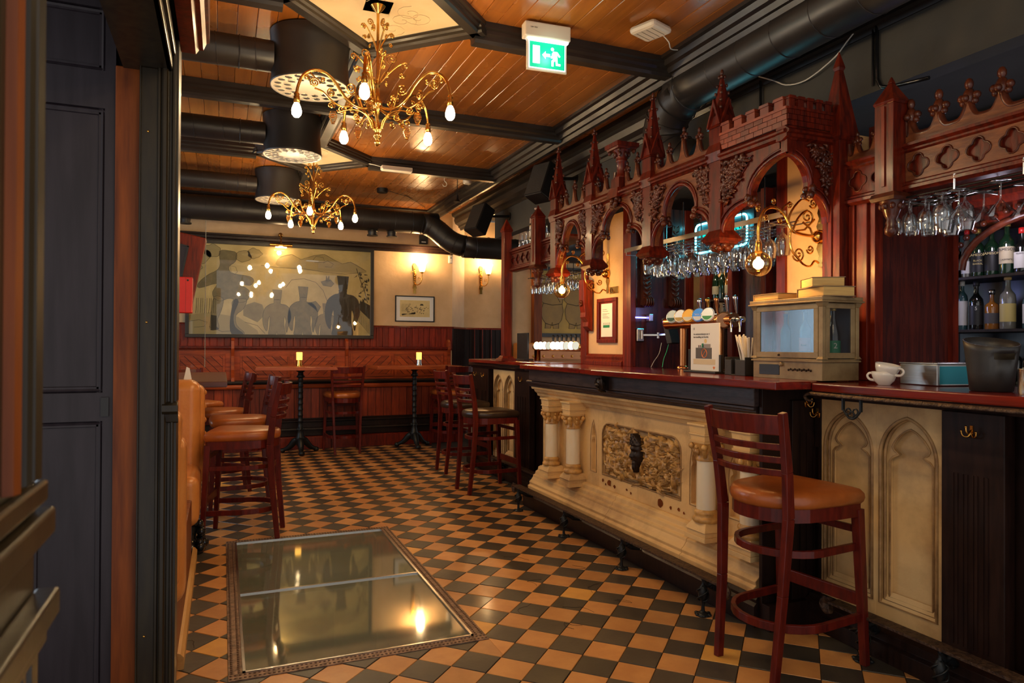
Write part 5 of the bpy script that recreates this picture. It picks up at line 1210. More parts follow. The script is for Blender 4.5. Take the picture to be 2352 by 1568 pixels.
# ================================================================ objects on the bar top
t=thing('sign_holder','white notice in black stand on the bar top about ordering at the table','sign',(2.66,3.40,1.195),D_(-4))
b=B().box(-.045,-.165,0,.055,.165,.014); obj('base',b,M['black'],t,bev=.003)
for y,hh in((.158,.14),(-.158,.11)): obj('side_post',B().box(-.008,y-.010,.01,.012,y+.010,hh),M['black'],t,bev=.002)
obj('sheet',B().box(-.004,-.145,.014,.004,.145,.295),M['paper'],t)
def tx(root,s,y,z,size,m,x=-.0048,al='LEFT'): return text_part('lettering',s,size,m,root,(x,y,z),(pi/2,0,-pi/2),depth=.0003,align=al)
tx(t,'Av smittevernhensyn tar vi',.115,.232,.0155,inkb); tx(t,'kun bestilling ved bordet.',.115,.214,.0155,inkb)
fs_=((-.0045,0,0),(0,-1,0),(0,0,1),(-1,0,0)); gry=mat('print_grey',(.10,.09,.09),.6); org=mat('print_orange',(.75,.22,.06),.6); sand=mat('print_sand',(.66,.54,.36),.6)
obj('printed_table',B().prism([(-.09,.085),(.075,.085),(.075,.150),(-.09,.150)],fs_,0,.0006),gry,t); obj('printed_box',B().prism([(-.01,.151),(.062,.151),(.062,.172),(-.01,.172)],fs_,0,.0006),mat('print_g2',(.3,.28,.27),.6),t)
obj('printed_floor',B().prism([(-.115,.05),(.11,.05),(.11,.082),(-.115,.082)],fs_,0,.0005),sand,t)
obj('printed_head',B().lathe([(.013,0),(.013,.001)],(-.0045,-.012,.190),14,(-1,0,0)),mat('print_skin',(.75,.55,.25),.6),t); obj('printed_body',B().prism([(-.03,.151),(-.01,.151),(-.008,.176),(-.026,.176)],fs_,0,.0008),lgreen,t)
b=B().tube([(-.006,-.0+.026*cos(a),.117+.026*sin(a)) for a in [q*pi/12 for q in range(24)]],.002,4,True); b.bar((-.006,-.018,.135),(-.006,.018,.099),.003,.003); obj('prohibition_ring',b,org,t)
b=B(); 
for k in range(4): b.box(-.0055,.058-.016*k-.004,.151,-.0045,.058-.016*k+.003,.166 if k!=2 else .158)
obj('printed_bottles',b,lblack,t); b=B().ball((-.0048,-.092,.035),.006,(.1,1,1),8,6).ball((-.0048,-.102,.035),.006,(.1,1,1),8,6).prism([(.086,.035),(.108,.035),(.097,.022)],fs_,0,.0006); obj('printed_heart',b,org,t)
for z in(.265,): obj('printed_seal',B().tube([(-.005,.108+.006*cos(a),z+.006*sin(a)) for a in [q*pi/5 for q in range(10)]],.001,4,True),gry,t)
# straw caddy
t=thing('napkin_caddy','black bar caddy holding napkins slots and straws next to the sign','caddy',(2.66,3.05,1.195),D_(-6))
b=B().box(-.07,-.095,0,.07,.095,.006).box(-.07,-.095,0,-.064,.0,.085).box(-.07,.03,0,-.064,.095,.085).box(.064,-.095,0,.07,.095,.10).box(-.07,-.095,0,.07,-.089,.10).box(-.07,.089,0,.07,.095,.10).box(-.07,-.01,0,.07,.0,.09).box(-.07,.03,0,.07,.036,.09).box(-.02,-.09,0,-.014,0,.09); obj('tray',b,M['charcoal'],t,bev=.002)
rs=random.Random(4)
for k in range(22):
    a=rs.uniform(-.045,.0);c=rs.uniform(-.075,-.02); q=obj('drinking_straw',B().cyl((a,c,.01),(a*1.6+rs.uniform(-.02,.02),c*1.0+rs.uniform(-.03,.06),.215+rs.uniform(-.012,.01)),.0042,7),M['white'])
    q.location=(2.66,3.05,1.195); tag(q,'white paper drinking straw standing in the black caddy','straw','white straws in the black caddy')
# payment terminal and arm on the dark side panel
t=thing('payment_terminal','dark touchscreen till display on chrome swivel arm at the far jamb','screen',(3.02,4.655,1.44))
b=B().box(-.045,-.02,-.055,.03,0,.055); obj('wall_plate',b,M['steel'],t,bev=.01)
b=B().cyl((-.005,-.03,-.03),(-.005,-.03,.035),.018,12).bar((-.005,-.03,0),(.10,-.10,0),.026,.018).cyl((.10,-.10,-.025),(.10,-.10,.02),.014,12).bar((.10,-.1,0),(.12,-.19,.005),.022,.018); obj('arm',b,M['steel'],t,bev=.003)
S=B(); S.X=Matrix.Translation((.115,-.245,.03))@Matrix.Rotation(D_(-62),4,'Z')@Matrix.Rotation(D_(-14),4,'Y'); S.box(-.02,-.075,-.10,.02,.075,.10); sc=obj('monitor',S,M['charcoal'],t,bev=.006)
S=B(); S.X=Matrix.Translation((.115,-.245,.03))@Matrix.Rotation(D_(-62),4,'Z')@Matrix.Rotation(D_(-14),4,'Y'); S.box(-.0215,-.06,-.075,-.0202,.06,.08); obj('screen',S,mat('lcd',(.10,.08,.10),.15,emit=(.20,.16,.20),es=.5),t)
b=B().tube([(.06,-.2,-.06),(.04,-.2,-.14),(-.02,-.22,-.20),(-.06,-.24,-.243)],.002,5); obj('cable',b,M['white'],t); b=B().tube([(.10,-.24,-.06),(.07,-.25,-.13),(.04,-.26,-.18),(.02,-.27,-.243)],.0022,5); obj('cable',b,mat('green_cable',(.02,.6,.25),.4),t)
t=thing('card_reader','small grey card reader with blue glowing slot beside the till display','card reader',(3.05,4.655,1.575))
obj('housing',B().box(.02,-.05,-.03,.06,0,.03),M['steel'],t,bev=.005); obj('light_strip',B().box(-.085,-.012,-.004,.018,-.006,.008),M['blue_led'],t)
# scroll corbels on dark side panels
def volute(label,x,y,z0,z1):
    t=thing('carved_bracket',label,'bracket',(x,y,z0),0,'carved acanthus brackets behind the bar'); h=z1-z0
    b=B().prism([(0,0),(.055,-.005),(.075,.02),(.070,.05),(.045,.07),(.035,.2),(.04,h*.8),(.06,h),(0,h)],((0,0,0),(0,-1,0),(0,0,1),(1,0,0)),-.035,.035); obj('body',b,M['canopy_dark'],t)
    b=B(); b.cyl((-.042,-.05,.022),(.042,-.05,.022),.030,14)
    for k in range(4): b.tube([(-.03+.02*k,-.055+.034*cos(a),.022+.034*sin(a)) for a in [q*pi/8 for q in range(16)]],.007,5,True)
    n=int(h/.04)
    for k in range(n):
        z=.075+k*.038
        for s in(1,-1): b.tube([(0,-.045,z),(s*.018,-.058,z+.012),(s*.034,-.045,z+.03)],[.009,.009,.004],6)
    obj('acanthus',b,M['canopy_dark'],t)['kind']='stuff'
volute('carved acanthus scroll bracket, left of the pair on dark panel left of the taps',3.055,4.655,1.675,2.30)
volute('carved acanthus scroll bracket, right of the pair on dark panel left of the taps',3.315,4.655,1.675,2.30)
# ================================================================ beer tap tower
cu=mat('copper',(.62,.25,.09),.22,metal=1)
t=thing('beer_tower','horizontal copper beer tap tower with five round coloured badges','beer taps',(3.05,3.9,1.195))
b=B().cyl((0,-.30,.33),(0,.42,.33),.048,18); obj('tower_tube',b,cu,t)
b=B().ball((0,.42,.33),.049,(1,1,1),14,10); obj('end_cap',b,cu,t); obj('front_disc',B().lathe([(.056,0),(.056,.014),(.045,.018)],(-.03,-.24,.33),20,(-1,-.6,0)),mat('tower_end',(.40,.22,.12),.25,metal=.8),t)
for y in(-.15,.25): obj('leg',B().cyl((0.01,y,0),(.01,y,.30),.030,14).lathe([(.05,0),(.05,.01),(.035,.02)],(.01,y,0),14),cu,t)
badge=[((.30),(.55,.60,.50),(.04,.12,.08),''),((.205),(.80,.78,.70),(.5,.35,.1),''),((.11),(.80,.40,.05),(.75,.72,.6),''),((.0),(.02,.25,.70),(.75,.78,.8),'BLANC'),((-.10),(.75,.76,.66),(.02,.30,.08),'')]
for k,(y,c1,c2,tx_) in enumerate(badge):
    n_=Vector((-1,-.35,.28)).normalized(); c=Vector((-.052,y,.372)); p_=obj('badge',B().lathe([(.048,0),(.048,.008),(.046,.010)],c,22,n_),mat('badge_%d'%k,c1,.3,emit=c1,es=.12),t)
    ax=Vector((0,0,1))-n_*n_.z; ax.normalize(); ay=n_.cross(ax); c3=c+n_*.0105
    P_=[(.040*cos(a),.040*sin(a)-.0) for a in [pi+.3+q*(pi-.6)/8 for q in range(9)]]; obj('badge_band',B().prism(P_,(c3,ay,ax,n_),0,.0008),mat('badgeb_%d'%k,c2,.4),p_)
    obj('badge_rim',B().tube([c3+(ay*cos(a)+ax*sin(a))*.0455 for a in [q*pi/12 for q in range(24)]],.0022,5,True),M['brass'] if k in(1,2) else M['chrome'],p_)
    if tx_: 
        q=text_part('lettering',tx_,.020,M['paper'],p_,c3+n_*.0012,Matrix((ay,ax,n_)).transposed().to_euler(),depth=.0003)
for y,m_ in((.045,M['chrome']),(-.045,M['brass']),(-.135,cu),(-.235,M['chrome']),(-.32,M['chrome'])):
    b=B().lathe([(.007,0),(.008,.01),(.016,.09),(.018,.105),(.014,.115),(0,.118)],(.0,y,.372),12,Vector((-.12,0,1))); obj('tap_handle',b,m_,t)
for y in(-.26,-.34): b=B().cyl((0,y,.33),(-.02,y-.06,.33),.020,12).tube([(-.02,y-.06,.33),(-.05,y-.07,.325),(-.06,y-.08,.29),(-.065,y-.085,.25)],.008,8); obj('spout',b,M['chrome'],t)
# ================================================================ notice frame and plate on the far pier
t=thing('framed_notice','red framed paper notice on the cream far pier','notice',(2.95,5.03,1.565))
for a in((-.155,-.185,.155,-.155),(-.155,.155,.155,.185),(-.155,-.155,-.118,.155),(.118,-.155,.155,.155)): obj('frame',B().box(-.022,a[0],a[1],0,a[2],a[3]),M['orange_wood'] if False else M['red_wood'],t,bev=.003)
obj('backing',B().box(-.008,-.118,-.155,-.002,.118,.155),M['red_wood'],t); obj('paper',B().box(-.011,-.085,-.135,-.008,.095,.14),M['paper'],t)
f2=((-.0115,0,0),(0,-1,0),(0,0,1),(-1,0,0)); obj('printed_table',B().prism([(-.06,-.06),(.045,-.06),(.045,-.038),(-.06,-.038)],f2,0,.0005),lgreen,t)
b=B()
for k,z in enumerate((.09,.075,.055,.045,.03,.02)): b.prism([(-.07,z),(.0+.02*(k%3),z),(.0+.02*(k%3),z+.003),(-.07,z+.003)],f2,0,.0004)
for k in range(5): b.prism([(-.055+.024*k,-.035),(-.049+.024*k,-.035),(-.049+.024*k,-.018),(-.055+.024*k,-.018)],f2,0,.0004)
obj('printed_lines',b,gry,t)['kind']='stuff'
t=thing('brass_plaque','small engraved brass plate on the far pier above the framed notice','plaque',(2.95,4.93,1.81)); obj('plate',B().box(-.004,-.07,-.028,0,.07,.028),M['brass'],t,bev=.001); obj('engraved_ring',B().tube([(-.0045,.04+.018*cos(a),.018*sin(a)) for a in [q*pi/8 for q in range(16)]],.002,4,True),M['bronze'],t)
# ================================================================ cups and steel ware on the right
def cup(label,loc,rz,tilt):
    t=thing('coffee_cup',label,'cup',loc,rz,'stacked white cups'); t.rotation_euler=(tilt,0,rz)
    obj('bowl',B().lathe([(.024,0),(.026,.003),(.040,.018),(.048,.04),(.050,.058),(.0485,.058),(.045,.038),(.030,.012),(0,.008)],seg=22,cap=False),M['porcelain'],t)
    obj('handle',B().tube([(0,-.044,.048),(0,-.062,.050),(0,-.072,.038),(0,-.062,.022),(0,-.040,.018)],.0045,8,flat=1.4),M['porcelain'],t)
cup('white porcelain coffee cup, lower of two stacked on the right bar top',(2.66,2.18,1.189),D_(195),0)
cup('white porcelain coffee cup resting tilted inside the lower one',(2.662,2.175,1.222),D_(10),.20)
t=thing('steel_container','low polished steel box with knobbed lid behind the cups','container',(2.93,2.10,1.189),D_(-8)); b=B().box(-.14,-.10,0,.14,.10,.092); obj('body',b,M['steel'],t,bev=.004); obj('lid',B().box(-.143,-.103,.092,.143,.103,.098),M['steel'],t,bev=.002); obj('lid_knob',B().lathe([(.005,.098),(.006,.112),(.011,.116),(.011,.122),(0,.124)],(.08,-.05,0),12),M['chrome'],t)
obj('painted_reflection',B().box(-.128,-.1012,.008,.128,-.1002,.084),mat('teal_reflect',(.03,.28,.36),.25,metal=.5),t)  # teal reflection in the steel side, laid on as a coloured sheet
t=thing('ice_bucket','matte black plastic ice bucket with oval hand slot','bucket',(2.68,1.735,1.189),D_(0))
n=28;vs=[];fs=[]
def rim(a): return .185+.020*sin(a+.5)
prs=[(0,.066),(.01,.070),(.4,.078),(.72,.085),(.86,.088),(1,.092)]
for s,r_ in prs:
    for k in range(n): a=2*pi*k/n; vs.append((r_*cos(a),r_*sin(a)*1.0,s*rim(a)))
for i in range(len(prs)-1):
    for k in range(n):
        # hand slot between levels 3 and 4 facing the room, and opposite
        if i==3 and (k in(17,18,19,20)): continue
        fs.append((i*n+k,i*n+(k+1)%n,(i+1)*n+(k+1)%n,(i+1)*n+k))
b=B().add(vs,fs+[tuple(range(n))[::-1]],True); o=obj('shell',b,M['charcoal'],t); k_=o.modifiers.new('solid','SOLIDIFY'); k_.thickness=.003; k_.offset=-1
def steelcup(label,loc,r_,h,m): 
    o=obj('steel_tumbler',B().lathe([(r_*.94,0),(r_,.01),(r_,h),(r_+.002,h+.002),(r_-.002,h+.001),(r_-.003,.01),(0,.008)],seg=24,cap=True),m,None,loc); return tag(o,label,'tumbler')
steelcup('ribbed steel tumbler at the right edge of the bar top',(2.60,1.545,1.189),.040,.088,M['steel'])
t=thing('cocktail_shaker','dark polished shaker standing behind the black bucket','shaker',(2.86,1.86,1.189)); obj('tin',B().lathe([(.038,0),(.040,.01),(.032,.09),(.030,.11)],seg=18),M['chrome'],t); obj('foot_ring',B().lathe([(.045,0),(.045,.006),(.038,.008)],seg=18),M['steel'],t)
# ================================================================ hanging glassware
def gl_mesh(kind):
    if kind=='wine': pr=[(.0,0),(.032,-.001),(.034,-.003),(.010,-.007),(.0045,-.012),(.0038,-.06),(.005,-.075),(.020,-.085),(.033,-.105),(.037,-.130),(.034,-.160),(.029,-.185)]
    elif kind=='small': pr=[(.0,0),(.030,-.001),(.031,-.003),(.008,-.007),(.0045,-.012),(.0045,-.05),(.010,-.058),(.028,-.075),(.034,-.10),(.034,-.125),(.031,-.15)]
    elif kind=='martini': pr=[(.0,0),(.038,-.001),(.039,-.003),(.009,-.007),(.0042,-.012),(.0040,-.07),(.006,-.078),(.058,-.135)]
    elif kind=='tulip': pr=[(.0,0),(.033,-.001),(.034,-.003),(.010,-.008),(.005,-.012),(.005,-.03),(.012,-.04),(.034,-.062),(.041,-.09),(.040,-.12),(.030,-.165)]
    b=B().lathe(pr,seg=14,cap=False); i=[(max(r_-.0018,.0),z+.0004) for r_,z in pr[7:]]; b.lathe(i[::-1],seg=14,cap=False); me=b.mesh('glass_shape'); me.materials.append(M['glass']); return me
GM={k:gl_mesh(k) for k in('wine','small','martini','tulip')}
def glass(kind,loc,label,grp):
    o=obj({'wine':'wine_glass','small':'beer_glass','martini':'martini_glass','tulip':'tulip_glass'}[kind],GM[kind],None,None,loc,random.uniform(0,6)); return tag(o,label,'glass',grp)
rs=random.Random(21)
for r_ in range(4):
    for k in range(13):
        kd='wine' if k%3 or r_%2 else 'tulip'; 
        if k>9: kd='tulip' if (k+r_)%2 else 'wine'
        lb='%s hanging upside down in the middle rack, %s row, %s end'%({'wine':'wine glass','tulip':'rounded tulip glass'}[kd],('front','second','third','back')[r_],'far left' if k<4 else 'centre' if k<9 else 'near right'); lb=lb.replace('centre end','centre part')
        glass(kd,(2.815+.088*r_+rs.uniform(-.006,.006),4.22-.098*k+rs.uniform(-.01,.01),2.03),lb,'middle rack: '+lb)
t=thing('glass_rack','metal hanging rack full of stemmed glasses in the middle opening','rack',(2.80,3.7,2.04))
obj('front_strip',B().box(-.022,-.82,.012,-.016,.80,.042),mat('strip',(.42,.32,.20),.35,metal=.6),t)
for r_ in range(5):
    b=B().tube([(-.02+.088*r_,-.82,-.006),(-.02+.088*r_,.62,-.006)],.004,6); obj('rod',b,M['steel'],t)
for k in range(8): obj('hanger',B().tube([(-.018,.78-.21*k,.03),(-.018,.78-.21*k,-.006),(.34,.78-.21*k,-.010),(.34,.78-.21*k,.38)],.004,4),M['steel'],t)
for r_ in range(3):
    for k in range(9): glass('small',(2.86+.08*r_,6.32-.098*k,2.02),'glass hanging upside down in the far rack, %s row'%('front','middle','back')[r_],'far rack glasses, %s row'%('front','middle','back')[r_])
t=thing('glass_rack','dark metal hanging rack under the far wing of the canopy','rack',(2.9,5.9,2.03))
for r_ in range(4): obj('rod',B().tube([(-.08+.08*r_,-.48,-.005),(-.08+.08*r_,.48,-.005)],.004,6),M['iron'],t)
for k in range(3): obj('hanger',B().tube([(-.09,-.4+.4*k,.12),(-.09,-.4+.4*k,-.01),(.18,-.4+.4*k,-.01),(.18,-.4+.4*k,.12)],.0045,4),M['iron'],t)
pos=[(2.93,2.35),(2.93,2.27),(3.02,2.33),(3.02,2.24),(2.93,2.19),(3.10,2.30),(3.02,2.16),(3.11,2.20),(2.93,2.11),(3.02,2.07)]
for i,(x,y) in enumerate(pos): glass('small' if i<6 else 'tulip',(x,y,2.035),'small stemmed glass hanging upside down at the left of the right-hand rack','small glasses in the right rack')
for i,(x,y,lb) in enumerate(((2.93,2.035,'martini glass hanging upside down in right rack, leftmost of the martini glasses'),(3.07,2.02,'martini glass hanging upside down in right rack, second from the left'),(2.93,1.86,'largest looking martini glass hanging upside down, mid right rack in front of the bottles'),(3.07,1.85,'martini glass hanging upside down right behind the largest looking one'),(2.93,1.66,'martini glass cut by the right edge of the picture'))): glass('martini',(x,y,2.035 if i!=4 else 2.06),lb,'martini glasses in the right rack')
t=thing('glass_rack','dark metal hanging rack with martini glasses under the right canopy','rack',(3.0,1.8,2.045))
for r_ in range(4): obj('rod',B().tube([(-.11+.07*r_,-.75,-.006),(-.11+.07*r_,.58,-.006)],.005,6),M['black_metal'],t)
for k in range(5): obj('hanger',B().tube([(-.12,.5-.28*k,.05),(-.12,.5-.28*k,-.012),(.16,.5-.28*k,-.012),(.16,.5-.28*k,.05)],.005,4),M['steel'],t)
# ================================================================ shelves and bottles behind the bar
t=thing('back_bar','dark carved back bar shelving with arch behind the right opening','shelf unit',(4.25,2.4,0))
dkb=M['dark_panel']
for z in(1.135,1.465,1.79): obj('shelf',B().box(-.02,-1.2,z-.018,.30,.75,z),M['dark_wood'],t,bev=.002)
obj('back_panel',B().box(.30,-1.2,0,.34,.75,2.6),mat('blue_dark',(.02,.02,.035),.3,c2=(.035,.035,.055),scale=5,stretch=(5,5,.5)),t)
for y in(.72,.62): obj('upright',B().box(-.03,y,.2,.02,y+.05,2.1),M['dark_wood'],t)
b=B().box(-.04,-1.2,2.10,.30,.75,2.42).profile([(0,2.2),(.02,2.2),(.03,2.23),(.05,2.24),(.05,2.27),(0,2.28)],(-.04,-1.2,0),(-.04,.75,0),(-1,0,0)); obj('carved_header',b,M['red_wood'],t)
b=B()
for k in range(40): b.box(-.06,-1.1+.045*k,2.155,-.04,-1.1+.045*k+.022,2.18)
obj('dentil_row',b,CDk,t)['kind']='stuff'
ar=[(-.0+.55*cos(a),1.83+.30*sin(a)) for a in [q*pi/16 for q in range(17)]]
b=B().tube([(-.05,-.05+u_,v) for u_,v in ar],.022,8); 
for k in range(24): a=pi*k/23; b.ball((-.06,-.05+.60*cos(a),1.85+.335*sin(a)),.020,(1,1,1),6,5)
obj('arch_moulding',b,CDk,t)['kind']='stuff'
SH=1.79
bottle('whisky bottle with small blue label, far left on the top shelf',(4.35,3.036,SH),'square',gk,lblack,mat('label_blue',(.03,.05,.16),.4),1.0,None,None,(.05,.13),'bottles on the top shelf')
bottle('bottle with red capsule and round white label on top shelf',(4.33,2.955,SH),'tall',gc,M['red'],lwhite,.95,None,None,(.03,.11),'bottles on the top shelf')
bottle('black-labelled whiskey bottle with gold lettering, left of the two twins on top shelf',(4.33,2.885,SH),'whisky',gg,gold,lblack,1.0,[('JAMESON',.135,.020,linkg),('BLACK',.10,.015,linkg),('BARREL',.08,.015,linkg)],None,(.03,.15),'bottles on the top shelf')
bottle('black-labelled whiskey bottle with gold lettering, right of the two twins on top shelf',(4.33,2.80,SH),'whisky',gg,gold,lblack,1.0,[('JAMESON',.135,.020,linkg)],None,(.03,.15),'bottles on the top shelf')
bottle('dark green whiskey bottle with big cream label in the middle of the top shelf',(4.32,2.705,SH),'whisky',gg,gold,cream,1.06,[('JAMESON',.138,.021,inkb),('CASKMATES',.082,.012,inkb)],None,(.06,.155),'bottles on the top shelf')
bottle('dark bottle with red cap and square white label on top shelf',(4.33,2.625,SH),'square',gk,M['red'],lwhite,1.0,[('BRAMSTAD',.115,.012,inkb)],None,(.03,.125),'bottles on the top shelf')
bottle('dark red bottle at the right end of the top shelf',(4.33,2.54,SH),'square',bglass('wine',(.05,.006,.01)),lblack,lpink,1.0,None,None,(.05,.07),'bottles on the top shelf')
SH=1.465
bottle('slim dark bottle with cream label, leftmost on the middle shelf',(4.36,3.075,SH),'tall',gk,lblack,cream,.78,None,None,(.03,.08),'bottles on the middle shelf')
bottle('clear bottle with tall tapered white label and pale cap on middle shelf',(4.33,2.985,SH),'tall',gt,lwhite,lwhite,.96,None,None,(.03,.19),'bottles on the middle shelf')
bottle('dark square bottle with round emblem and tall stopper on middle shelf',(4.33,2.895,SH),'whisky',gk,lblack,lblack,1.0,[('5',.13,.03,lwhite)],None,(.03,.15),'bottles on the middle shelf')
bottle('squat amber liqueur bottle with silver stopper on middle shelf',(4.33,2.80,SH),'square',ga,M['steel'],gry,.9,None,None,(.04,.11),'bottles on the middle shelf')
bottle('clear spirit bottle with cork stopper and yellow label on middle shelf',(4.32,2.70,SH),'whisky',gc,pg,mat('label_yellow',(.62,.48,.16),.5),1.08,None,None,(.04,.14),'bottles on the middle shelf')
bottle('dark bottle with white label reading No 52 at right of middle shelf',(4.32,2.57,SH),'square',gt,ga,lwhite,1.02,[('Nº52',.10,.028,inkb)],None,(.03,.14),'bottles on the middle shelf')
SH=1.135
for i,y in enumerate((2.93,2.86,2.79,2.72,2.655,2.59,2.52)): bottle(['dark bottle on the bottom shelf seen behind the black ice bucket','dark bottle with cream label on the bottom shelf right of the black bucket'][i>4],(4.33,y,SH),'whisky',gk,lblack,cream if i>4 else None,.80,None,None,(.05,.13),'bottles on the bottom shelf')
point('shelf_light',(4.05,2.6,2.02),1.2,(.9,.8,1),.05); point('shelf_blue',(3.9,3.2,1.7),1.0,(.35,.4,1),.05)
# centre back bar
t=thing('back_bar','dark panelled back bar with bottle niche behind the beer taps','shelf unit',(4.2,4.9,0))
obj('panel',B().box(.1,-.85,0,.14,.14,2.7),dkb,t); obj('panel',B().box(.22,.14,0,.26,1.3,2.7),mat('mirror_dark',(.35,.26,.18),.12,metal=.9),t)
for y0,y1 in((-.30,-.24),(.12,.18),(.50,.58),(.80,.86),(-.9,-.84)): obj('stile',B().box(.02,y0,0,.12,y1,2.7),M['red_wood'],t,bev=.004)
for z in(1.28,1.52,1.79): obj('shelf',B().box(0,.18,z-.015,.25,.50,z),M['glass'] if False else M['dark_wood'],t)
obj('panel_moulding',B().box(.08,-.72,1.05,.1,-.36,2.2),M['dark_wood'],t,bev=.006); obj('raised_field',B().box(.07,-.69,1.10,.09,-.39,2.15),dkb,t,bev=.01)
for i,(y,g_,c_,k_) in enumerate(((5.36,gg,gold,'wine'),(5.27,gg,lblack,'wine'),(5.18,ga,M['red'],'whisky'),(5.12,ga,gold,'tall'))): bottle(['green wine bottle with gold neck, leftmost in the niche above the taps','dark green wine bottle, second in the niche above the taps','orange liqueur bottle, third in the niche above the taps','slim amber bottle at the right of the niche above the taps'][i],(4.32,y,1.70 if False else 1.79),k_,g_,c_,cream if i!=1 else None,.95,None,None,(.06,.14),'bottles in the niche above the taps',pi+.3)
for i,y in enumerate((5.33,5.24,5.15)): bottle('pale spirit bottle on the lower shelf of the niche behind the taps',(4.32,y,1.52),'square',gc,M['steel'],lwhite,.85,None,None,(.05,.12),'bottles on the lower niche shelf')
point('niche_light',(4.0,5.2,2.2),1.6,(1,.8,.55),.05)
t=thing('neon_sign','turquoise neon sign with rounded rectangle outline reading PREPARATIONS behind the glass rack','neon sign',(3.55,4.36,2.235)); t.rotation_euler=(0,0,0)
obj('back_board',B().box(.02,-.35,-.15,.04,.35,.13),M['black'],t)
P_=[]; 
for cx,cz,a0 in((.26,.06,0),(-.26,.06,pi/2),(-.26,-.09,pi),(.26,-.09,3*pi/2)): P_+=[(0,-(cx+.04*cos(a0+q*pi/8)),cz+.04*sin(a0+q*pi/8)) for q in range(5)]
obj('neon_tube',B().tube(P_,.0075,8,True),M['neon'],t); text_part('lettering','PREPARATIONS',.078,M['neon_text'],t,(.0,0,.01),(pi/2,0,-pi/2),depth=.004,sx=.9)
obj('hanging_rod',B().cyl((.03,-.3,.12),(.03,-.3,.63),.004,6).cyl((.03,.3,.12),(.03,.3,.63),.004,6),M['iron'],t); point('neon_light',(3.40,4.1,2.10),.8,(.15,.85,1),.08)
# ================================================================ far opening: picture, banquette, taps
t=thing('soldiers_painting','yellow framed drawing of two stout soldiers from behind, seen through the far opening','picture',(5.25,10.28,2.02))
for a in((-.62,-.52,.62,-.46),(-.62,.56,.62,.62),(-.62,-.46,-.56,.56),(.56,-.46,.62,.56)): obj('frame',B().box(a[0],-.05,a[1],a[2],-.002,a[3]),M['beam'],t)
obj('canvas',B().box(-.56,-.02,-.46,.56,-.004,.56),M['yellow_art'],t); fq=((0,-.02,0),(1,0,0),(0,0,1),(0,-1,0))
def fat(cx,s=1):
    body=[(-.10,.42),(.10,.42),(.17,.28),(.20,.12),(.18,.02),(.20,-.10),(.17,-.24),(.12,-.30),(.12,-.38),(.02,-.38),(.0,-.28),(-.03,-.38),(-.13,-.38),(-.12,-.30),(-.18,-.22),(-.20,-.08),(-.16,.03),(-.21,.08),(-.20,.2),(-.16,.32)]
    obj('figure',B().prism([(cx+a*s,c) for a,c in body],fq,0,.002),M['art_body'],t); b=B(); b.tube([(cx+a*s,-.023,c) for a,c in body],.006,4,True,flat=.4,up=(0,-1,0)); b.tube([(cx+a*s,-.023,c) for a,c in((-.16,.03),(0,.0),(.18,.02))],.005,4); b.tube([(cx+a*s,-.023,c) for a,c in((-.12,-.30),(0,-.33),(.12,-.30))],.005,4); b.tube([(cx+a*s,-.023,c) for a,c in((.10,.3),(.08,.15),(.14,.05))],.005,4)
    obj('ink_outline',b,M['ink_dark'],t)
fat(-.28); fat(.16,1.05)
t=thing('banquette','button tufted orange leather banquette below the yellow picture','sofa',(5.2,10.0,0))
obj('backrest',B().box(-.95,0,.4,1.6,.2,1.40),M['booth'],t,bev=.03); obj('seat',B().box(-.95,-.5,.2,1.6,0,.5),M['booth'],t,bev=.03); b=B()
for i in range(14):
    for j in range(3): b.ball((-.85+.17*i,-.005,.75+.22*j),.022,(1,.6,1),8,6)
obj('button',b,M['brass'],t)['kind']='stuff'
t=thing('beer_tower','long brass beer tap tower with a row of glowing round badges on the far bar','beer taps',(3.10,6.25,1.20))
obj('tower_tube',B().cyl((0,-.5,.14),(0,.55,.14),.040,16),M['brass'],t)
for y in(-.5,.5): obj('leg',B().tube([(0,y,.14),(.01,y*1.06,.10),(.02,y*1.10,.0)],.034,12).ball((0,y,.14),.042,seg=12),M['brass'],t)
for k in range(10):
    c=Vector((-.045,.42-.098*k,.155)); n_=Vector((-1,-.45,.1)).normalized(); g_=k in(3,7,9)
    p_=obj('badge',B().lathe([(.041,0),(.041,.008)],c,18,n_),mat('lit_badge',(.8,.8,.8),.4,emit=(.9,.95,1),es=2.2) if not g_ else mat('badge_grey',(.35,.38,.33),.4,emit=(.4,.42,.36),es=.5),t); obj('badge_rim',B().tube([c+n_*.008+(n_.orthogonal().normalized()*cos(a)+n_.cross(n_.orthogonal().normalized())*sin(a))*.041 for a in [q*pi/9 for q in range(18)]],.003,4,True),M['brass'],p_)
    if k>2: obj('tap_handle',B().lathe([(.006,0),(.013,.06),(.012,.085),(0,.09)],(0,.42-.098*k,.175),8),M['black'],t)
t=thing('menu_holder','black upright menu holder on the far bar behind the wooden post','menu holder',(2.98,6.86,1.20)); obj('board',B().box(-.01,-.13,.01,.01,.15,.29),M['black'],t,bev=.003); obj('base',B().box(-.06,-.16,0,.05,.17,.012),M['black'],t,bev=.003)
t=thing('apothecary_bottle','large pharmacy jar with yellow bordered label above the far bar','jar',(2.85,6.22,2.33)); obj('glass_body',B().lathe([(.075,0),(.08,.01),(.08,.22)],seg=20),bglass('jar_dark',(.05,.035,.03)),t); obj('glass_shoulder',B().lathe([(.08,.22),(.078,.27),(.06,.31),(.022,.335),(.022,.36),(.035,.365),(.035,.375),(.02,.376)],seg=20),mat('jar_pale',(.50,.36,.28),.3),t)
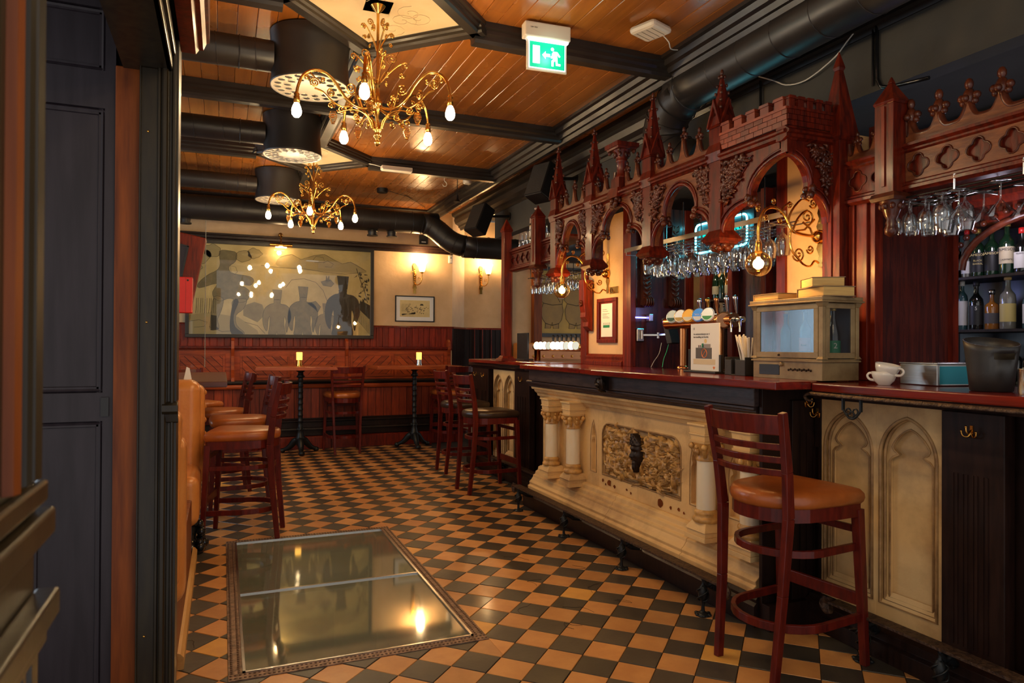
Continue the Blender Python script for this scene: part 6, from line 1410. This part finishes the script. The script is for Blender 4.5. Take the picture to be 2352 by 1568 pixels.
obj('label',B().lathe([(.0815,.08),(.0815,.20)],seg=10,a0=pi-1,a1=pi+1.1,cap=False),gold,t); obj('label_field',B().lathe([(.0822,.09),(.0822,.19)],seg=10,a0=pi-.88,a1=pi+.98,cap=False),lwhite,t); text_part('lettering','PIGMENTI',.032,inkb,t,(-.0845,0,.15),(pi/2,0,-pi/2),depth=.0003,sx=.8)
for k in range(7):
    o=obj('lamp_chimney_glass',B().lathe([(.022,0),(.024,.02),(.030,.05),(.020,.10),(.018,.15)],seg=12,cap=False),M['glass'],None,(2.76,6.42-.095*k,2.33)); tag(o,'slim waisted glass standing in a row on the far canopy shelf','glass','glasses on the far canopy shelf')
# ================================================================ chandeliers
def chandelier(label,x,y,a0,pw=20):
    H=ZC-2.475
    t=thing('chandelier',label,'chandelier',(x,y,2.475),a0,'brass chandeliers')
    # z measured from the finial tip
    b=B().taper((0,0),H-.03,H-.022,.075,.075,.075,.075); b.X=None; obj('ceiling_plate',b,M['beam'],t)
    b=B().lathe([(.006,H-.075),(.010,H-.07),(.030,H-.045),(.042,H-.03)],seg=14).cyl((0,0,.22),(0,0,H-.04),.0085,10); obj('stem',b,M['brass'],t)
    b=B().lathe([(.001,0),(.012,.006),(.016,.018),(.010,.032),(.008,.038),(.020,.050),(.022,.066),(.014,.078),(.022,.09),(.020,.10),(.012,.12),(.010,.17),(.014,.2),(.020,.225),(.028,.235),(.026,.255),(.014,.27),(.012,.34),(.018,.36),(.009,.38)],seg=14); obj('finial',b,M['brass'],t)
    Z=Vector((0,0,1))
    for k in range(5):
        a=2*pi*k/5; U=Vector((cos(a),sin(a),0)); P=lambda r_,z:U*r_+Z*z
        A=[P(.02,.22),P(.07,.205),P(.13,.215),P(.185,.26),P(.225,.32),P(.27,.365),P(.32,.385),P(.37,.375),P(.41,.34),P(.43,.29),P(.438,.25)]
        arm=obj('arm',B().tube(A,.0085,8),M['brass'],t)
        b=B()
        for c,r1,tn,s in((P(.15,.31),.036,1.9,0),(P(.345,.315),.030,2.2,2),(P(.385,.335),.014,1.4,1),(P(.255,.27),.024,1.8,3),(P(.20,.185),.026,1.8,1),(P(.12,.155),.022,1.6,2),(P(.255,.20),.020,1.6,0),(P(.30,.335),.014,1.4,0),(P(.095,.27),.018,1.5,3)): b.tube(spiral(c,U,Z,.003,r1,tn,s,18),.0044,5)
        for pts in ([P(.14,.23),P(.19,.20),P(.25,.225),P(.30,.27),P(.345,.285)],[P(.345,.345),P(.37,.37),P(.39,.35)],[P(.03,.10),P(.05,.15),P(.09,.185),P(.15,.19),P(.22,.165)],[P(.02,.09),P(.03,.14),P(.07,.18)],[P(.10,.215),P(.12,.27),P(.13,.33)]): b.tube(pts,.0056,5)
        obj('scroll',b,M['brass'],arm)['kind']='stuff'
        b=B()
        for j in range(8): rr=.024*(1-abs(j-2.5)/7); cz=.165-.009*j; b.tube([P(.245,cz)+U*rr*cos(q*pi/4)+U.cross(Z)*rr*sin(q*pi/4) for q in range(8)],.002,4,True)
        obj('leaf_coil',b,M['brass'],arm)['kind']='stuff'
        g=P(.438,.25); obj('socket',B().lathe([(.010,.0),(.016,-.01),(.013,-.018),(.017,-.03),(.017,-.055),(.013,-.06)],g,12),M['brass'],arm)
        obj('bulb',B().lathe([(.010,-.055),(.020,-.075),(.027,-.10),(.025,-.12),(.014,-.135),(0,-.139)],g,14,cap=False),M['bulb'],arm)
    for zz,r_,nn in((.47,.135,5),(.66,.085,4)):
        b=B()
        for k in range(nn):
            a=2*pi*k/nn+.4; U=Vector((cos(a),sin(a),0)); P=lambda rr,z:U*rr+Z*z
            b.tube([P(.008,zz-.12),P(r_*.35,zz-.07),P(r_*.8,zz-.01),P(r_*1.1,zz+.01)],.0048,6)
            for c,r1,tn,s in((P(r_*.6,zz+.03),r_*.26,1.7,0),(P(r_*1.15,zz-.005),r_*.18,1.4,1.6),(P(r_*1.0,zz-.06),r_*.14,1.4,4)): b.tube(spiral(c,U,Z,.002,r1,tn,s,16),.0042,5)
        obj('upper_scroll',b,M['brass'],t)['kind']='stuff'
    for k in range(5):
        a=2*pi*k/5+a0; point('bulb_light',(x+.438*cos(a),y+.438*sin(a),2.475+.15),pw,WARM,.03)
    return t
chandelier('brass scroll chandelier with five bare bulbs, the nearer one under the cream diamond',.80,3.93,math.radians(178))
chandelier('brass scroll chandelier with five bare bulbs, the farther one before the mural',.84,7.30,math.radians(187),25)
c3=chandelier('brass scroll chandelier with five bare bulbs, over the doorway end behind the camera',.80,.62,math.radians(182),12)  # unseen extra chandelier, added to brighten the near bar front
# ================================================================ ventilation
def drum(label,x,y):
    t=thing('vent_drum',label,'vent',(x,y,2.965),0,'black ventilation drums'); R=.243; H=.285
    obj('shell',B().lathe([(R-.008,.004),(R,.0),(R,.012),(R-.006,.05),(R-.014,H*.55),(R-.004,H-.02),(R,H),(R+.002,H+.04)],seg=40,cap=False),M['duct'],t)
    obj('grille_plate',B().lathe([(0,.006),(R-.012,.006),(R-.004,.0),(R-.002,.012),(R-.02,.016)],seg=40,cap=False),M['white_plastic'],t)
    hb=B(); lb=B()
    for ring,n,r_ in((1,13,.140),(2,19,.198)):
        for k in range(n):
            a=2*pi*k/n+ring*.3; c=Vector((r_*cos(a),r_*sin(a),.0045)); 
            hb.lathe([(.0,0),(.023,0)],c,12,(0,0,-1),cap=False)
            lb.tube([c+Vector((.024*cos(q),.024*sin(q),-.001)) for q in [a+pi*.0+j*pi/5 for j in range(6)]],.003,4)
    obj('vent_hole',hb,M['black'],t)['kind']='stuff'; obj('vent_lip',lb,M['white_plastic'],t)['kind']='stuff'
    d=B().cyl((-2.0-x,0,.165),(-R+.02,0,.165),.094,22)
    for k in range(9): xx=-2.0-x+.25*k; 
    obj('duct',d,M['duct'],t); s=B()
    for k in range(8):
        xx=-.35-.22*k
        if x+xx<-2: break
        s.tube([(xx+.035*(q/11.)*1.0,.096*cos(2*pi*q/12),.165+.096*sin(2*pi*q/12)) for q in range(12)],.003,4,True)
    s.tube([(-.42,.097*cos(q*pi/9),.165+.097*sin(q*pi/9)) for q in range(18)],.004,4,True)
    obj('duct_seam',s,M['duct'],t)['kind']='stuff'
drum('black ventilation drum with pale perforated underside, nearest of the three',.50,4.54)
drum('black ventilation drum with pale perforated underside, middle of the three',.54,6.22)
drum('black ventilation drum with pale underside, farthest and half hidden by the far chandelier',.56,8.22)
def ring(b,c,ax,r_,w_=.004):
    ax=Vector(ax).normalized();o_=ax.orthogonal().normalized();q_=ax.cross(o_); b.tube([Vector(c)+(o_*cos(a)+q_*sin(a))*r_ for a in [2*pi*k/20 for k in range(20)]],w_,4,True)
t=thing('ventilation_duct','thick black spiral duct along the back wall, dropping in an elbow at right','duct',(0,9.25,3.02)); o_=Vector((0,9.25,3.02))
path=[(-2.05,9.25,3.01),(2.35,9.25,3.02),(2.50,9.24,3.015),(2.62,9.22,2.98),(2.72,9.19,2.91),(2.82,9.16,2.82),(2.93,9.12,2.75),(3.06,9.09,2.715),(3.2,9.08,2.705),(4.9,9.05,2.71)]
obj('spiral_duct',B().tube([Vector(p)-o_ for p in path],.148,24),M['duct'],t); s=B()
for i in range(1,len(path)-1): ring(s,Vector(path[i])-o_,Vector(path[i+1])-Vector(path[i-1]),.151,.004)
for k in range(20): ring(s,(-1.9+.21*k,0,0),(1,.12,0),.149,.003)
for k in range(7): ring(s,(3.4+.2*k,-.17,-.31),(1,.12,0),.149,.003)
obj('duct_seam',s,M['duct'],t)['kind']='stuff'
for x in(1.83,2.09,-.43):
    b=B().cyl((x,.02,-.05),(x,.02,-.17),.060,18).cyl((x,.02,-.17),(x,.02,-.20),.060,18,r2=.056).cyl((x,.02,-.20),(x,.02,-.215),.072,18); ring(b,(x,.02,-.155),(0,0,1),.062); obj('outlet',b,M['duct'],t)
t=thing('ventilation_duct','large black spiral duct above the bar ending in a downward elbow','duct',(2.90,2.5,3.08)); o_=Vector((2.90,2.5,3.08))
path=[(2.94,.2,3.12),(2.94,3.75,3.12),(2.94,3.93,3.11),(2.94,4.08,3.06),(2.94,4.19,2.98),(2.95,4.24,2.88),(2.97,4.23,2.79),(3.02,4.17,2.71),(3.09,4.08,2.66)]
obj('spiral_duct',B().tube([Vector(p)-o_ for p in path],[.138,.138,.140,.146,.152,.156,.158,.158,.158],28),M['duct'],t); s=B()
for i in range(2,len(path)-1): ring(s,Vector(path[i])-o_,Vector(path[i+1])-Vector(path[i-1]),.145+.003*i,.004)
for k in range(12): ring(s,(.04,-2.0+.28*k,.04),(.12,1,0),.139,.003)
obj('duct_seam',s,M['duct'],t)['kind']='stuff'
# ================================================================ signs and fittings on the ceiling
t=thing('exit_sign','green running man exit sign with left arrow hung from white ceiling box','exit sign',(1.80,3.80,3.13),math.radians(-4))
obj('housing',B().box(-.155,-.035,.065,.140,.035,.155),M['white_plastic'],t,bev=.008); obj('light_bar',B().box(-.13,-.02,.055,.13,.02,.067),M['sign_white'],t)
obj('panel',B().box(-.135,-.006,-.125,.125,.006,.062),M['white_plastic'],t,bev=.003); obj('border',B().box(-.122,-.0085,-.112,.114,-.006,.052),M['sign_white'],t); obj('green_field',B().box(-.117,-.0095,-.107,.109,-.0080,.047),M['green'],t)
fe=((-.117,-.0095,-.107),(.226/1015,0,0),(0,0,.154/720),(0,-1,0))
def ep(name,pts): obj(name,B().prism([(x,y) for x,y in pts],fe,0,.0008),M['sign_white'],t)
ep('door_symbol',[(90,110),(290,110),(290,610),(90,610)]); ep('arrow_symbol',[(360,370),(460,480),(460,415),(590,415),(590,330),(460,330),(460,260)])
ep('runner_body',[(680,500),(800,500),(890,380),(850,350),(790,425),(800,330),(810,170),(890,170),(890,110),(760,110),(745,250),(690,200),(690,80),(630,80),(630,230),(690,310),(610,300),(610,360),(640,370),(640,430)])
b=B().prism([(655+45*cos(q*pi/8),560+48*sin(q*pi/8)) for q in range(16)],fe,0,.0008); obj('runner_head',b,M['sign_white'],t)
text_part('lettering','230V  IP20',.010,inkb,t,(-.10,-.0362,.118),(pi/2,0,0),depth=.0003)
point('exit_light',(1.80,3.72,3.10),.25,(.6,1,.85),.03)
t=thing('access_point','white square ceiling device with ribbed face and trailing white cable','router',(2.385,3.575,3.245),math.radians(20))
obj('body',B().box(-.095,-.095,0,.095,.095,.045),M['white_plastic'],t,bev=.022); b=B()
for k in range(4): b.box(-.065,-.055+.036*k,-.001,.065,-.053+.036*k,.001)
obj('rib',b,M['black'],t)['kind']='stuff'; obj('cable',B().tube([(.09,-.02,.02),(.16,-.02,-.005),(.24,.02,-.012),(.33,.03,.01)],.0035,6),M['white'],t)
t=thing('loose_cable','long drooping white cable above the battlement, running to black pipe','cable',(3.23,3.04,2.98)); obj('cable',B().tube([(-.04,.52,.13),(.0,.40,.06),(.0,.31,.005),(.0,.19,-.022),(.0,.08,-.012),(.0,-.07,.035),(.0,-.15,.09),(.0,-.23,.138),(.0,-.28,.15),(.0,-.31,.12)],.0042,6),M['white'],t)
t=thing('black_conduit','thin black pipe on the dark wall above the right canopy post','pipe',(3.25,2.71,2.97)); obj('pipe',B().tube([(0,0,.2),(0,0,-.12),(0,-.01,-.19),(0,-.06,-.235),(0,-.3,-.27)],.010,8),M['black_gloss'],t); obj('pipe',B().tube([(.0,.025,.2),(0,.025,-.2)],.007,8),M['black_gloss'],t)
t=thing('cable_pipe','thin vertical black pipe on the dark wall behind the battlement','pipe',(3.24,3.58,3.0)); obj('pipe',B().tube([(0,0,.15),(0,0,-.26)],.009,8),M['black_gloss'],t)
t=thing('emergency_light','slim white emergency light box on the ceiling beam between the chandeliers','light',(1.66,7.16,3.17),0); obj('housing',B().box(-.16,-.045,0,.16,.045,.035),M['white_plastic'],t,bev=.004); obj('lens',B().box(-.155,-.055,-.012,.155,.03,0),M['white'],t,bev=.003); obj('cable',B().tube([(-.16,.02,.03),(-.24,.04,.05),(-.30,.06,.06)],.004,5),M['white'],t)
t=thing('ceiling_puck','small black round ceiling fitting between beams on the far boards','ceiling fitting',(1.82,8.62,3.25)); obj('body',B().lathe([(.065,0),(.068,.05)],seg=20),M['black_metal'],t); obj('cable',B().tube([(.06,0,.03),(.4,.3,.045),(.8,.9,.04)],.0035,5),M['black_metal'],t)
t=thing('pendant_microphone','black ceiling cup with a cord and small cone hanging down','pendant',(2.38,7.33,3.25)); obj('cup',B().lathe([(.052,0),(.055,.05)],seg=18),M['black_metal'],t); obj('cord',B().cyl((0,0,0),(0,0,-.24),.004,6),M['black_metal'],t); obj('cone',B().lathe([(.040,-.315),(.014,-.28),(.012,-.24)],seg=14),M['black_metal'],t)
t=thing('smoke_detector','small white round smoke detector beside the long black cornice','detector',(2.58,7.58,3.235)); obj('body',B().lathe([(.03,-.03),(.045,-.025),(.05,-.008),(.05,.01),(.04,.065)],seg=20),M['white_plastic'],t)
t=thing('ceiling_hook','small pale open hook screwed into the far ceiling boards','hook',(2.36,7.75,3.22)); obj('hook',B().tube([(0,0,.08),(0,0,.04),(.022,0,.02),(.028,0,-.005),(.012,0,-.025),(-.012,0,-.022),(-.022,0,-.005)],.005,6),M['white'],t)
def speaker(label,x,y,z,rz,tilt):
    t=thing('loudspeaker',label,'speaker',(x,y,z),0,'black loudspeakers above the bar'); b=B(); b.X=Matrix.Rotation(rz,4,'Z')@Matrix.Rotation(tilt,4,'Y'); b.box(-.09,-.12,-.18,.08,.12,.18); obj('cabinet',b,M['black_metal'],t,bev=.01)
    b=B(); b.X=Matrix.Rotation(rz,4,'Z')@Matrix.Rotation(tilt,4,'Y'); b.box(-.097,-.11,-.165,-.090,.11,.165); obj('grille',b,mat('grille',(.035,.028,.02),.6,c2=(.01,.01,.01),scale=180,bump=.6),t); obj('bracket',B().tube([(.05,0,0),(.15,.0,.06),(3.26-x,0,.08)],.016,8).lathe([(.05,0),(.05,.01)],(3.25-x,0,.08),14,(1,0,0)),M['black_metal'],t)
speaker('black loudspeaker tilted on the dark wall beside the elbow of the duct',2.87,7.95,2.87,math.radians(20),math.radians(25))
speaker('black loudspeaker tilted on the dark wall behind the farthest canopy spires',2.90,6.2,2.95,math.radians(20),math.radians(22))
# back wall fittings
def sconce(label,x,y,z,lw):
    t=thing('wall_sconce',label,'wall lamp',(x,y,z),0,'brass wall sconces with glass shades'); b=B().prism([(-.022,-.26),(.022,-.26),(.020,-.20),(.030,-.18),(.018,-.12),(.022,-.02),(.016,.08),(.030,.14),(.012,.18),(-.012,.18),(-.030,.14),(-.016,.08),(-.022,-.02),(-.018,-.12),(-.030,-.18),(-.020,-.20)],((0,0,0),(1,0,0),(0,0,1),(0,-1,0)),0,.02)
    for k in range(9): b.ball((0,-.024,-.15+.03*k),.012,(1,.8,.8),6,5)
    obj('back_plate',b,M['brass'],t); b=B().tube([(0,-.02,-.10),(.02,-.08,-.14),(.05,-.14,-.12),(.07,-.155,-.06),(.072,-.155,.0),(.072,-.155,.03)],.007,8); b.tube(spiral(Vector((.045,-.11,-.055)),Vector((.6,-.8,0)).normalized(),Vector((0,0,1)),.004,.03,1.6,0,16),.004,5); b.tube([(0,-.02,.04),(-.05,-.05,.05),(-.06,-.06,.02)],.006,6)
    b.lathe([(.012,.02),(.028,.03),(.024,.045),(.014,.05)],(.072,-.155,0),12); obj('arm',b,M['brass'],t)
    b=B(); n=20;vs=[];fs=[]
    for r_,zz,fl in((.030,.045,0),(.042,.065,0),(.048,.10,0),(.052,.14,.02),(.068,.175,.09),(.074,.185,.12)):
        for k in range(n): a=2*pi*k/n; rr=r_*(1+fl*cos(6*a)*1.0); vs.append((.072+rr*cos(a),-.155+rr*sin(a),zz+.06*fl*cos(6*a)*.6))
    for i in range(5):
        for k in range(n): fs.append((i*n+k,i*n+(k+1)%n,(i+1)*n+(k+1)%n,(i+1)*n+k))
    obj('glass_shade',B().add(vs,fs,True),M['shade'],t); point('sconce_light',(x+.072,y-.17,z+.24),lw,(1,.62,.28),.04)
sconce('lit brass wall sconce with fluted glass shade above the small framed print',2.555,YB,2.36,10)
sconce('lit brass wall sconce with fluted glass shade on the far right wall',3.73,10.28,2.42,10)
t=thing('motion_sensor','small white oval sensor high in the back wall corner','sensor',(3.09,YB,2.62)); obj('body',B().box(-.030,-.045,-.06,.030,0,.06),M['white'],t,bev=.015); obj('lens',B().ball((0,-.045,.02),.008,seg=8),M['black'],t)
t=thing('wall_socket_box','small black wall control box above the picture rail','control box',(2.68,YB,2.885)); obj('body',B().box(-.06,-.05,-.065,.06,0,.065),M['black'],t,bev=.004); obj('indicator',B().box(-.035,-.052,-.045,.03,-.05,-.03),M['white'],t)
tag(obj('blank_plate',B().box(-.045,-.02,-.03,.045,0,.03),M['plaster_pale_lit'],None,(2.98,YB,2.835),bev=.003),'small cream blank cover plate right of the black control box','cover plate')
for i,x in enumerate((3.62,3.75,3.90)): 
    o=obj('billiard_cue',B().cyl((0,0,0),(0,0,.95),.014,8,r2=.008),M['red_wood'],None,(x,10.235,.66)); tag(o,['red wooden pole leaning on the far dark panelling, left of three','red wooden pole leaning on the far dark panelling, middle of three','red wooden pole leaning on the far dark panelling, right of three'][i],'pole','poles on the far dado')
# ================================================================ left side: booths, red box, screen, hanging pane
def cushion(w_,d,h,r_=.03): return B().box(-w_/2,-d/2,0,w_/2,d/2,h)
t=thing('booth','tan leather booth bench with upright channelled back beside the left tables','sofa',(-.63,5.35,0))
obj('backrest',B().box(-.42,-.02,.42,.47,.20,1.10),M['booth'],t,bev=.055); obj('back_roll',B().box(.30,-.05,.44,.49,.21,1.095),M['booth'],t,bev=.07); obj('back_roll',B().box(.39,.03,.36,.515,.24,1.06),M['booth'],t,bev=.05)
obj('piping',B().tube([(.335,-.065,.5),(.335,-.07,.8),(.335,-.06,1.05),(.335,.0,1.10)],.006,6),M['label_p'] if 'label_p' in M else M['white'],t)
obj('seat',B().box(-.42,-.56,.20,.50,.0,.52),M['booth'],t,bev=.06); obj('base',B().box(-.42,-.50,0,.27,.16,.22),M['dark_wood'],t); b=B()
for j in range(6): b.ball((.505,.21,.50+.1*j),.022,(1,.8,1),8,6)
obj('tuft',b,M['booth'],t)['kind']='stuff'
t=thing('booth','tan leather booth end closest to the dark doorway jamb, its seat back seen edge on','sofa',(-.62,3.05,0))
obj('backrest',B().box(-.4,-.12,.40,.475,.06,1.10),M['booth'],t,bev=.05); obj('side_roll',B().box(.36,-.10,.34,.492,.08,1.0),M['booth'],t,bev=.06); obj('end_panel',B().box(-.4,-.10,0,.455,1.55,.42),M['edge_brown'],t,bev=.01); obj('seat',B().box(-.4,.0,.40,.45,.60,.50),M['booth'],t,bev=.04)
obj('base_strip',B().profile([(0,0),(.025,0),(.025,.05),(.012,.065),(0,.07)],(.455,.15,0),(.455,1.80,0),(1,0,0)),mat('pale_wood',(.55,.30,.09),.45,c2=(.42,.2,.05),scale=4,stretch=(5,.5,5)),t)
t=thing('lounge_table_foot','ornate black cast iron table foot beside the booth seat','table leg',(-.19,4.98,0)); b=B(); rs=random.Random(8)
b.lathe([(.09,0),(.10,.02),(.07,.05),(.04,.10),(.05,.16),(.035,.22),(.03,.40)],(0,0,0),12)
for k in range(26): a=rs.uniform(0,6.3); z=rs.uniform(.02,.22); b.ball(((.10-.2*z)*cos(a),(.10-.2*z)*sin(a),z),rs.uniform(.02,.034),(1,1,1),7,5)
obj('casting',b,M['black_gloss'],t)
for i in range(2):
    pass
o=obj('folded_menu',B().prism([(-.03,0),(.03,0),(.012,.10),(-.008,.11)],((0,0,0),(1,0,0),(0,0,1),(0,1,0)),-.01,.01),M['paper'],None,(-.235,5.62,1.075)); tag(o,'small folded white card standing on the left high table','card')
t=thing('red_box','bright red metal wall box next to the doorway jamb','red box',(-.29,5.80,1.72)); obj('body',B().box(-.10,-.05,-.135,.078,.05,.135),M['red'],t,bev=.006); obj('door_seam',B().box(-.022,-.0515,-.133,-.019,-.050,.133),mat('dark_red',(.25,.01,.01),.4),t); obj('hinge_strip',B().box(.03,-.0515,-.133,.032,-.05,.133),mat('dark_red2',(.25,.01,.01),.4),t); obj('keyhole',B().lathe([(.008,0),(.006,.002)],(.045,-.05,.11),8,(0,-1,0)),M['black'],t)
obj('mount',B().box(-.10,.05,-.30,-.05,.07,1.57),M['beam'],t)
t=thing('screen_cabinet','dark screen in tilted red wood housing hung at the left of the mural','screen',(-.62,7.7,2.13)); b=B(); b.X=Matrix.Rotation(math.radians(11),4,'Y'); b.box(-.5,-.06,-.37,.40,.12,.37); obj('housing',b,M['red_wood'],t,bev=.01); b=B(); b.X=Matrix.Rotation(math.radians(11),4,'Y'); b.box(-.45,-.075,-.30,.245,-.06,.24); obj('screen',b,M['door_wood'],t); b=B(); b.X=Matrix.Rotation(math.radians(11),4,'Y'); b.box(.245,-.08,-.31,.262,-.058,.25).box(-.45,-.08,.24,.26,-.058,.255); obj('inner_frame',b,M['black'],t); obj('bracket',B().bar((-.2,.05,.3),(-.2,.05,1.17),.05,.05),M['black'],t)
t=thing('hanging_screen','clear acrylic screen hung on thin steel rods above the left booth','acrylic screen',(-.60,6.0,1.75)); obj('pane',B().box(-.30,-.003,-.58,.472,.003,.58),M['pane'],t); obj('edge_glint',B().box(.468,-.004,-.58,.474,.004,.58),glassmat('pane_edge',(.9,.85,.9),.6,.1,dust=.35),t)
obj('rod',B().cyl((.245,0,.52),(.245,0,1.55),.004,8),M['chrome'],t); obj('clamp',B().cyl((.245,-.012,.54),(.245,.012,.54),.014,10).cyl((.245,0,.60),(.245,0,.66),.007,8),M['chrome'],t)
